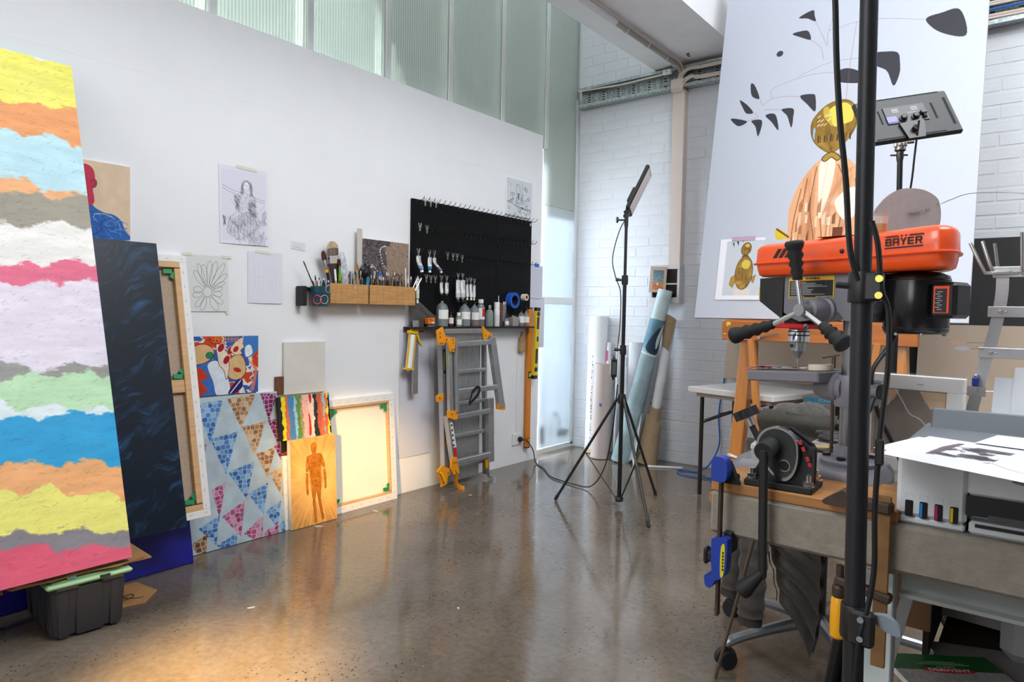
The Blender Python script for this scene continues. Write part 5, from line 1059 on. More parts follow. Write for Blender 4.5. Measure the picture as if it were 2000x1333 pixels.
plate('white_sticker', [(3.318, .475), (3.343, .472), (3.385, .30), (3.355, .30)], .2135, .001, M_label); plate('red_sticker', [(3.356, .298), (3.382, .296), (3.395, .228), (3.368, .228)], .2137, .001, M_red)
m = MB()
for k in range(5):
    u = k / 5; m.box((3.334 + .03 * u - S0, .455 - .035 * k, .2148), (.014, .014, .0006))
m.build('pictograms', M_ink, ld, kind='stuff')
for i in range(4): m = MB(); m.box((.118 + i * .06, .815 - 0, .1205), (.03, .004, .001)); m.build('drain_slot', M_dark, ld)
# black lead of the light stand, plug to transformer
cable('light_lead', 'black lead running from the power point across the floor to the light stand', [(-3.30, 4.40, .19), (-3.27, 4.45, .10), (-3.22, 4.42, .012), (-3.05, 4.30, .008), (-2.85, 4.12, .008), (-2.62, 4.05, .010), (-2.45, 4.02, .03), (-2.33, 3.99, .18), (-2.27, 3.975, .42), (-2.24, 3.96, .62), (-2.225, 3.955, .76)], .0045, M_blackp, 'lead', 8)
# ---------------------------------------------------------------- back corner, light stand, easel and tables
def V3(*a): return Vector(a)
def stand_legs(t, c, feet, hub_z, brace_z, r=.009, mt=M_blackp):
    for fx, fy in feet:
        f = Vector((fx, fy, .010)); hub = Vector((c[0], c[1], hub_z)); d = (Vector((fx, fy, 0)) - Vector((c[0], c[1], 0))).normalized()
        a = hub + d * .028; m = MB(); m.tube([a, f], r, 10); leg = m.build('leg', mt, t)
        m = MB(); m.cyl(f + (a - f).normalized() * .03, f - (a - f).normalized() * .006, r * 1.25, n=10); m.build('rubber_foot', M_rubber, leg)
        p = a.lerp(f, .52); m = MB(); m.bar(p, Vector((c[0], c[1], brace_z)) + d * .02, .010, .004, b=.001); m.build('brace', mt, t)
M_satin = mat('satin_black_metal', '1A1A1C', .35, .3)
ls = thing('light_stand', 'black tripod light stand standing alone on the floor before the rolls', 'light stand', T())
c1 = (-2.105, 3.80)
m = MB(); m.cyl((*c1, .045), (*c1, 1.0), .0135, n=16); m.build('lower_tube', M_satin, ls); m = MB(); m.cyl((*c1, .98), (*c1, 1.44), .0118, n=16); m.build('middle_tube', M_satin, ls); m = MB(); m.cyl((*c1, 1.42), (*c1, 1.80), .0095, n=16); m.build('upper_tube', M_satin, ls)
for z, h in ((.69, .06), (.05, .03)): m = MB(); m.lathe([(.024, -h / 2), (.028, 0), (.022, h / 2)], (*c1, z), n=18); m.build('leg_collar', M_blackp, ls)
for z in (1.0, 1.44):
    m = MB(); m.lathe([(.019, -.03), (.021, -.01), (.019, .03)], (*c1, z), n=16); k_ = m.build('lock_collar', M_blackp, ls)
    m = MB(); m.cyl((c1[0] - .015, c1[1] - .012, z), (c1[0] - .045, c1[1] - .036, z + .004), .007, .012, 10); m.build('lock_knob', M_blackp, k_)
stand_legs(ls, c1, [(-2.487, 3.644), (-1.763, 3.538), (-2.054, 4.208)], .69, .05)
# its lamp panel, switched off
def basis(x, up, n, org): return frame(org, x, up, n)
Lx = Vector((.3098, .2921, .9048)); Sx = Vector((-.3850, .9087, -.1615)); Nx = Vector((.8693, .2983, -.3940))
pc_ = Vector((-2.072, 3.905, 2.005)) + Nx * .004
l1 = thing('panel_light', 'slim black panel light with a pale diffuser tilted on top of the stand', 'lamp', basis(Sx, -Vector(Sx.cross(Nx)), Nx, pc_))
yv = (l1.matrix_world.to_3x3().transposed() @ Lx); sgn = 1 if yv.y > 0 else -1
m = MB(); m.box((0, 0, -.012), (.185, .300, .024), b=.006); m.build('housing', M_blackp, l1); m = MB(); m.box((0, 0, .0006), (.155, .272, .002), b=.0005); m.build('diffuser', mat('diffuser', 'D6D0D2', .5), l1)
m = MB(); m.box((0, -sgn * .05, -.034), (.10, .10, .022), b=.004); m.build('battery_back', M_blackp, l1); m = MB(); m.box((0, -sgn * .165, -.02), (.03, .05, .02), b=.003); m.build('tilt_bracket', M_blackp, l1)
hd = thing('swivel_head', 'small black tilt head joining the panel light to its stand', 'tilt head', T())
m = MB(); m.cyl((*c1, 1.775), (*c1, 1.875), .0125, n=14); m.lathe([(.018, 0), (.019, .012)], (*c1, 1.86), n=14); m.build('socket', M_blackp, hd); m = MB(); m.tube([(c1[0], c1[1], 1.86), (c1[0] + .006, c1[1] + .012, 1.905)], .013, 10); m.build('ball', M_blackp, hd)
m = MB(); m.cyl((c1[0] - .008, c1[1] - .008, 1.815), (c1[0] - .042, c1[1] - .034, 1.815), .006, n=8)
m.lathe([(.018, 0), (.020, .006), (.018, .012)], (c1[0] - .04, c1[1] - .033, 1.815), (-.77, -.63, 0), 10); m.build('clamp_knob', M_blackp, hd)
cable('panel_lead', 'thin black lead sagging beside the light stand pole from the panel', [(-2.11, 3.86, 1.86), (-2.13, 3.77, 1.76), (-2.165, 3.745, 1.58), (-2.15, 3.76, 1.46), (-2.125, 3.785, 1.36), (-2.123, 3.785, 1.15), (-2.135, 3.775, .99)], .0032, M_blackp, 'lead')
tr_ = MB(); tr_.box((0, 0, 0), (.036, .048, .12), b=.006); tf = tag(tr_.build('power_adapter', M_blackp, M=T(-2.165, 3.79, .885, 40, 6)), 'black power adapter hanging against the light stand pole', 'power adapter'); m = MB(); m.cyl((0, 0, -.058), (0, 0, -.08), .008, .005, 8); m.cyl((0, 0, .058), (0, 0, .075), .006, .004, 8); m.build('strain_relief', M_rubber, tf); m = MB(); m.box((0, -.0245, 0), (.024, .0008, .08)); m.build('rating_label', mat('grey_print', '4A4A4C', .6), tf)

# rolls of canvas and paper in the corner
M_rollw = mat('white_roll', 'D9DBDD', .7, var=.02, vscale=8); M_kraft = mat('kraft_canvas', '9A8468', .85, var=.06, vscale=30)
def tube_roll(name, label, b, t_, r, mt, inner=M_card, cat='roll', extra=None):
    d = Vector(t_) - Vector(b); L_ = d.length; z = d.normalized(); x = Vector((0, -1, 0)).cross(z).normalized(); y = z.cross(x); t = thing(name, label, cat, frame(b, x, y, z))
    m = MB(); m.lathe([(r * .9, 0), (r, .003), (r, L_), (r * .86, L_ + .001), (r * .84, L_ - .05), (r * .4, L_ - .05)], n=32); m.build('rolled_sheet', mt, t)
    m = MB(); m.tube([(r * math.cos(.6 + .01 * k) * 1.004, r * math.sin(.6 + .01 * k) * 1.004, L_ * k / 10) for k in range(11)], .0016, 4); m.build('sheet_edge', mat('roll_edge', 'B3B5B8', .8), t); return t, L_
t, L_ = tube_roll('canvas_roll', 'tall white roll with a flaking edge standing nearest the corner', (-3.125, 5.165, .002), (-3.125, 5.19, 1.205), .085, M_rollw)
m = MB()
for k in range(60): a_ = 1.62 + random.gauss(0, .03); m.box((.0853 * math.cos(a_), .0853 * math.sin(a_), .12 + .75 * random.random() ** .7), (.006 * random.random() + .002, .002, .012 * random.random() + .003))
m.build('flaking_paint', mat('flake_brown', '5B4534', .8), t, kind='stuff')
m = MB(); m.lathe([(.0856, 0), (.0862, .02), (.0856, .035)], (0, 0, .002), n=24, caps=False); m.build('yellowed_rim', mat('old_tape', 'C9B88A', .7), t)
t, L_ = tube_roll('paper_roll', 'shorter grey beige roll standing in front of the tall white one', (-2.958, 4.985, .002), (-2.955, 5.01, .805), .080, mat('lavender_roll', 'B9ADA9', .75, var=.03, vscale=6))
m = MB(); m.box((-.03, .0785, .46), (.02, .003, .025)); m.build('blue_tape', M_blue, t)
t, L_ = tube_roll('paper_roll', 'thin white roll standing behind the grey beige one', (-3.02, 5.17, .002), (-3.02, 5.20, .98), .020, M_rollw)
m = MB(); m.box((0, .0205, .80), (.022, .002, .28)); m.build('label_strip', M_label, t); m = MB(); m.box((0, .0218, .86), (.018, .001, .09)); m.build('magenta_print', mat('magenta_print', 'C23A86', .6), t); m = MB(); m.box((0, .0218, .74), (.012, .001, .11)); m.build('black_print', M_ink, t)
t, L_ = tube_roll('paper_roll', 'thin white roll with dark marks right of the pink labelled one', (-2.93, 5.19, .002), (-2.93, 5.21, .97), .016, M_rollw)
m = MB(); m.box((0, .0165, .80), (.004, .002, .25)); m.build('black_print', M_ink, t)
t, L_ = tube_roll('paper_roll', 'wide pale roll standing behind the light stand pole', (-2.74, 5.18, .002), (-2.74, 5.20, .99), .075, mat('pale_roll', 'CDD0D5', .75))
# rolled blue painting leaning to the right, unrolled flap at the foot
def paint_sea():
    w, h = 300, 900; a = canvas(w, h, '8FA6AC'); n = warp(vnoise(w, h, 5, 16, 5, 71), w, h, 60, 3)[..., None]; Yg = np.linspace(0, 1, h)[:, None, None]
    a = a * (1 + n * .35); a = np.where(Yg < .17, hexc('BFD0D3') * (1 + n * .15), a); a = np.where((Yg > .17) & (Yg < .34), hexc('5E8496') * (1 + n * .7), a)
    fill(a, smoothp([(60, 300), (110, 190), (135, 230), (170, 180), (190, 260), (250, 290), (230, 320), (170, 300), (120, 330)], 6, True), '22384A'); fill(a, smoothp([(130, 180), (150, 170), (140, 250), (120, 300), (110, 250)], 6, True), 'C9D8DA')
    line(a, smoothp([(30, 325), (120, 335), (200, 315), (290, 320)], 6), 4, 'D3DDDD', .8); return a
b = Vector((-2.755, 4.98, .005)); tp = Vector((-2.475, 5.15, 1.43)); d = tp - b; L_ = d.length; z = d.normalized(); x = Vector((0, -1, 0)).cross(z).normalized(); y = z.cross(x)
t = thing('rolled_painting', 'rolled blue grey sea painting leaning against the brick wall', 'painting', frame(b, x, y, z)); M_sea = picmat('sea_picture', paint_sea(), .6)
m = MB(); m.grid(lambda u, v: Vector(((.058 + .022 * (1 - v)) * math.cos(u * 6.9), (.058 + .022 * (1 - v)) * (1 + .05 * u) * math.sin(u * 6.9), v * L_)), 36, 14); m.build('rolled_canvas', M_sea, t)
m = MB(); m.grid(lambda u, v: Vector((-.08 - .05 * u * (1 - v) - .02 * u, .02 + .03 * u, .02 + .42 * v + .03 * math.sin(4 * u) * (1 - v))), 8, 8); m.build('loose_flap', mat('flap_white', 'C9D2D6', .7), t)
b = Vector((-2.565, 5.06, .005)); tp = Vector((-2.435, 5.20, 1.19)); d = tp - b; L2 = d.length; z = d.normalized(); x = Vector((0, -1, 0)).cross(z).normalized(); y = z.cross(x)
t = thing('kraft_roll', 'long white roll wrapped in torn brown canvas right of the sea painting', 'roll', frame(b, x, y, z))
m = MB(); m.lathe([(.038, 0), (.040, L2), (.034, L2), (.032, L2 - .04)], n=24); m.build('rolled_sheet', M_rollw, t)
m = MB(); m.grid(lambda u, v: Vector(((.085 - .018 * v + .01 * math.sin(3 * u)) * math.cos(-.9 + u * 5.2), (.085 - .018 * v) * math.sin(-.9 + u * 5.2), .0 + .36 * v + .05 * v * math.sin(u * 5))), 24, 8, uv=False); m.build('brown_wrap', M_kraft, t)
m = MB(); m.grid(lambda u, v: Vector(((.052 + .0 * v) * math.cos(-.9 + u * 4.4), .052 * math.sin(-.9 + u * 4.4), .36 + .12 * v + .02 * math.sin(7 * u))), 20, 4, uv=False); m.build('brown_wrap', M_kraft, t)
m = MB(); m.grid(lambda u, v: Vector(((.044 + .022 * v) * math.cos(-1.1 + u * 3.6), (.044 + .022 * v) * math.sin(-1.1 + u * 3.6), .93 + .27 * v + .04 * math.sin(3 * u))), 20, 8, uv=False); m.build('brown_wrap', M_kraft, t)
m = MB(); m.bar((-2.49, 4.95, .008), (-2.255, 5.09, .008), .03, .012, b=.001); tag(m.build('paper_strip', M_label), 'white strip lying on the floor at the foot of the brick wall', 'strip')
# framed little window box and the small sunset study
cb = thing('display_box', 'shallow white wall box with two dark panels on the brick wall', 'display box', BW(-2.637, 1.326, .002))
W_, H_, D_ = .262, .314, .085
for (x0, y0, x1, y1) in ((0, 0, W_, .045), (0, H_ - .035, W_, H_), (0, .045, .018, H_ - .035), (W_ - .022, .045, W_, H_ - .035)): m = MB(); m.box(((x0 + x1) / 2, (y0 + y1) / 2, D_ / 2), (x1 - x0, y1 - y0, D_), b=.0015); m.build('frame_board', mat('box_white', 'CFCDCD', .5), cb)
m = MB(); m.box((W_ / 2, .158, D_ / 2), (W_ - .04, .010, D_ - .004)); m.build('shelf_rail', MATS['box_white'], cb); m = MB(); m.box((W_ / 2, H_ / 2, .004), (W_ - .01, H_ - .01, .008)); m.build('back_board', MATS['box_white'], cb)
for y0, y1 in ((.047, .152), (.164, .277)): m = MB(); m.box((W_ / 2 - .002, (y0 + y1) / 2, .07), (W_ - .042, y1 - y0, .008)); m.build('dark_panel', mat('dark_panel', '1E1713', .2, col2='2F241C', vscale=5, stretch=(1, 9, 1)), cb)
def paint_sunset():
    w, h = 160, 230; a = canvas(w, h, 'B29B86'); n = vnoise(w, h, 40, 50, 2, 5)
    for y in range(30, 205):
        f = (y - 30) / 175; c = hexc('4E6C7E') * (1 - f) + hexc('9A9A90') * f if f < .62 else hexc('B5623A') * (f - .2) + hexc('A08060') * (1.2 - f)
        a[y, 32:134] = c * (1 + n[y, 32:134] * .9)[:, None]
    fill(a, ellp(78, 152, 8, 9), 'F1E3A8'); return a
t = thing('sunset_study', 'small unframed sunset study on raw canvas hung over the corner of the display box', 'painting', BW(-2.645, 1.418, .093) @ Matrix.Rotation(math.radians(-3.5), 4, 'Z'))
m = MB(); m.grid(lambda u, v: Vector((u * .150, v * .212, .004 * math.sin(u * 3.1) - .006 * (1 - v) * u)), 8, 8); m.build('canvas_piece', picmat('sunset_picture', paint_sunset(), .8), t)
cable('data_cable', 'blue data cable hanging behind the folding table and looping on the floor', [(-1.915, 5.262, 1.10), (-1.95, 5.255, 1.03), (-2.0, 5.25, .72), (-2.03, 5.24, .45), (-2.01, 5.22, .22), (-2.05, 5.15, .07), (-2.10, 5.05, .012), (-2.21, 5.02, .008), (-2.24, 4.96, .008), (-2.16, 4.88, .008), (-2.02, 4.88, .008), (-1.85, 4.95, .008)], .006, MATS['blue_cable'])
# big boards leaning on the back wall
M_rawboard = mat('raw_canvas_board', 'B7A593', .85, var=.05, vscale=120, bump=.1, bscale=300)
m = MB(); m.box((.57, .36, .012), (1.14, .72, .024), b=.001); tag(m.build('raw_canvas', M_rawboard, M=BWL(-1.945, 5.12, .749, 8)), 'raw beige canvas leaning on the wall behind the white table', 'canvas')
m = MB(); m.box((.75, .875, .012), (1.5, 1.75, .024), b=.001); tag(m.build('black_canvas', mat('black_canvas', '211F21', .7), M=BWL(-.80, 5.07, .004, 5.5)), 'large black canvas leaning on the brick wall right of the easel', 'canvas')
m = MB(); m.box((.6, .60, .012), (1.2, 1.20, .024), b=.001); tag(m.build('raw_canvas', M_rawboard, M=BWL(-.662, 4.98, .004, 6.5)), 'raw beige canvas standing on the floor in front of the black canvas', 'canvas')
# white folding table
tb = thing('folding_table', 'white topped folding table with black steel legs behind the easel', 'table', T(-1.530, 4.55, 0, -15))
m = MB(); m.box((0, 0, .727), (.64, .56, .036), b=.003); m.build('table_top', mat('white_laminate', 'DAD8D6', .4), tb); m = MB(); m.box((.01, .0, .695), (.56, .50, .028)); m.build('apron', mat('grey_apron', 'A39A92', .6), tb)
M_legb = mat('black_steel', '1B1716', .45)
for x in (-.26, .26):
    for y in (-.20, .16): m = MB(); m.bar((x, y, .682), (x, y, .004), .022, .022, b=.003); m.build('leg', M_legb, tb)
for x in (-.26, .26): m = MB(); m.bar((x, -.19, .50), (x, .15, .545), .018, .008); m.bar((x + .02, -.19, .52), (x + .02, .1, .56), .016, .004); m.build('locking_stay', M_legb, tb)
m = MB(); m.bar((-.25, -.02, .545), (.18, -.02, .67), .016, .012); m.build('brace', M_legb, tb)
# second table with the blue sticker
t2 = thing('grey_table', 'grey edged trestle table with a blue STANDARD sticker behind the bench', 'table', T(-.905, 4.76, .018, -4))
m = MB(); m.box((0, 0, .712), (.56, .54, .012), b=.002); m.box((0, -.265, .692), (.56, .012, .05)); m.build('table_top', mat('grey_table_edge', '8E8780', .6), t2); m = MB(); m.box((-.11, -.272, .694), (.33, .002, .034)); st = m.build('sticker', mat('cyan_sticker', '2E7F9E', .5), t2, label='blue STANDARD sticker')
text('STANDARD', .030, mat('pale_print', '8FC0CF', .5), t2, Matrix.Translation((-.11, -.2735, .694)) @ Matrix.Rotation(math.radians(90), 4, 'X'))
for x in (-.22, .22):
    for y in (-.22, .22): m = MB(); m.bar((x, y, .70), (x, y, -.016), .022, .022); m.build('leg', M_legb, t2)
    m = MB(); m.bar((x - .02 * (1 if x > 0 else -1), -.25, .52 if x > 0 else .66), (x - .22 * (1 if x > 0 else -1), -.25, .66 if x > 0 else .52), .018, .010); m.build('brace', M_legb, t2)

# easel and the big painting
M_easel = mat('varnished_wood', 'BF7A36', .4, var=.15, vscale=5, stretch=(8, 8, .6), coat=.2); M_easel2 = mat('easel_tray_wood', 'B2672A', .45, var=.18, vscale=7, stretch=(.6, 6, 6))
ea = thing('easel', 'large orange varnished studio easel on casters holding the mobile painting', 'easel', T(-1.08, 4.2, 0))
def EW(x, y, z): return (x + 1.08, y - 4.2, z)
for x0, x1 in ((-1.455, -1.515), (-.635, -.575)): m = MB(); m.bar(EW(x0, 4.22, 1.09), EW(x1, 4.17, .08), .075, .085, up=(0, 1, 0), b=.003); m.build('front_post', M_easel, ea)
for x in (-1.42, -.73): m = MB(); m.bar(EW(x, 4.15, 1.09), EW(x + (.12 if x < -1 else -.12), 4.13, .08), .034, .045, up=(0, 1, 0), b=.002); m.build('inner_strut', M_easel, ea)
m = MB(); m.box(EW(-1.445, 4.27, .92), (.045, .05, .30), b=.003); m.build('side_block', M_easel, ea)
m = MB(); m.box(EW(-1.075, 4.19, 1.137), (1.06, .085, .115), b=.003); m.build('tray_beam', M_easel2, ea); m = MB(); m.box(EW(-1.075, 4.255, 1.198), (1.06, .13, .012), b=.002); m.build('tray_ledge', M_easel2, ea)
m = MB(); m.ell(EW(-1.565, 4.146, 1.178), (.016, .003, .012)); m.ell(EW(-1.57, 4.146, 1.168), (.008, .003, .008)); m.ell(EW(-1.585, 4.146, 1.115), (.010, .002, .004)); m.build('paint_splats', mat('yellow_splat', 'D8C34A', .5), ea)
m = MB(); m.bar(EW(-1.36, 4.146, 1.105), EW(-1.25, 4.10, 1.125), .010, .008); m.cyl(EW(-1.37, 4.13, 1.10), EW(-1.37, 4.145, 1.10), .010, n=10); m.build('crank', M_steel, ea)
m = MB(); m.bar(EW(-1.06, 4.33, 1.1), EW(-1.06, 4.85, 3.3), .07, .04, up=(1, 0, 0)); m.build('mast', M_easel, ea)
for x in (-1.58, -.55): m = MB(); m.box(EW(x, 4.40, .095), (.085, .66, .06), b=.004); m.build('base_rail', M_easel, ea)
m = MB(); m.box(EW(-1.065, 4.33, .095), (.95, .08, .06), b=.004); m.build('cross_rail', M_easel, ea)
for x in (-1.58, -.55):
    for y in (4.12, 4.68):
        m = MB(); m.cyl(EW(x - .012, y, .031), EW(x + .012, y, .031), .028, n=16); m.build('caster', M_rubber, ea)
def paint_mobile():
    w, h = 900, 1470; Yg = np.linspace(0, 1, h)[:, None, None]; Xg = np.linspace(0, 1, w)[None, :, None]
    a = hexc('B5BAC6') * (1 - .0 * Xg) + 0 * Yg; a = a + (Yg * .05) * np.array([1, 1, 1]) + (Xg - .5) * .06; k = lambda x, y: (x * 600, (2.45 - y) * 600)   # metres on the canvas -> pixels
    G = '34333A'
    def leaf(pts): fill(a, smoothp([k(*p) for p in pts], 6, True), G)
    def wire(pts, r=.8): line(a, smoothp([k(*p) for p in pts], 8), r, '8A6A66', .9)
    return a, k, leaf, wire
def reflect_fill(a, pts, base, darks, lights, seed, vert=True):
    """fill an egg with streaky mirror-like brush marks"""
    h, w = a.shape[:2]; sl = poly_mask(w, h, pts); sy, sx, ms = sl; hh, ww = ms.shape; r = np.random.default_rng(seed)
    n = vnoise(ww, hh, 14, 3, 4, seed); n2 = vnoise(ww, hh, 4, 5, 4, seed + 1); v = np.ones((hh, ww, 3)) * hexc(base)
    k = np.clip(n * 3.2, 0, 1)[..., None] * np.linspace(.15, 1, hh)[:, None, None]; v = v * (1 - k) + hexc(darks) * k
    k = np.clip(-n2 * 2.4, 0, 1)[..., None]; v = v * (1 - k) + hexc(lights) * k
    q = a[sy, sx]; q[ms] = v[ms]; a[sy, sx] = q
a, k, leaf, wire = paint_mobile()
for P_ in ([(.489, 1.970), (.570, 2.000), (.585, 1.96), (.593, 1.919), (.542, 1.951)], [(.458, 1.867), (.51, 1.873), (.555, 1.862), (.574, 1.800), (.509, 1.833)], [(.219, 1.574), (.246, 1.560), (.285, 1.463), (.233, 1.491)], [(.155, 1.475), (.21, 1.43), (.253, 1.371), (.209, 1.373), (.182, 1.415)], [(.107, 1.354), (.218, 1.317), (.162, 1.293)], [(.248, 1.315), (.317, 1.304), (.301, 1.201), (.277, 1.271)], [(.336, 1.337), (.398, 1.333), (.427, 1.223), (.380, 1.284)], [(.435, 1.360), (.505, 1.354), (.512, 1.297), (.505, 1.228), (.474, 1.309)], [(.542, 1.430), (.617, 1.429), (.636, 1.403), (.640, 1.312), (.591, 1.365)], [(1.203, 1.768), (1.279, 1.788), (1.368, 1.782), (1.404, 1.621), (1.278, 1.671)], [(.949, 1.618), (1.005, 1.618), (1.071, 1.597), (1.088, 1.533), (1.089, 1.457), (1.063, 1.394), (1.023, 1.493), (.959, 1.545)], [(.733, 1.538), (.794, 1.560), (.860, 1.534), (.896, 1.498), (.895, 1.449), (.766, 1.478)]): leaf(P_)
fill(a, [k(x, y) for x, y in ellp(.390, 1.748, .021, .020)], '34333A')
for P_ in ([(.593, 1.919), (.650, 1.795), (.677, 1.736), (.678, 1.829), (.748, 1.840), (.835, 1.852), (.982, 1.833), (1.203, 1.768)], [(.835, 1.852), (.820, 1.610), (.811, 1.338)], [(.74, 1.545), (.64, 1.56), (.522, 1.554), (.364, 1.514), (.368, 1.447)], [(.521, 1.566), (.604, 1.595), (.705, 1.619), (.825, 1.615), (.951, 1.592)], [(.312, 1.415), (.368, 1.447), (.45, 1.445), (.544, 1.428)], [(.218, 1.319), (.288, 1.335), (.256, 1.371)], [(.318, 1.381), (.435, 1.360)], [(.574, 1.80), (.64, 1.73), (.66, 1.65)], [(.678, 1.829), (.70, 1.95), (.73, 2.1)], [(.285, 1.463), (.31, 1.41)]): wire(P_, .55)
cop = smoothp([k(*p) for p in [(.520, .30), (.541, .538), (.539, .684), (.583, .839), (.656, .955), (.732, 1.012), (.811, 1.013), (.904, .924), (.975, .80), (1.01, .62), (1.01, .40), (.96, .2), (.76, .06), (.58, .14)]], 10, True)
reflect_fill(a, cop, 'E0A87C', '8A4A26', 'F8E6D6', 31); nn = random.Random(8)
for P_ in ([(.60, .82), (.57, .6), (.56, .3)], [(.63, .88), (.61, .62), (.60, .3)], [(.68, .95), (.66, .7), (.70, .45), (.69, .2)], [(.74, .98), (.72, .7), (.74, .5)], [(.80, .95), (.85, .8), (.83, .55), (.80, .3)], [(.90, .85), (.93, .65), (.93, .35)]): line(a, smoothp([k(*p) for p in P_], 10), 1.8, '7A3F1E', .65)
fill(a, smoothp([k(*p) for p in [(.70, .98), (.78, .99), (.77, .80), (.72, .62), (.70, .8)]], 8, True), 'FBEBDD', .8); fill(a, smoothp([k(*p) for p in [(.80, .72), (.90, .80), (.93, .66), (.86, .60)]], 8, True), 'FFF6EC', .85)
for i in range(44): x, y = .56 + nn.random() * .4, .32 + nn.random() * .36; w_ = .006 + nn.random() * .014; fill(a, [k(x, y), k(x + w_, y), k(x + w_, y + .05 + .08 * nn.random()), k(x, y + .05)], ['5A2A12', '8E5228', 'F3D9BE', 'C98A58', 'FFF1E2'][i % 5], .65)
for i in range(18): u = i / 17; x = .745 + .12 * u ** 1.4; y = .66 + .25 * u; line(a, [k(x - .015, y), k(x + .02, y + .012)], 1, 'A5683E', .8)
fill(a, [k(.800, .56), k(.855, .56), k(.855, .50), k(.800, .50)], '6E3317')
eg = smoothp([k(*p) for p in [(.627, 1.186), (.635, 1.26), (.70, 1.335), (.78, 1.36), (.845, 1.335), (.878, 1.257), (.875, 1.169), (.83, 1.09), (.760, 1.030), (.70, 1.06), (.65, 1.115)]], 10, True)
reflect_fill(a, eg, '8C6A22', '3A2A14', 'B9912F', 41); fill(a, smoothp([k(*p) for p in [(.72, 1.30), (.80, 1.34), (.85, 1.30), (.86, 1.22), (.79, 1.20), (.755, 1.20)]], 8, True), 'E6D25A', .9); fill(a, smoothp([k(*p) for p in [(.69, 1.32), (.72, 1.32), (.75, 1.20), (.70, 1.26)]], 8, True), 'C9B044', .8)
for i in range(9): x, y = .66 + .02 * (i % 4), 1.21 + .028 * (i // 3); line(a, [k(x, y), k(x + .014, y + .012)], 1.5, 'F3E6CF', .9)
fill(a, smoothp([k(*p) for p in [(.640, 1.19), (.652, 1.20), (.650, 1.12), (.642, 1.14)]], 6, True), '8FB0D2'); line(a, eg + eg[:1], 2, '6E5420', .8)
for i in range(16): x = .67 + .012 * i; fill(a, [k(x, 1.10), k(x + .008, 1.10), k(x + .008, 1.13 + .03 * nn.random()), k(x, 1.14)], ['2A1D0E', '5B4018', '9A7430'][i % 3], .8)
kn = smoothp([k(*p) for p in [(.704, .994), (.72, 1.018), (.756, 1.034), (.79, 1.016), (.808, .991), (.79, .976), (.757, 1.0), (.725, .978)]], 6, True); fill(a, kn, 'A8842C'); line(a, kn + kn[:1], 1.5, '3A2A10')
fill(a, smoothp([k(*p) for p in [(.470, .57), (.50, .565), (.55, .52), (.53, .505), (.478, .505)]], 5, True), 'D8B728'); line(a, [k(.475, .57), k(.55, .515)], 3, '5A4410')
board('mobile_painting', 'huge pale grey canvas of dark hanging leaf shapes above gold and copper mirrored eggs', 'painting', BWL(-1.832, 4.288, 1.207, 10.5), 1.50, 2.45, .036, picmat('mobile_picture', a, .45), mat('canvas_side_pale', 'D9D2D2', .8))
# printed photo taped on it
def paint_print():
    w, h = 300, 400; p = canvas(w, h, 'E6E5EE'); p[16:372, 46:300] = hexc('C3C8D0'); p[330:372, 120:230] = hexc('D8CFC8')
    def egg(cx, cy, rx, ry, rot, s):
        e = ellp(cx, cy, rx, ry, rot); reflect_fill(p, e, '8C6A2C', '33220F', 'C9A24A', s); line(p, e, 1.5, '4A3512'); fill(p, ellp(cx + rx * .2, cy - ry * .5, rx * .5, ry * .28, rot), 'E3C95A', .8)
    egg(178, 225, 58, 108, 3, 7); egg(180, 70, 32, 42, 15, 9)
    fill(p, [(168, 108), (192, 108), (205, 120), (150, 122)], '6A4E1C')
    for t_ in ([(120, 240), (95, 255), (88, 300), (110, 320), (128, 275)], [(232, 255), (258, 240), (246, 290), (236, 285)]): fill(p, t_, 'B08A2E'); line(p, t_ + t_[:1], 1.2, '4A3512')
    for t_ in ([(84, 22), (98, 30), (96, 56)], [(112, 18), (126, 18), (126, 50)], [(150, 16), (158, 16), (155, 26)]): fill(p, t_, '24242A')
    return p
Fm = BWL(-1.832, 4.288, 1.207, 10.5)
t = thing('printed_photo', 'white sheet printed with a gold balloon figure taped to the big canvas', 'print', Fm @ Matrix.Translation((.126, .118, .0375)))
m = MB(); m.grid(lambda u, v: Vector((u * .288, v * .402, .002 + .004 * (1 - v) ** 2 * u)), 8, 8); m.build('sheet', picmat('print_picture', paint_print(), .6), t)
m = MB(); m.box((.15, .40, .004), (.15, .028, .001)); m.build('tape_strip', mat('pink_tape', 'B79AB0', .7), t)

# second panel light, switched on, washing the big canvas
l2 = thing('light_stand', 'slim black light stand behind the drill press carrying the glowing panel', 'light stand', T())
m = MB(); m.cyl((-.446, 2.84, .04), (-.446, 2.84, 1.66), .0125, n=16); m.build('lower_tube', M_satin, l2); m = MB(); m.cyl((-.450, 2.84, 1.64), (-.4535, 2.84, 1.84), .0095, n=14); m.build('upper_tube', M_satin, l2)
m = MB(); m.cyl((-.4505, 2.84, 1.675), (-.4508, 2.84, 1.695), .0115, n=14); m.build('chrome_ring', M_chrome, l2); m = MB(); m.lathe([(.017, -.02), (.019, 0), (.017, .02)], (-.446, 2.84, 1.64), n=14); m.build('lock_collar', M_blackp, l2)
stand_legs(l2, (-.446, 2.84), [(-.50, 3.14), (-.22, 3.06), (-.17, 2.84)], .42, .06)
Xv = Vector((.7698, .6163, .1660)); Nv = Vector((-.5158, .7539, -.4070)); Uv = Vector(Nv.cross(Xv)); 
cen = Vector((-.4375, 2.84, 1.953))
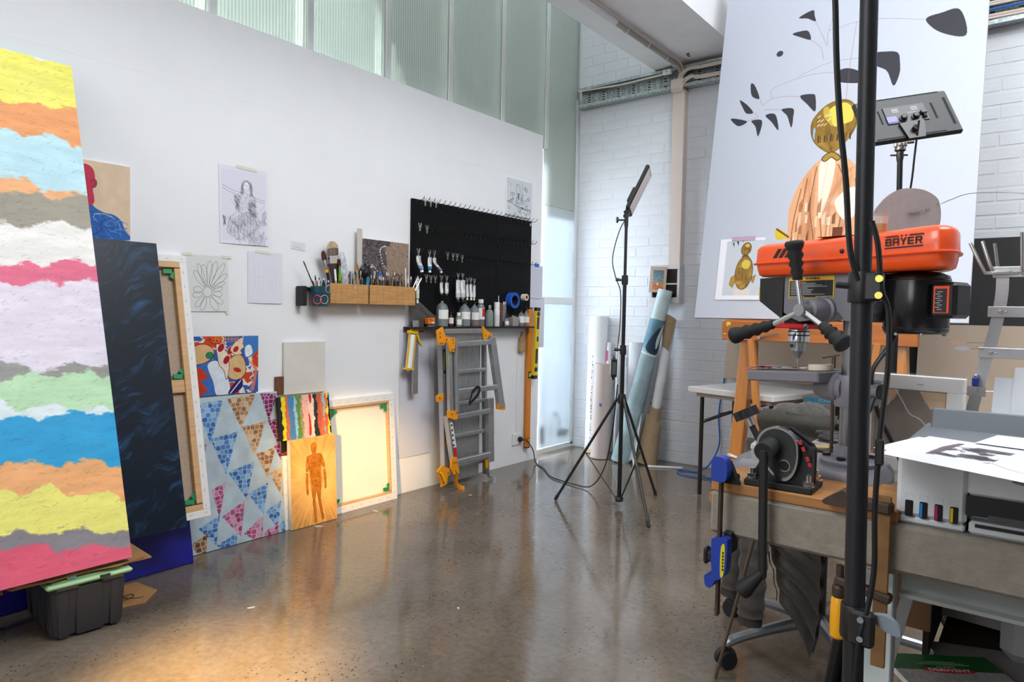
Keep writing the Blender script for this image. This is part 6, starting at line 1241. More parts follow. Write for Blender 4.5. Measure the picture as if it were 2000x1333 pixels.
# local frame: x to the right as the camera sees it, y up, z towards the back of the panel (towards the camera)
pf = frame(cen, Xv, -Uv if Uv.z < 0 else Uv, -Nv)
if pf.to_3x3().determinant() < 0: pf = frame(cen, -Xv, -Uv if Uv.z < 0 else Uv, -Nv)
p2 = thing('panel_light', 'slim black panel light seen from behind with knobs and a blue display', 'lamp', pf)
m = MB(); m.box((0, 0, 0), (.345, .190, .022), b=.008); m.build('housing', mat('panel_black', '111113', .5), p2)
m = MB(); m.box((0, 0, -.0118), (.318, .165, .002)); m.build('lit_diffuser', mat('lit_diffuser', 'FFFFFF', .5, emit='FFF6EC', estr=17), p2)
m = MB(); m.box((-.005, .012, .0125), (.150, .074, .004), b=.001); m.build('control_plate', M_blackp, p2)
m = MB(); m.box((-.062, -.006, .0150), (.036, .024, .0012)); m.build('display', mat('lit_display', '4A4AE0', .4, emit='5A58F0', estr=.7), p2)
for x in (-.022, .022): m = MB(); m.lathe([(.0145, .0), (.0145, .004), (.011, .005), (.010, .014), (.008, .015)], (x, -.008, .0135), (0, 0, 1), 18); m.build('dial_knob', M_blackp, p2)
m = MB(); m.box((.055, .006, .018), (.022, .014, .012), b=.002); m.cyl((.055, .0, .018), (.052, -.022, .024), .005, n=8); m.build('power_socket', M_blackp, p2)
m = MB()
for x0 in (-.040, .030):
    for j in range(3): m.box((x0, .036 - j * .006, .0147), (.024, .0028, .0006))
m.box((.018, .014, .0147), (.034, .002, .0006)); m.build('printed_lines', mat('panel_print', 'B5B5B8', .6), p2, kind='stuff')
for x, y, w_, h_ in ((.150, 0, .010, .12), (-.150, 0, .010, .12), (.098, .01, .008, .07), (-.098, .01, .006, .06), (.0, .088, .28, .005), (.06, -.082, .1, .005), (-.09, -.082, .1, .005)): m = MB(); m.box((x, y, .0105), (w_, h_, .002)); m.build('vent_slot', mat('vent_black', '0B0B0C', .8), p2)
m = MB(); m.prism([(-.045, -.030), (.048, -.022), (.026, -.098), (-.034, -.098)], .011, .019); m.build('mount_bracket', M_blackp, p2); m = MB(); m.cyl((-.002, -.062, .018), (-.002, -.062, .032), .010, n=12); m.build('bracket_screw', M_rubber, p2)
ph = thing('swivel_head', 'ribbed black swivel head below the glowing panel light', 'tilt head', T(-.4535, 2.84, 1.80))
m = MB(); m.lathe([(.010, 0), (.0125, .015), (.012, .035), (.019, .04), (.0175, .052), (.014, .055)], n=16); m.build('socket', M_blackp, ph)
for k_ in range(8): a_ = k_ * .785; m = MB(); m.box((.018 * math.cos(a_), .018 * math.sin(a_), .073), (.007, .007, .040), b=.001); m.build('rib', M_blackp, ph)
m = MB(); m.lathe([(.016, .052), (.018, .095), (.022, .098)], n=14); m.build('ball', M_blackp, ph); m = MB(); m.cyl((.0, -.01, .066), (.038, .018, .072), .006, .008, 10); m.build('tilt_lever', M_blackp, ph); m = MB(); m.bar((-.028, -.02, .022), (.022, .016, .024), .004, .006); m.build('wing_screw', M_blackp, ph)
cable('panel_lead', 'black lead hanging from the glowing panel light down behind the cardboard disc', [(-.392, 2.80, 1.93), (-.402, 2.81, 1.82), (-.41, 2.82, 1.72), (-.425, 2.825, 1.60), (-.43, 2.825, 1.45), (-.428, 2.82, 1.2)], .0035, M_blackp, 'lead')
# foreground stand
fs = thing('light_stand', 'thick dark light stand pole rising in the foreground in front of the bench', 'light stand', T())
def fp(z): u = (z - .739) / .892; return Vector((-.186 - .013 * u, .98, z))
m = MB(); m.cyl(fp(.10), fp(1.275), .0128, n=24); m.build('lower_tube', mat('stand_grey_black', '212226', .45, .2), fs); m = MB(); m.cyl(fp(1.26), fp(2.35), .0108, n=24); m.build('upper_tube', MATS['stand_grey_black'], fs)
c_ = fp(1.262)
m = MB(); m.lathe([(.0165, -.020), (.0172, -.018), (.0168, .018), (.0162, .020)], c_, n=24); m.box((c_.x + .016, c_.y - .012, c_.z), (.022, .016, .036), b=.003); m.build('lock_collar', M_blackp, fs)
for dz in (.010, -.011): m = MB(); m.cyl((c_.x + .0235, c_.y - .019, c_.z + dz), (c_.x + .0235, c_.y - .0235, c_.z + dz), .0045, n=14); m.build('brass_bolt', mat('brass_plated', 'C9B85A', .3, .9), fs)
m = MB(); m.cyl((c_.x - .012, c_.y - .004, c_.z + .002), (c_.x - .030, c_.y - .006, c_.z + .004), .0045, n=8); m.build('lock_knob', M_blackp, fs)
c_ = fp(.822)
m = MB(); m.lathe([(.0165, -.022), (.0172, -.018), (.0168, .020), (.016, .022)], c_, n=24); m.box((c_.x + .012, c_.y - .014, c_.z - .002), (.030, .016, .046), b=.004); m.build('lock_collar', M_blackp, fs)
for dz in (.012, -.013): m = MB(); m.cyl((c_.x + .012, c_.y - .021, c_.z + dz), (c_.x + .012, c_.y - .0255, c_.z + dz), .004, n=14); m.build('steel_bolt', M_steel, fs)
m = MB(); m.prism(smoothp([(0, 0), (.02, .006), (.034, -.004), (.036, -.016), (.02, -.014)], 4, True), 0, .010, frame((c_.x + .018, c_.y + .004, c_.z + .012), (1, 0, 0), (0, 0, 1), (0, -1, 0))); m.build('lock_lever', mat('grey_lever', '7F8A95', .45), fs)
m = MB(); m.lathe([(.020, -.02), (.026, 0), (.020, .02)], fp(.50), n=18); m.build('leg_collar', M_blackp, fs)
stand_legs(fs, (fp(.5).x, .98), [(-.186, .56), (-.5, 1.08), (.15, 1.12)], .50, .14)
cable('stand_cable', 'black cable looping loosely down the foreground stand pole', [(-.232, .955, 2.3), (-.236, .955, 1.75), (-.232, .955, 1.60), (-.224, .955, 1.49), (-.214, .96, 1.40), (-.206, .962, 1.31), (-.195, .966, 1.27)], .0038, M_blackp, 'cable', 8)
cable('stand_cable', 'black cable running down the right side of the foreground pole past the drill press', [(-.182, .962, 1.345), (-.174, .962, 1.315), (-.168, .964, 1.26), (-.160, .968, 1.23), (-.158, .968, 1.16), (-.163, .968, 1.08), (-.166, .968, .98), (-.164, .968, .90), (-.170, .962, .84), (-.176, .958, .81), (-.178, .958, .76), (-.184, .96, .65), (-.2, .95, .4), (-.22, .9, .02)], .0034, M_blackp, 'cable', 8)
fl = MB(); fl.box((0, 0, 0), (.010, .008, .034), b=.002); tag(fl.build('cable_switch', M_blackp, M=T(-.163, .966, 1.052)), 'small black inline switch on the cable beside the foreground pole', 'switch')
# ---------------------------------------------------------------- workbench, drill press, printer and everything on and under the bench
BZ = .902
M_conc = mat('cast_concrete', '8C8478', .8, var=.10, vscale=70, bump=.15, bscale=160, detail=6); M_oak = mat('bench_wood', 'A8743F', .5, var=.18, vscale=8, stretch=(.5, 8, 8)); M_frame = mat('grey_painted_steel', '8C8F8C', .45)
wb_ = thing('workbench', 'heavy concrete topped workbench on pale steel legs in the right foreground', 'workbench', T(.35, 1.85, 0))
def BX(x, y, z): return (x - .35, y - 1.85, z)
m = MB(); m.box(BX(.362, 1.83, .863), (1.676, 1.26, .078), b=.006); m.build('concrete_top', M_conc, wb_)
m = MB(); m.box(BX(-.325, 1.297, .9115), (.302, .19, .019), b=.002); m.build('wood_plank', M_oak, wb_)
for y in (1.245, 2.40): m = MB(); m.box(BX(.48, y, .803), (1.30, .012, .040)); m.box(BX(.48, y - .012, .785), (1.30, .028, .006)); m.box(BX(.48, y - .008, .821), (1.30, .02, .005)); m.build('frame_rail', M_frame, wb_)
for x, y in ((-.205, 1.26), (-.18, 2.36), (1.12, 1.26), (1.12, 2.36)):
    m = MB(); m.box(BX(x, y, .402), (.042, .004, .80), b=.001); m.box(BX(x + .02, y + .018, .402), (.004, .036, .80), b=.001); leg = m.build('leg', mat('pale_steel_leg', 'C3CCCB', .45), wb_)
    for z in (.60, .66, .52, .44): m = MB(); m.cyl(BX(x + .008, y - .0022, z), BX(x + .008, y - .0032, z), .0042, n=10); m.build('bolt_hole', mat('bolt_grey', '6F7674', .4, .6), leg)
m = MB(); m.box(BX(.46, 1.9, .435), (1.28, .95, .018)); m.build('lower_shelf', mat('dark_ply', '4A3626', .7, var=.15, vscale=6), wb_)
m = MB(); m.box(BX(-.195, 2.05, .63), (.012, .48, .37)); m.build('side_panel', mat('bench_shade_black', '17130F', .8), wb_)  # black panel added to stand in for deep shade under the bench
m = MB(); m.box(BX(.42, 2.30, .62), (1.22, .012, .36)); m.build('back_board', mat('bench_shade_black', '17130F', .8), wb_)  # black sheet added to darken the shade behind the lower shelf
m = MB(); m.box(BX(-.235, 1.80, .66), (.10, .012, .30)); m.build('side_board', mat('brown_ply', '6B4A2C', .6, var=.15, vscale=5), wb_)
m = MB(); m.bar(BX(-.245, 1.58, .46), BX(-.185, 1.60, .76), .022, .006, up=(0, 1, 0)); m.build('diagonal_stay', M_frame, wb_)
# drill press
M_cast = mat('grey_hammer_paint', '77757D', .42, bump=.05, bscale=200); M_orange = mat('orange_gloss', 'F0520F', .35, coat=.3, bump=.03, bscale=300); M_ored = M_orange
dp = thing('drill_press', 'orange and grey bench drill press with three black grips', 'drill press', T(-.297, 1.45, 0, -20))
m = MB()
ix = Matrix.Rotation(math.radians(20), 4, 'Z')
def base_pt(x, y, z): return ix @ Vector((x + .297, y - 1.45, z))
bp = [(-.50, 1.37), (-.485, 1.352), (-.245, 1.352), (-.228, 1.37), (-.228, 1.52), (-.245, 1.54), (-.485, 1.54), (-.50, 1.52)]; tp_ = [(-.235 + (x + .235) * .93 - .008, 1.446 + (y - 1.446) * .90) for x, y in bp]
n_ = 8; vs = [base_pt(x, y, BZ + .0205 if x < -.183 and y < 1.392 and False else BZ) for x, y in bp] + [base_pt(x, y, .922) for x, y in bp] + [base_pt(x, y, .937) for x, y in tp_]
m.add(vs, [tuple(range(7, -1, -1))] + [(i, (i + 1) % 8, 8 + (i + 1) % 8, 8 + i) for i in range(8)] + [(8 + i, 8 + (i + 1) % 8, 16 + (i + 1) % 8, 16 + i) for i in range(8)] + [tuple(range(16, 24))]); m.build('base', M_cast, dp)
m = MB(); m.lathe([(.052, .935), (.054, .945), (.050, .949), (.030, .950), (.028, .972), (.024, .974)], n=32); flg = m.build('column_flange', M_cast, dp)
for a_ in (3.6, 4.9, 1.0): m = MB(); m.cyl((.041 * math.cos(a_), .041 * math.sin(a_), .948), (.041 * math.cos(a_), .041 * math.sin(a_), .955), .008, n=6); m.build('bolt', M_blackp, flg)
m = MB(); m.cyl((0, 0, .94), (0, 0, 1.31), .0205, n=28); m.build('column', mat('ground_steel', '8E8E90', .3, .95, var=.1, vscale=40, stretch=(1, 1, .03)), dp)
# head casting
m = MB(); m.prism([(-.122, 1.306), (-.122, 1.232), (-.105, 1.222), (-.085, 1.214), (-.060, 1.218), (-.040, 1.231), (.0, 1.233), (.012, 1.217), (.050, 1.217), (.052, 1.232), (.060, 1.24), (.060, 1.306)], -.052, .052, frame((0, 0, 0), (1, 0, 0), (0, 0, 1), (0, -1, 0))); m.build('head_casting', M_cast, dp)
m = MB(); m.prism([(-.122, 1.305), (-.181, 1.303), (-.180, 1.255), (-.155, 1.238), (-.124, 1.218)], -.054, .054, frame((0, 0, 0), (1, 0, 0), (0, 0, 1), (0, -1, 0))); m.build('front_cover', M_blackp, dp)
m = MB(); m.box((-.186, -.02, 1.271), (.012, .05, .034), b=.003); sw = m.build('switch_plate', M_yel, dp); m = MB(); m.box((-.194, -.025, 1.266), (.006, .018, .016), b=.002); m.build('stop_button', M_red, sw)
m = MB(); m.lathe([(.026, 0), (.026, .01), (.021, .012), (.018, .052), (.012, .054)], (-.031, -.05, 1.237), (0, -1, 0), 24); m.build('feed_boss', M_cast, dp)
m = MB(); m.cyl((-.031, -.10, 1.236), (-.031, -.132, 1.236), .0115, n=20); m.build('feed_hub', M_steel, dp)
def grip(e0, e1):
    h = Vector((-.031, -.122, 1.236)); e0 = Vector(e0); e1 = Vector(e1)
    m = MB(); m.cyl(h, e0, .0052, n=12); arm = m.build('feed_arm', M_chrome, dp); d = (e1 - e0); L_ = d.length
    prof = [(.008, -.003), (.0095, 0), (.0085, L_ * .07), (.0122, L_ * .17), (.0092, L_ * .27), (.0138, L_ * .38), (.0104, L_ * .49), (.0152, L_ * .61), (.012, L_ * .72), (.0150, L_ * .80), (.0175, L_ * .90), (.0172, L_ * .96), (.0145, L_), (.006, L_ * 1.015)]
    m = MB(); m.lathe(prof, e0, d, 20); m.build('grip', M_rubber, arm, smooth=60)
grip((-.0395, -.126, 1.296), (-.0435, -.135, 1.366)); grip((-.092, -.126, 1.207), (-.181, -.135, 1.181)); grip((.017, -.126, 1.207), (.066, -.135, 1.175))
m = MB(); m.cyl((-.122, 0, 1.222), (-.122, 0, 1.205), .030, n=24); m.build('quill_collar', M_blackm, dp)
m = MB(); m.box((-.120, -.01, 1.2045), (.104, .058, .0105), b=.002); m.cyl((-.172, -.03, 1.206), (-.182, -.036, 1.198), .007, n=10); gd = m.build('red_guard', mat('red_gloss', 'D0141E', .35), dp); m = MB(); m.cyl((-.076, -.040, 1.2045), (-.076, -.044, 1.2045), .005, n=12); m.build('rivet', M_chrome, gd)
m = MB(); m.lathe([(.010, 1.201), (.0205, 1.199), (.021, 1.197), (.021, 1.172), (.0195, 1.171)], (-.122, 0, 0), (0, 0, 1), 28); ck = m.build('chuck', M_chrome, dp)
for z in (1.193, 1.185): m = MB(); m.lathe([(.0212, z - .0012), (.0214, z), (.0212, z + .0012)], (-.122, 0, 0), (0, 0, 1), 28, caps=False); m.build('chuck_ring', M_blackm, ck)
m = MB(); m.lathe([(.0195, 1.172), (.015, 1.170), (.0145, 1.152), (.012, 1.150), (.0055, 1.140), (.003, 1.137)], (-.122, 0, 0), (0, 0, 1), 24); m.build('chuck_nose', M_steel, ck); m = MB(); m.cyl((-.122, 0, 1.14), (-.122, 0, 1.116), .0009, n=8); m.build('drill_bit', M_steel, ck)
m = MB(); m.cyl((-.122, -.021, 1.163), (-.122, -.0225, 1.163), .004, n=10); m.build('key_hole', M_blackm, ck)
# orange belt cover: lower tray and lid
PLAN = smoothp([(-.165, -.074), (-.05, -.074), (.06, -.074), (.172, -.074), (.192, -.066), (.198, -.045), (.19, -.01), (.165, .04), (.12, .075), (.03, .085), (-.10, .085), (-.165, .06), (-.192, .0), (-.196, -.045), (-.187, -.066)], 3, True)
def shell(layers):
    m = MB(); pts = PLAN; n = len(pts); cx, cy = 0.0, 0.0; vs = []
    for z, s_ in layers:
        for x, y in pts: vs.append((x * (1 - s_ / .195), y * (1 - s_ / .078), z + (max(0, x - .04) * .02 + (.004 * max(0, (x + .05)) / .2 if z > 1.36 else 0))))
    m.add(vs, [(j * n + i, j * n + (i + 1) % n, (j + 1) * n + (i + 1) % n, (j + 1) * n + i) for j in range(len(layers) - 1) for i in range(n)] + [tuple(range(n - 1, -1, -1)), tuple(range((len(layers) - 1) * n, len(layers) * n))]); return m
shell([(1.3065, .014), (1.310, .008), (1.322, .005), (1.3315, .004)]).build('belt_cover_tray', M_orange, dp, smooth=50)
shell([(1.3315, -.001), (1.3335, -.002), (1.336, .0025), (1.343, .003), (1.3625, .004), (1.3685, .008), (1.373, .017), (1.3755, .030)]).build('belt_cover_lid', M_orange, dp, smooth=50)
m = MB(); m.ell((.013, -.0715, 1.347), (.0045, .003, .0045), nu=12, nv=8); m.build('lid_knob', M_blackp, dp)
FR = frame((0, -.0712, 0), (1, 0, 0), (0, 0, 1), (0, -1, 0))
def slant(m_, pts, z=.0, th=.0006): m_.prism(pts, z, z + th, FR)
M_print = mat('brown_black_print', '2A1410', .5)
m = MB()
for i in range(3): x = -.137 + .0135 * i; slant(m, [(x, 1.3425), (x + .0075, 1.3425), (x + .0195, 1.3605), (x + .012, 1.3605)], .0012)
m.build('slanted_stripes', M_ink, dp)
for i, m_ in enumerate([0]):
    LT = MB(); hh = .0125; w_ = .0105; st_ = .0023; x0 = .095; zb = 1.3465
    def seg(x_, a_, b_): LT.prism([(x_ + a_[0] * w_, zb + a_[1] * hh), (x_ + b_[0] * w_, zb + a_[1] * hh), (x_ + b_[0] * w_, zb + b_[1] * hh), (x_ + a_[0] * w_, zb + b_[1] * hh)], .0006, .0012, FR)
    hs = st_ / hh; ws = st_ / w_
    def letter(c, x_):
        if c in 'BAER': seg(x_, (0, 0), (ws, 1))
        if c in 'BER': seg(x_, (0, 1 - hs), (.92, 1)); seg(x_, (0, .5 - hs / 2), (.9, .5 + hs / 2))
        if c in 'BE': seg(x_, (0, 0), (.95, hs))
        if c == 'B': seg(x_, (1 - ws, .06), (1, .46)); seg(x_, (1 - ws - .05, .54), (.95, .94))
        if c == 'A': seg(x_, (1 - ws, 0), (1, 1)); seg(x_, (0, 1 - hs), (1, 1)); seg(x_, (0, .36), (1, .36 + hs))
        if c == 'R': seg(x_, (1 - ws, .5), (1, .95)); LT.prism([(x_ + .5 * w_, zb + .5 * hh), (x_ + .75 * w_, zb + .5 * hh), (x_ + 1.05 * w_, zb), (x_ + .78 * w_, zb)], .0006, .0012, FR)
        if c == 'Y':
            seg(x_, (.5 - ws / 2, 0), (.5 + ws / 2, .5)); LT.prism([(x_, zb + hh), (x_ + st_ * 1.15, zb + hh), (x_ + .5 * w_ + st_ * .5, zb + .45 * hh), (x_ + .5 * w_ - st_ * .6, zb + .45 * hh)], .0006, .0012, FR); LT.prism([(x_ + w_, zb + hh), (x_ + w_ - st_ * 1.15, zb + hh), (x_ + .5 * w_ - st_ * .5, zb + .45 * hh), (x_ + .5 * w_ + st_ * .6, zb + .45 * hh)], .0006, .0012, FR)
    for j, c in enumerate('BAYER'): letter(c, x0 + j * .0128)
    for a_, b_, z0, z1 in ((x0 - .001, x0 + .0225, 1.3615, 1.3635), (x0 + .041, x0 + .0645, 1.3615, 1.3635), (x0 - .001, x0 + .0635, 1.3415, 1.3437), (x0 + .0262, x0 + .0290, 1.3615, 1.3638), (x0 + .0335, x0 + .0363, 1.3615, 1.3638)): LT.prism([(a_, z0), (b_, z0), (b_, z1), (a_, z1)], .0006, .0012, FR)
    for i_, v in enumerate(LT.v): LT.v[i_] = (v[0], v[1] - .0002, v[2] + v[0] * .02 + .0015)
    LT.build('brand_lettering', M_print, dp)
# warning label
FR2 = frame((0, -.0522, 0), (1, 0, 0), (0, 0, 1), (0, -1, 0)); m = MB(); m.prism([(-.111, 1.2605), (-.012, 1.2605), (-.012, 1.303), (-.111, 1.303)], 0, .0006, FR2); wl2 = m.build('warning_label', M_yel, dp); m = MB(); m.prism([(-.109, 1.2620), (-.014, 1.2620), (-.014, 1.2955), (-.109, 1.2955)], .0006, .0010, FR2); m.build('black_panel', M_ink, wl2)
text('WARNING', .0066, M_ink, wl2, FR2 @ Matrix.Translation((-.058, 1.2992, .0010))); m = MB(); m.prism([(-.085, 1.2972), (-.079, 1.2972), (-.082, 1.3018)], .0008, .0012, FR2); m.build('warning_triangle', M_ink, wl2)
m = MB()
for i, w_ in enumerate([.034, .055, .070, .080, .038, .050, .046, .046, .075]): z = 1.2925 - .0030 * i; m.prism([(-.106, z - .0006), (-.106 + w_, z - .0006), (-.106 + w_, z + .0006), (-.106, z + .0006)], .0010, .0013, FR2)
for a_, b_ in ((-.108, -.076), (-.050, -.015)): m.prism([(a_, 1.2632), (b_, 1.2632), (b_, 1.2648), (a_, 1.2648)], .0010, .0013, FR2)
m.build('printed_lines', mat('print_grey', 'A9A9A9', .6), wl2, kind='stuff')
# motor
m = MB(); m.lathe([(.046, 1.196), (.051, 1.199), (.053, 1.203), (.053, 1.295), (.051, 1.301), (.040, 1.306), (.03, 1.308)], (.104, .02, 0), (0, 0, 1), 36); mt_ = m.build('motor', mat('gloss_black', '0F0F10', .22), dp)
for z in (1.2065, 1.2935): m = MB(); m.lathe([(.0532, z - .001), (.0542, z), (.0532, z + .001)], (.104, .02, 0), (0, 0, 1), 36, caps=False); m.build('motor_seam', mat('motor_seam', '2C2C2E', .3), mt_)
for a_ in (3.5, 4.5, 5.4, .6): m = MB(); m.cyl((.104 + .046 * math.cos(a_), .02 + .046 * math.sin(a_), 1.198), (.104 + .046 * math.cos(a_), .02 + .046 * math.sin(a_), 1.193), .0035, n=8); m.build('bolt', M_steel, mt_)
m = MB(); m.box((.172, .0, 1.256), (.042, .055, .062), b=.006); cb_ = m.build('capacitor_box', M_blackp, dp); m = MB(); m.box((.170, -.0278, 1.257), (.025, .0008, .046)); lb_ = m.build('rating_label', mat('orange_label', 'E8471A', .5), cb_); m = MB(); m.box((.1695, -.0284, 1.2555), (.019, .0006, .040)); m.build('label_panel', M_ink, lb_)
m = MB()
for i in range(9): m.box((.165 if i % 2 else .168, -.0290, 1.240 + .0038 * i), (.008, .0004, .0012))
m.build('printed_lines', MATS['print_grey'], lb_, kind='stuff')
m = MB(); m.tube(spline3([(.07, .02, 1.198), (.068, .0, 1.17), (.050, -.02, 1.12), (.045, .01, 1.05), (.05, .06, .98), (.06, .10, .915)], 6), .0042, 8); m.build('motor_lead', M_blackp, dp)
# table on its arm
TM = Matrix.Translation((-.026, 0, 1.118)) @ Matrix.Rotation(math.radians(-3.5), 4, 'Y')
m = MB(); m.box((-.084, -.01, -.011), (.168, .125, .022), TM, b=.003); m.build('table', M_cast, dp); m = MB(); m.box((-.084, -.01, .0006), (.160, .118, .0015), TM); m.build('worn_table_top', mat('worn_steel', '6A625B', .5, .5, var=.2, vscale=20), dp)
m = MB(); m.lathe([(.020, -.060), (.027, -.045), (.0285, -.030), (.0285, -.012), (.026, -.010), (.026, 0)], (-.004, -.012, 1.086), (1, 0, 0), 28); m.build('tilt_hub', M_cast, dp)
m = MB(); m.lathe([(.030, 1.050), (.032, 1.054), (.032, 1.108), (.030, 1.112)], n=28); m.box((.036, 0, 1.081), (.03, .03, .05), b=.004); m.cyl((.03, -.012, 1.086), (.062, -.012, 1.086), .014, n=20); m.build('table_collar', M_cast, dp)
m = MB(); m.lathe([(.013, 0), (.015, .004), (.008, .008)], (.062, -.012, 1.086), (1, 0, 0), 18); m.bar((.055, -.02, 1.078), (.050, -.03, 1.045), .012, .01, b=.003); m.build('clamp_lever', M_blackp, dp)
m = MB(); m.cyl((-.05, .015, 1.10), (-.048, .015, .94), .0035, n=8); m.cyl((-.06, .03, 1.12), (-.06, .03, 1.145), .004, n=8); m.bar((-.085, .03, 1.139), (-.048, .03, 1.147), .003, .003); m.cyl((-.066, .028, 1.11), (-.066, .028, 1.128), .005, n=8); m.build('depth_rods', mat('brown_steel', '5B4A42', .4, .8), dp)
# things on the drill press
HD = dp.matrix_world.copy()
t = thing('masking_tape', 'roll of cream masking tape lying on the drill press table', 'tape', HD @ Matrix.Translation((-.058, -.015, 1.1174)) @ Matrix.Rotation(math.radians(-3.5), 4, 'Y')); m = MB(); m.lathe([(.014, 0), (.0235, 0), (.0235, .0115), (.014, .0115), (.014, 0)], n=32, caps=False); m.build('tape_winding', mat('cream_masking', 'DFD2BC', .6), t); m = MB(); m.lathe([(.012, 0), (.014, 0), (.014, .0115), (.012, .0115), (.012, 0)], n=28, caps=False); m.build('core', M_card, t)
t = thing('paper_packet', 'crumpled pink and white packet draped over the drill table edge', 'packet', HD @ Matrix.Translation((-.21, -.055, 1.108)) @ Matrix.Rotation(math.radians(-3), 4, 'Y'))
m = MB(); m.grid(lambda u, v: Vector((u * .125, v * .05, .0022 + .004 * abs(math.sin(5 * u + 3 * v)) - .012 * max(0, .2 - u) * (1 - v) * 3 + .0008)), 16, 6, uv=False); m.build('packet_body', mat('packet_white', 'CFC7C2', .5, var=.12, vscale=30), t); m = MB(); m.grid(lambda u, v: Vector((-.012 + u * .055, v * .045, .0045 + .004 * abs(math.sin(5 * u * .4 + 3 * v)) - .010 * (1 - u) * (1 - v))), 10, 5, uv=False); m.build('pink_end', mat('pink_packet', 'B8415A', .5), t)
m = MB(); m.prism([(.045, .002), (.085, .004), (.078, .02), (.06, .016)], .0068, .0074); m.build('printed_picture', M_ink, t)
t = thing('plastic_cup', 'small clear plastic cup of yellow liquid on the orange drill cover', 'cup', HD @ Matrix.Translation((.060, -.036, 1.3785))); m = MB(); m.lathe([(.0125, 0), (.013, .001), (.0165, .032), (.0172, .033), (.0165, .0335), (.0155, .032), (.0122, .002)], n=28); m.build('cup_wall', gmat('clear_plastic', 'D9D3CE', .32, .15), t); m = MB(); m.lathe([(.0120, .0015), (.0122, .002), (.0142, .0165), (.0005, .0166)], n=24); m.build('yellow_liquid', gmat('yellow_pool', 'C9B83C', .85), t)
m = MB(); m.grid(lambda u, v: Vector((-.06 + u * .12, -.05 + v * .07, .0012 + .003 * math.sin(3 * u) * v)), 8, 6); tag(m.build('tracing_scrap', mat('tracing_paper', 'C9BEC6', .5), M=HD @ Matrix.Translation((0, 0, 1.3775)) @ Matrix.Rotation(math.radians(12), 4, 'Z')), 'scrap of tracing paper lying on the orange drill cover', 'paper')
# cardboard disc on its wire
t = thing('cardboard_disc', 'grey cardboard disc pinned on a thin wire above the drill press', 'disc', T(-.25, 1.70, 1.447, 38)); F_ = frame((0, 0, 0), (1, 0, 0), (0, 0, 1), (0, -1, 0))
dv = [(-.076, .002), (-.062, .028), (-.045, .045), (-.02, .058), (.01, .060), (.036, .055), (.060, .040), (.068, .018), (.069, -.008), (.064, -.025), (.045, -.045), (.02, -.058), (-.02, -.06), (-.055, -.04)]
m = MB(); m.prism(smoothp(dv, 4, True), -.0012, .0012, F_); m.build('disc', mat('grey_board', 'A89E9B', .85, var=.04, vscale=60), t)
m = MB(); m.cyl((-.004, -.004, .008), (.026, -.0045, .012), .0018, n=8); m.build('pin', M_chrome, t); m = MB(); m.cyl((.038, -.0014, .016), (.038, -.004, .016), .003, n=10); m.build('pin_head', M_chrome, t)
m = MB(); m.tube(spline3([(.060, -.003, .030), (.068, -.002, .028), (.077, -.025, .034), (.09, -.07, .039), (.156, -.122, .031), (.30, -.15, .01), (.47, -.113, -.047)], 6), .0009, 6); m.build('wire', M_flat, t)

# lever tool bolted to the plank
PZ = .921
lt = thing('lever_shear', 'black cast bench shear with a chrome gear cover and a long hanging lever', 'bench tool', T(-.364, 1.25, PZ, 2))
m = MB(); m.box((.002, .0, .006), (.114, .085, .012), b=.002); m.build('base_plate', M_blackm, lt)
FV = frame((0, 0, 0), (1, 0, 0), (0, 0, 1), (0, -1, 0))
m = MB(); m.prism([(-.030, .012), (-.030, .085), (-.012, .104), (.012, .104), (.050, .078), (.054, .070), (.054, .012)], -.012, -.004, FV); m.prism([(-.030, .012), (-.030, .085), (-.012, .104), (.012, .104), (.050, .078), (.054, .070), (.054, .012)], .016, .024, FV); m.box((.048, -.006, .045), (.010, .028, .064), b=.003); m.prism([(-.052, .012), (-.030, .012), (-.030, .055)], .0, .01, FV); m.build('side_frames', M_blackp, lt)
FT = frame((.004, -.026, .056), (.995 * 1.22, -.10 * 1.22, 0.0), (0, 0, 1.22), (-.10, -.995, 0)); 
def eggp(s_): 
    o = []
    for k_ in range(36):
        a_ = 2 * math.pi * k_ / 36; cx, cy, r = (-.006, .016, .030)
        x = .030 * math.cos(a_); y = .030 * math.sin(a_)
        if y < 0: y *= 1.55; x = x * (1 - .16 * (-y / .0465)) + .010 * (-y / .0465)
        o.append(((x - .004) * s_, (y + .014) * s_ if s_ > .99 else (y * s_ + .014)))
    return o
m = MB(); m.prism(eggp(1), 0, .012, FT); m.build('gear_cover', M_chrome, lt); m = MB(); m.prism(eggp(.90), .012, .0128, FT); m.build('cover_face', mat('dark_oiled_steel', '4A4C4B', .3, .85, var=.35, vscale=9), lt)
m = MB(); m.lathe([(.0105, 0), (.0105, .0015), (.0088, .0015), (.0085, -.002)], FT @ Vector((.008, -.010, .0125)), (-.10, -.99, 0), 22); gh = m.build('round_opening', M_chrome, lt); m = MB(); m.cyl(FT @ Vector((.008, -.010, .0126)), FT @ Vector((.008, -.010, .0132)), .0085, n=20); m.build('dark_bore', M_blackm, gh)
FS = frame((.0, 0, 0), (1, 0, 0), (0, 0, 1), (0, -1, 0)); m = MB()
for a_, b_ in (((.0255, .088), (.0285, .081)), ((.0305, .077), (.034, .070)), ((.038, .061), (.041, .054)), ((.042, .051), (.045, .045))): m.bar((a_[0] + .009, -.034, a_[1] + .002), (b_[0] + .009, -.034, b_[1] + .002), .0022, .005)
m.build('red_lettering', mat('red_enamel', 'C01F30', .4), lt)
m = MB(); m.cyl(FT @ Vector((-.011, .016, .012)), FT @ Vector((-.012, .010, .046)), .0165, n=24); m.build('lever_hub', M_rubber, lt)
hb_ = FT @ Vector((-.012, .009, .044))
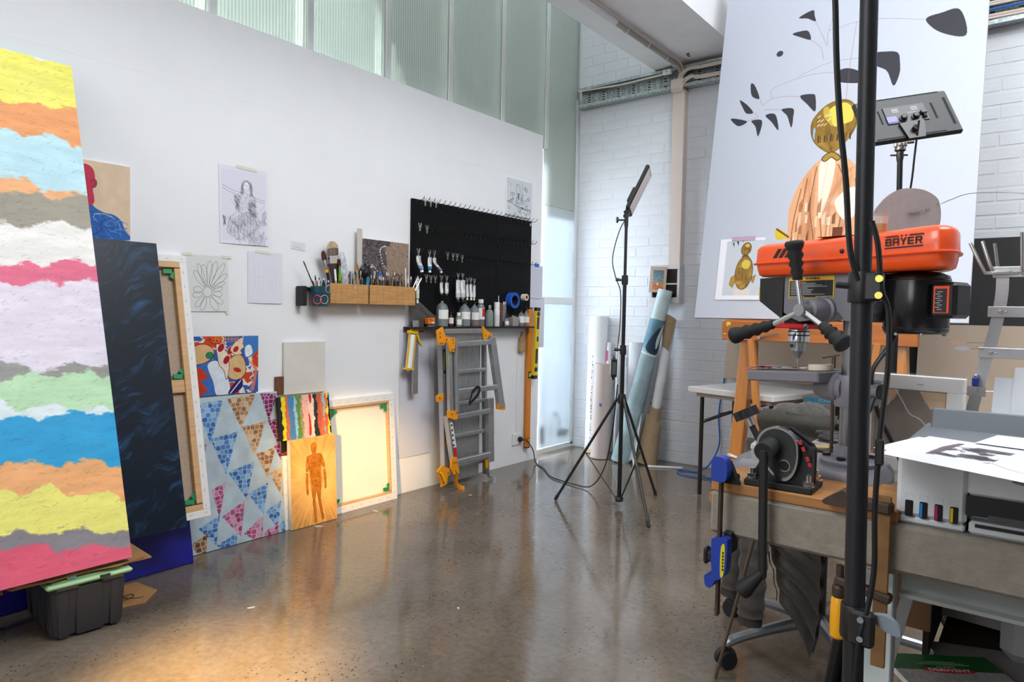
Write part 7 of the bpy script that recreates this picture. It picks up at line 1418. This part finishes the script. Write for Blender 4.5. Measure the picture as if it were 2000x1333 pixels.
m = MB(); m.bar(hb_ + Vector((0, 0, .005)), Vector((hb_.x + .006, hb_.y - .004, -.150)), .0135, .012, up=(0, 1, 0), b=.003); m.build('lever_arm', M_blackm, lt)
m = MB(); e = Vector((hb_.x + .006, hb_.y - .004, -.140)); m.lathe([(.007, 0), (.009, .012), (.013, .030), (.016, .043), (.0145, .052), (.006, .056)], e, (-.62, -.1, -.72), 20); m.build('lever_grip', M_rubber, lt)
m = MB(); kp = Vector((-.058, -.02, .118)); kd = Vector((.45, .0, -.85)).normalized(); m.cyl(kp, kp + kd * .075, .0055, n=12); scw = m.build('clamp_screw', M_blackm, lt); m = MB(); m.cyl(kp - kd * .0, kp + kd * .016, .0085, n=14); m.build('screw_nut', M_flat, scw)
m = MB(); x_ = kd.cross(Vector((0, 1, 0))).normalized(); y_ = kd.cross(x_); m.prism([((.021 + .0025 * math.cos(8 * a_)) * math.cos(a_), (.021 + .0025 * math.cos(8 * a_)) * math.sin(a_)) for a_ in [2 * math.pi * k_ / 48 for k_ in range(48)]], -.016, .0, frame(kp, x_, y_, kd)); m.build('star_knob', M_rubber, scw)
for x, y in ((-.045, -.028), (.050, -.028), (.050, .03)): m = MB(); m.cyl((x, y, .012), (x, y, .020), .0085, n=6); m.cyl((x, y, .020), (x, y, .030), .0045, n=10); m.cyl((x, y, .0115), (x, y, .0135), .0105, n=16); m.build('bolt', M_flat, lt)
# clear boxes, pens, tape measure, pliers
M_clr = gmat('clear_styrene', 'DDE2E8', .35, .1)
for i, (z, lab) in enumerate(((BZ, 'lower clear plastic box of bits beside the bench shear'), (.934, 'upper clear plastic box with a frosted lid beside the bench shear'))):
    t = thing('clear_box', lab, 'box', T(-.425, 1.395, z, 8)); m = MB(); m.box((0, 0, .0135), (.075, .06, .026), b=.002); m.build('box_body', M_clr, t); m = MB(); m.box((0, 0, .0285), (.078, .063, .006 if not i else .012), b=.002); m.build('lid', M_clr if not i else mat('frosted_lid', 'D5DBE2', .4, alpha=.8), t)
    m = MB(); r2 = random.Random(3 + i)
    for k_ in range(70): m.box((r2.uniform(-.033, .033), r2.uniform(-.026, .026), .004 + r2.random() * .016), (.005, .002, .002), Matrix.Rotation(r2.random() * .3, 4, 'Z'))
    m.build('small_parts', mat('tiny_parts', 'A7A9AE', .4, .5), t, kind='stuff')
t = thing('red_pencil', 'dark red pencil sticking out from under the upper clear box', 'pencil', T()); m = MB(); m.lathe([(.0008, 0), (.0035, .018), (.0035, .11), (.003, .112)], (-.515, 1.385, .9285), (.985, .10, .02), 10); m.build('barrel', mat('dark_red', '8A1B2A', .4), t)
brush('fine_brush', 'slim brush with a silver ferrule and dark red handle by the blue clamp', (-.428, 1.352, .9245), (-.505, 1.385, .932), .098, .0032, mat('maroon_handle', '43161A', .3), M_chrome, M_br_w, .030, .010)
tm = thing('tape_measure', 'black and yellow tape measure lying behind the bench shear', 'tape measure', T(-.372, 1.565, BZ, -22)); m = MB(); m.prism(smoothp([(-.05, -.028), (.02, -.032), (.036, -.020), (.045, -.006), (.045, .010), (.03, .028), (-.05, .03)], 4, True), 0, .040); m.build('case', M_rubber, tm); m = MB(); m.cyl((-.015, 0, .040), (-.015, 0, .0415), .024, n=28); m.build('yellow_ring', mat('measure_yellow', 'C9A227', .5), tm); m = MB(); m.cyl((-.015, 0, .0412), (-.015, 0, .0422), .019, n=28); m.build('badge', mat('badge_grey', '9A8E80', .5), tm)
m = MB(); m.box((-.022, -.0305, .026), (.014, .003, .005)); m.build('yellow_print', M_yel, tm); m = MB(); m.cyl((.044, .0, .018), (.058, -.002, .018), .005, n=12); m.build('orange_tip', mat('orange_tip', 'F26A1B', .4), tm); m = MB(); m.box((-.0, -.02, .0015), (.09, .05, .003)); m.build('yellow_foot', M_yel, tm)
pl = thing('scissors', 'black handled scissors lying on the bench behind the tape measure', 'scissors', T(-.425, 1.90, BZ + .001, -8))
for i, (cx, cy, z) in enumerate(((-.01, .02, .013), (.012, -.018, .008))): m = MB(); m.tube([(cx + .042 * math.cos(a_), cy + .018 * math.sin(a_), z) for a_ in [2 * math.pi * k_ / 24 for k_ in range(25)]], .0075, 8, caps=False); m.build('handle', M_blackp, pl)
m = MB(); m.bar((.03, .005, .008), (.15, .02, .004), .012, .003); m.build('blades', M_steel, pl)
gl = thing('black_glove', 'black leather glove lying at the bench edge beside the grey jacket', 'glove', T(-.405, 2.12, BZ, 10)); m = MB(); m.grid(lambda u, v: Vector((-.06 + .14 * v + .01 * math.sin(7 * u), (.055 - .02 * abs(v - .4)) * math.cos(u * 6.2832), .024 + .022 * (1 - .5 * v) * math.sin(u * 6.2832) * (1 + .2 * math.sin(9 * v)))), 20, 10, uv=False); m.build('palm', mat('black_leather', '171514', .45, bump=.3, bscale=40), gl)
for i in range(4): m = MB(); y = -.034 + .022 * i; m.tube(spline3([(.06, y, .02), (.10, y * 1.1, .018), (.125 - .01 * abs(i - 1.5), y * 1.15, .010)], 4), [.011] * 5 + [.010] * 3 + [.007], 8); m.build('finger', MATS['black_leather'], gl)
m = MB(); m.tube(spline3([(.0, -.05, .02), (.03, -.075, .016), (.06, -.08, .010)], 4), [.011] * 7 + [.009, .007], 8); m.build('thumb', MATS['black_leather'], gl)
# clamps on the bench edge
M_qblue = mat('clamp_blue', '1B3A9C', .4); M_oldsteel = mat('old_steel', '4A3B32', .55, .5, var=.25, vscale=30); M_rusty = mat('rusty_bar', '7A5A34', .6, .3, var=.3, vscale=20)
qc = thing('bar_clamp', 'blue quick-grip bar clamp gripping the left corner of the bench', 'clamp', T(-.447, 1.176, .70) @ Matrix.Diagonal((.76, 1, 1, 1)))
m = MB(); m.box((0, 0, .115), (.0075, .012, .26), b=.001); m.build('bar', M_oldsteel, qc); m = MB(); m.prism(smoothp([(-.019, .232), (-.020, .262), (-.012, .272), (.008, .271), (.016, .262), (.017, .240), (.010, .229), (-.012, .228)], 4, True), -.013, .010, frame((0, 0, 0), (1, 0, 0), (0, 0, 1), (0, -1, 0))); m.build('fixed_jaw', M_qblue, qc)
m = MB(); m.box((.004, .036, .228), (.030, .040, .012), b=.003); m.prism([(.0, .222), (.034, .222), (.010, .262)], -.028, -.014, frame((0, 0, 0), (1, 0, 0), (0, 0, 1), (0, -1, 0))); m.build('jaw_pad', M_rubber, qc)
FQ = frame((0, 0, 0), (1, 0, 0), (0, 0, 1), (0, -1, 0)); m = MB(); m.prism(smoothp([(-.014, .118), (-.010, .126), (.018, .128), (.024, .118), (.022, .072), (.014, .058), (-.002, .050), (-.012, .036), (-.024, .036), (-.028, .044), (-.028, .056), (-.018, .054), (-.012, .066), (-.014, .09)], 4, True), -.013, .011, FQ); m.build('trigger_body', M_qblue, qc)
m = MB(); m.prism(smoothp([(.010, .112), (.019, .116), (.018, .068), (.010, .062)], 4, True), .0112, .0122, FQ); m.build('yellow_label', mat('clamp_yellow', 'D6C81E', .5), qc); m = MB()
for i in range(6): m.box((.0155, -.0124, .074 + .006 * i), (.0035, .0004, .004))
m.build('label_print', M_ink, qc, kind='stuff')
m = MB(); m.box((-.016, 0, .090), (.022, .018, .020), b=.004); m.box((-.029, 0, .090), (.012, .020, .030), b=.004); m.build('trigger_grip', M_rubber, qc); m = MB(); m.box((.012, .03, .115), (.024, .03, .04), b=.004); m.build('lower_pad', M_blackp, qc)
fcp = thing('f_clamp', 'old rusty screw clamp with a yellow wooden handle on the bench front', 'clamp', T(-.19, 1.182, .70))
m = MB(); m.box((0, 0, .112), (.020, .007, .27), b=.001); m.build('bar', M_rusty, fcp); m = MB(); m.bar((-.075, .012, .229), (.012, -.002, .229), .022, .018, up=(0, 0, 1), b=.003); m.build('upper_jaw', M_oldsteel, fcp)
m = MB(); m.prism([(-.085, .219), (-.05, .219), (-.045, .240), (-.06, .246), (-.09, .224)], -.02, .005, FQ); m.build('jaw_tip', M_oldsteel, fcp); m = MB(); m.bar((-.066, .002, .099), (.016, -.002, .088), .020, .014, up=(0, 0, 1), b=.003); m.build('sliding_jaw', M_oldsteel, fcp)
m = MB(); m.cyl((-.060, .004, .085), (-.060, .004, .122), .006, n=12); m.lathe([(.009, .068), (.011, .074), (.011, .086), (.008, .09)], (-.060, .004, 0), (0, 0, 1), 14); m.build('screw', M_oldsteel, fcp); m = MB(); m.lathe([(.008, .002), (.0115, .006), (.0125, .03), (.0118, .066), (.010, .070)], (-.060, .004, 0), (0, 0, 1), 20); m.build('handle', mat('yellow_handle', 'E8A010', .4), fcp)
# printer
M_prw = mat('printer_white', 'D3D6D8', .45); M_prg = mat('printer_grey', '6C7178', .5)
pr = thing('printer', 'white ink tank printer with a grey lid on the bench', 'printer', T(.06, 1.40, BZ))
def PX(x, y, z): return (x - .06, y - 1.40, z)
FP = frame((0, 0, 0), (1, 0, 0), (0, 0, 1), (0, -1, 0))
m = MB(); m.box(PX(-.1325, 1.385, .064), (.093, .34, .104), b=.006); m.box(PX(.112, 1.40, .064), (.396, .31, .104), b=.004); m.box(PX(.1105, 1.235, .0875), (.393, .040, .057), b=.004); m.box(PX(.27, 1.235, .05), (.07, .04, .08), b=.004); m.build('upper_body', M_prw, pr)
m = MB(); m.box(PX(-.133, 1.385, .006), (.091, .336, .011), b=.003); m.box(PX(.113, 1.385, .0105), (.392, .338, .020), b=.004); m.build('lower_body', M_prw, pr)
for i, (x, c) in enumerate(((-.161, '1A1A1C'), (-.1415, '1F86D8'), (-.1215, 'B81E6A'), (-.1015, 'E3C21A'))):
    m = MB(); m.box(PX(x, 1.2145, .025), (.0108, .003, .0255), b=.0012); wd = m.build('ink_window', mat('ink_dark', '1C181C', .25), pr); m = MB(); m.box(PX(x - .0028, 1.2128, .025), (.0034, .0012, .022)); m.build('ink_level', mat('ink_' + c, c, .3), wd)
    m = MB(); m.tube([PX(x + dx, 1.2149, z) for dx, z in ((-.0055, .041), (-.0055, .0475), (.0055, .0475), (.0055, .041))], .0003, 4); m.build('ink_mark', mat('emboss', 'B7BABC', .5), wd)
m = MB(); m.box(PX(.085, 1.232, .044), (.345, .034, .030)); m.build('output_slot', mat('slot_black', '121214', .4), pr); m = MB(); m.box(PX(.11, 1.236, .031), (.34, .044, .006), b=.001); m.box(PX(.11, 1.224, .033), (.30, .006, .006)); m.build('output_tray', mat('tray_grey', '4E5053', .4), pr)
m = MB(); m.box(PX(.11, 1.2150, .015), (.37, .002, .005)); m.build('paper_slot', MATS['slot_black'], pr)
m = MB(); m.box(PX(.113, 1.37, .1195), (.58, .30, .006), b=.002); m.box(PX(.113, 1.235, .1185), (.578, .02, .004)); m.build('scanner_lid', M_prg, pr)
m = MB(); m.box(PX(.113, 1.37, .1155), (.586, .306, .004), b=.001); m.build('lid_edge', M_prw, pr)
m = MB(); m.box((0, 0, 0), (.44, .008, .042), Matrix.Translation(PX(.055, 1.47, .137)) @ Matrix.Rotation(math.radians(-18), 4, 'X'), b=.003); m.build('rear_tray_cover', M_prg, pr)
t = thing('loaded_paper', 'tall stack of white paper standing in the back of the printer', 'paper', T(-.045, 1.525, BZ + .1235, -8, -14)); m = MB(); m.box((.10, 0, .058), (.21, .003, .115)); m.build('front_sheets', mat('bright_paper', 'DDE0E6', .7), t); m = MB(); m.box((.085, .004, .048), (.24, .002, .095)); m.build('rear_sheets', MATS['bright_paper'], t)
M_bp = MATS['bright_paper']
def paint_proof():
    a = canvas(420, 300, 'DCDCE6'); fill(a, [(60, 110), (70, 40), (80, 36), (78, 210), (62, 215)], '6E5F66'); n = warp(vnoise(420, 300, 9, 9, 4, 5), 420, 300, 40, 3)
    m_ = (n > -.02); m_[:, :70] = False; m_[:, 175:] = False; m_[:60] = False; m_[205:] = False; a[m_] = hexc('625C61'); m2 = m_ & (n > .12); a[m2] = hexc('3E3A3F')
    line(a, smoothp([(170, 190), (230, 230), (300, 225)], 6), 1.2, '8A858C'); fill(a, ellp(298, 232, 17, 7, -50), '3A383E'); fill(a, ellp(301, 228, 9, 3.5, -50), 'DCDCE6')
    for p in ([(310, 240), (360, 245), (380, 200)], [(220, 120), (300, 110), (380, 160)], [(330, 120), (350, 160)]): line(a, smoothp(p, 6), .8, 'BDBAC4')
    return a
def paper_quad(name, label, P_, face, sag=.0, z=.0):
    m = MB(); A, B, Cc, D = [Vector(p) for p in P_]
    m.grid(lambda u, v: (A * (1 - u) + B * u) * (1 - v) + (D * (1 - u) + Cc * u) * v + Vector((0, 0, sag * (1 - v) ** 2 * (.4 + u))), 12, 10); return tag(m.build(name, face), label, 'paper')
paper_quad('paper_sheet', 'plain white sheet under the printed one, its tip over the printer edge', [(-.203, 1.15, 1.0265), (.10, 1.06, 1.0265), (.12, 1.27, 1.0255), (-.165, 1.315, 1.0255)], M_bp, -.002)
paper_quad('printed_sheet', 'white sheet printed with a dark grey picture lying on the printer', [(-.187, 1.096, 1.0285), (.085, .985, 1.0285), (.16, 1.23, 1.0275), (-.150, 1.323, 1.0275)], picmat('proof_picture', paint_proof(), .6), -.002)
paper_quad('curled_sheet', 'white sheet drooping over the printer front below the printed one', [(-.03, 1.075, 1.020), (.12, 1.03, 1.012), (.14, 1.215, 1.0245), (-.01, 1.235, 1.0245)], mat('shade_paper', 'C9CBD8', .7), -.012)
paper_quad('pale_sheet', 'off-white sheet on the printer lid in front of the grey rear cover', [(-.085, 1.29, 1.0295), (.12, 1.25, 1.0295), (.14, 1.41, 1.0265), (-.062, 1.43, 1.0265)], mat('ivory_paper', 'E3E5DE', .7))
# canvas wrapped in plastic behind the printer
cw = canvas_back('wrapped_canvas', 'small brown linen canvas back wrapped in clear plastic behind the printer', frame((-.318, 1.66, BZ), (.985, -.17, 0), (0, 0, 1), (-.17, -.985, 0)), .195, .202, .030, .022, mat('brown_linen', '7F6A56', .85, var=.08, vscale=150, stretch=(1, 1, 1)), [], .92)
for sx, x0 in ((1, .030), (-1, .165)):
    for j, (p, q_) in enumerate((((0, .172), (.045, .172)), ((0, .172), (.02, .135)))):
        m = MB(); m.prism([(x0, .172), (x0 + sx * .048, .172), (x0 + sx * (.038 - .01 * j), .150 - .012 * j), (x0 + sx * .012, .140 - .012 * j), (x0, .138)], .010 + .003 * j, .0125 + .003 * j); m.build('corner_gusset', M_pine, cw)
m = MB(); m.grid(lambda u, v: Vector((-.004 + .203 * u, -.0 + .210 * v, .0255 + .003 * abs(math.sin(13 * u + 7 * v) * math.sin(9 * v - 5 * u)))), 30, 24, uv=False); m.build('plastic_film', mat('cling_film', 'EEF0F0', .12, alpha=.16, spec=.9), cw)
m = MB(); m.tube(spline3([(.075, .175, .029), (.09, .15, .029), (.105, .125, .029), (.125, .115, .029), (.145, .09, .029)], 5), .0008, 5); m.build('film_crease', mat('film_white', 'D9D9D6', .3, alpha=.7), cw)
# aluminium rack
rk = thing('aluminium_rack', 'homemade rack of flat aluminium bars with bent rods at the right edge', 'rack', T(0, 1.90, BZ))
def RX(x, z): return (x, 0, z - BZ)
for s_ in (-1, 1):
    cx = .03; pts = spline3([RX(cx + s_ * .118, 1.335), RX(cx + s_ * .118, 1.28), RX(cx + s_ * .128, 1.20), RX(cx + s_ * .148, 1.10), RX(cx + s_ * .168, .99), RX(cx + s_ * .185, BZ + .002)], 5); m = MB()
    for a_, b_ in zip(pts[:-1], pts[1:]): m.bar(a_, b_, .024, .004, up=(0, 1, 0))
    m.build('upright', M_alu, rk)
for x0, z, y in ((-.106, 1.334, -.006), (-.112, 1.244, -.006), (-.126, 1.150, -.006)):
    m = MB(); m.box((.03, y, z - BZ), (2 * (.03 - x0), .003, .024), b=.001); m.box((x0 + .0015, y + .012, z - BZ), (.003, .024, .024)); br_ = m.build('cross_bar', M_alu, rk)
    for dx in (.024, .034): m = MB(); m.lathe([(.0048 if dx < .03 else .002, 0), (.0035 if dx < .03 else .002, .0025), (.001, .003)], (x0 + dx, y - .0015, z - BZ), (0, -1, 0), 12); m.build('rivet', M_flat, br_)
for p in ([(-.058, 1.332, -.010), (-.112, 1.331, -.020), (-.122, 1.337, -.022), (-.150, 1.400, -.024)], [(-.070, 1.334, -.012), (-.098, 1.334, -.014), (-.108, 1.340, -.016), (-.128, 1.404, -.018)], [(-.098, 1.345, .006), (-.106, 1.400, .004)], [(-.05, 1.33, -.014), (-.052, 1.338, -.018), (-.056, 1.42, -.02)], [(.10, 1.33, -.012), (.16, 1.333, -.02), (.19, 1.40, -.022)]):
    m = MB(); m.tube(spline3([(x, y, z - BZ) for x, z, y in p], 6), .0035, 10); m.build('bent_rod', M_flat, rk)
m = MB(); m.tube([(-.150, 0, 1.062 - BZ), (-.138, -.012, 1.062 - BZ), (-.115, -.014, 1.062 - BZ), (-.100, -.004, 1.062 - BZ), (-.09, 0, 1.062 - BZ)], .0005, 4); m.bar((-.148, -.012, 1.060 - BZ), (-.108, -.014, 1.060 - BZ), .003, .022, up=(0, 0, 1)); m.bar((-.148, -.012, 1.060 - BZ), (-.112, .012, 1.064 - BZ), .003, .022, up=(0, 0, 1)); m.build('bent_strap', M_alu, rk)
for lab, x, y, z in (('small blue plastic clamp hanging on the aluminium rack above the paper', -.128, 1.88, 1.083), ('small blue spring clamp standing on the bench behind the printer', -.150, 1.88, 1.010)):
    t = thing('blue_clip', lab, 'clamp', T(x, y, z)); m = MB(); m.box((0, 0, 0), (.013, .014, .022), b=.003); m.build('clamp_body', M_qblue, t); m = MB(); m.cyl((0, 0, -.010), (.003, 0, -.022), .003, n=8); m.ell((0, 0, .014), (.005, .005, .004)); m.build('pad', M_flat, t)
wf = MB(); wf.prism([(-.02, 0), (.03, -.01), (.035, .008), (-.01, .012)], 0, .004); tag(wf.build('wood_scrap', mat('pale_wood', 'C49A6E', .6), M=T(-.20, 2.2, BZ)), 'flat wood scrap lying on the bench behind the wrapped canvas', 'wood scrap')
# leaf ornaments of wire on the rack
for i, (z, c) in enumerate(((1.172, 'C9A58A'), (1.158, 'B9BAC6'))):
    t = thing('wire_leaf', ['tan', 'pale grey'][i] + ' paper leaf on a fine wire sticking left from the rack', 'leaf', T(-.165 + .008 * i, 1.885, z)); m = MB(); m.prism(smoothp([(-.016, 0), (0, .006), (.016, 0), (0, -.006)], 5, True), -.0004, .0004, FQ); m.build('leaf', mat('leaf_' + c, c, .7), t); m = MB(); m.tube([(.014, 0, 0), (.05, .01, .0)], .0004, 5); m.build('stem', M_oldsteel, t)
# office chair with a padded jacket over its back
ch = thing('office_chair', 'grey office chair on casters half hidden behind the bench under a jacket', 'chair', T(-.615, 2.60, 0))
for k_ in range(5):
    a_ = math.radians(233.5 + 72 * k_); e = Vector((.375 * math.cos(a_), .375 * math.sin(a_), .082)); m = MB(); m.tube(spline3([(0, 0, .135), (e.x * .5, e.y * .5, .118), (e.x * .92, e.y * .92, .095), (e.x, e.y, .075)], 4), [.026, .025, .024, .022, .020, .019, .018, .018, .018, .018, .016, .014, .013], 10); m.build('base_arm', mat('satin_grey_alloy', '8C8F92', .35, .7), ch)
    m = MB(); wn_ = Vector((-e.y, e.x, 0)).normalized()
    for s_ in (-1, 1): m.cyl(Vector((e.x, e.y, .031)) + wn_ * (.004 * s_), Vector((e.x, e.y, .031)) + wn_ * (.024 * s_), .031, n=20)
    cst = m.build('caster', M_rubber, ch); m = MB(); m.cyl((e.x, e.y, .035), (e.x, e.y, .08), .008, n=10); m.tube([Vector((e.x, e.y, .031)) + Vector((.033 * math.cos(q_), .033 * math.sin(q_), 0)).x * Vector((e.x, e.y, 0)).normalized() + Vector((0, 0, .033 * math.sin(q_))) for q_ in [math.pi * j / 8 for j in range(9)]], .010, 8); m.build('fork', M_blackp, cst)
m = MB(); m.cyl((0, 0, .10), (0, 0, .42), .025, n=18); m.build('gas_column', M_blackp, ch); m = MB(); m.box((0, .02, .455), (.40, .38, .07), b=.03); m.build('seat', mat('dark_fabric', '26262A', .9), ch); m = MB(); m.box((-.01, -.12, .70), (.30, .05, .34), b=.02); m.bar((0, -.10, .43), (0, -.11, .62), .06, .012); m.build('backrest', MATS['dark_fabric'], ch)
M_coat = mat('padded_jacket_cloth', '3A352F', .75, var=.08, vscale=20, bump=.15, bscale=60, sheen=.2); M_coatd = mat('jacket_dark_panel', '35302C', .8, bump=.15, bscale=60)
ct_ = thing('padded_jacket', 'grey brown padded jacket draped over the office chair back', 'jacket', T(-.66, 2.42, 0))
def coatx(x, y, z): return Vector((x + .66, y - 2.42, z))
def panel(u, v):
    z = .905 - .80 * v * (.80 + .20 * u * u); xl = -.775 + .15 * max(0, v - .35) * 1.0; xr = -.530 - .045 * v * v; x = xl + (xr - xl) * u; q_ = abs(math.sin(v * 30 + .6 * math.sin(3 * u)))
    return coatx(x + .008 * math.sin(9 * v), 2.355 - .05 * math.sin(u * 3.1416) * (1 - .3 * v) - .020 * q_ + .008 * math.sin(u * 6 + v * 4), z)
m = MB(); m.grid(panel, 26, 60, uv=False); m.grid(lambda u, v: panel(u, v) + Vector((0, .05 + .02 * math.sin(6 * u), 0)), 26, 60, uv=False); m.build('back_panel', M_coat, ct_, smooth=70)
lumps = [((-.690, 2.44, .842), (.085, .09, .088)), ((-.640, 2.44, .858), (.090, .10, .078)), ((-.565, 2.46, .815), (.075, .09, .068)), ((-.735, 2.40, .775), (.060, .07, .085)), ((-.600, 2.38, .800), (.08, .07, .085)), ((-.668, 2.37, .775), (.07, .06, .10)), ((-.535, 2.42, .790), (.05, .07, .07))]
def hump(u, v):
    d = Vector((math.cos(u * 6.2832) * math.sin(v * 3.1416), math.sin(u * 6.2832) * math.sin(v * 3.1416), math.cos(v * 3.1416))); c = Vector((-.645, 2.42, .80)); best = .02
    for t_ in [i * .004 for i in range(5, 60)]:
        p = c + d * t_
        for lc, lr in lumps:
            if ((p.x - lc[0]) / lr[0]) ** 2 + ((p.y - lc[1]) / lr[1]) ** 2 + ((p.z - lc[2]) / lr[2]) ** 2 < 1: best = t_; break
    p = c + d * best; p = p + d * (.010 * abs(math.sin(26 * p.z + 22 * p.x)) - .006); return coatx(p.x, p.y, p.z)
m = MB(); m.grid(hump, 56, 34, uv=False); m.build('bunched_shoulders', M_coat, ct_, smooth=70)
def sleeve(pts, r0, name='sleeve'):
    P_ = spline3(pts, 10); n = len(P_); m = MB(); m.tube([coatx(*p) for p in P_], [r0 * (1 - .12 * i / n) * (1 + .09 * math.sin(i * 1.9)) for i in range(n)], 16); o = m.build(name, M_coat, ct_, smooth=70)
    e = Vector(P_[-1]); d = (e - Vector(P_[-2])).normalized(); m = MB(); m.cyl(coatx(*(e - d * .01)), coatx(*(e + d * .03)), r0 * .80, r0 * .78, 16); m.build('cuff', M_coatd, o)
sleeve([(-.765, 2.35, .80), (-.785, 2.30, .60), (-.800, 2.28, .44), (-.815, 2.27, .30)], .042); sleeve([(-.72, 2.32, .80), (-.735, 2.26, .60), (-.735, 2.24, .42), (-.735, 2.23, .24)], .048)
m = MB(); m.grid(lambda u, v: panel(.0 + .05 * u, .12 + .86 * v) + Vector((-.004, -.018, 0)), 3, 40, uv=False); m.build('zip_edge', M_coatd, ct_)
# stick, folded stand, things on the lower shelf
st_ = MB(); st_.cyl((-.835, 2.20, .004), (-.628, 1.93, .62), .0052, n=10); tag(st_.build('thin_rod', mat('brown_rod', '6E5F52', .5, .3)), 'thin brown rod leaning from the floor against the underside of the bench', 'rod')
fd = thing('folded_stand', 'black folded tube stand leaning under the bench beside the jacket', 'stand', T(-.36, 1.75, 0))
m = MB(); m.cyl((-.07, .05, .012), (.02, .0, .62), .016, n=14); leg_ = m.build('leg', M_satin, fd); m = MB(); m.cyl((-.02, .05, .012), (.035, .01, .62), .016, n=14); m.build('leg', M_satin, fd); m = MB(); m.lathe([(.03, -.02), (.034, 0), (.03, .02)], (.02, .0, .55), (.1, -.05, 1), 16); m.build('collar', M_steel, fd); m = MB(); m.cyl((.018, .005, .60), (.024, .0, .80), .010, n=12); m.build('shaft', M_oldsteel, fd)
SZ = .4455
pd = thing('paper_pad', 'green covered drawing pad with a red label on the shelf under the bench', 'pad', frame((-.27, 1.735, SZ), (.62, -.58, 0) if False else (.567, -.824, 0), (.824, .567, 0), (0, 0, 1)))
m = MB(); m.box((.085, .11, .006), (.17, .23, .012)); m.build('pages', M_label, pd); m = MB(); m.box((.035, .11, .0125), (.07, .23, .001)); m.build('green_cover', mat('green_cover', '14632A', .5), pd); m = MB(); m.box((.120, .11, .0126), (.10, .23, .001)); m.build('sketch_cover', mat('sketchy_cover', 'B9B4B4', .6, var=.25, vscale=50, stretch=(1, 6, 1)), pd)
m = MB(); m.prism(ellp(.070, .11, .011, .055), .0130, .0136); m.build('red_oval', M_red, pd)
text('DERWENT', .017, M_label, pd, Matrix.Translation((.070, .11, .0137)) @ Matrix.Rotation(math.radians(90), 4, 'Z'), sx=1.1); text('ACADEMY', .009, mat('green_print', '86A88A', .6), pd, Matrix.Translation((.054, .11, .0132)) @ Matrix.Rotation(math.radians(90), 4, 'Z')); 
m = MB()
for i, w_ in enumerate((.11, .09, .06)): m.box((.044 - .006 * i, .11, .0132), (.0022, w_, .0004))
m.build('printed_lines', MATS['green_print'], pd, kind='stuff')
m = MB(); m.grid(lambda u, v: Vector((u * .20, v * .30, .001 + .001 * u)), 4, 4); tag(m.build('printed_leaflet', mat('lined_leaflet', 'A9A4A2', .7, var=.12, vscale=60, stretch=(1, 8, 1)), M=T(-.10, 1.62, SZ, 20)), 'pale printed leaflet under the green pad on the lower shelf', 'leaflet')
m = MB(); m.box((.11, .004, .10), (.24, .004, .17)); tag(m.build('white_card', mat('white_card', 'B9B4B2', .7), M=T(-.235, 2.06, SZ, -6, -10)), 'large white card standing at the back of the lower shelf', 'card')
wc = thing('white_container', 'white plastic container on the lower shelf behind the pad', 'container', T(.04, 1.98, SZ)); m = MB(); m.box((0, 0, .12), (.20, .18, .24), b=.025); m.build('tub', mat('grey_white_plastic', 'B6B6B6', .5), wc)
# scraps on the floor
M_chip = mat('plaster_scrap', 'B8B2A8', .8)
for i, (x, y, s_, lab) in enumerate(((-3.16, 2.70, .035, 'thin pale offcut on the floor before the white canvas back'), (-3.17, 2.30, .03, 'clear scrap on the floor below the mannequin painting'), (-2.50, 1.49, .018, 'pale chip on the floor in front of the blue canvas'), (-3.08, 4.36, .022, 'pale scrap on the floor beside the black lead'), (-1.86, 2.035, .012, 'small pale stone in the middle of the floor'), (-2.15, 2.95, .010, 'tiny white chip on the floor left of the light stand'), (-2.98, 3.36, .014, 'tiny pale chip on the floor under the ladder foot'))):
    m = MB(); a_ = i * 1.3; m.prism([(s_ * math.cos(a_), s_ * .5 * math.sin(a_)), (s_ * math.cos(a_ + 1.6), s_ * .4 * math.sin(a_ + 1.6)), (s_ * math.cos(a_ + 3), s_ * .5 * math.sin(a_ + 3)), (s_ * math.cos(a_ + 4.6), s_ * .3 * math.sin(a_ + 4.6))], 0, .0025); tag(m.build('floor_scrap', M_chip, M=T(x, y, .0005, i * 37)), lab, 'scrap')
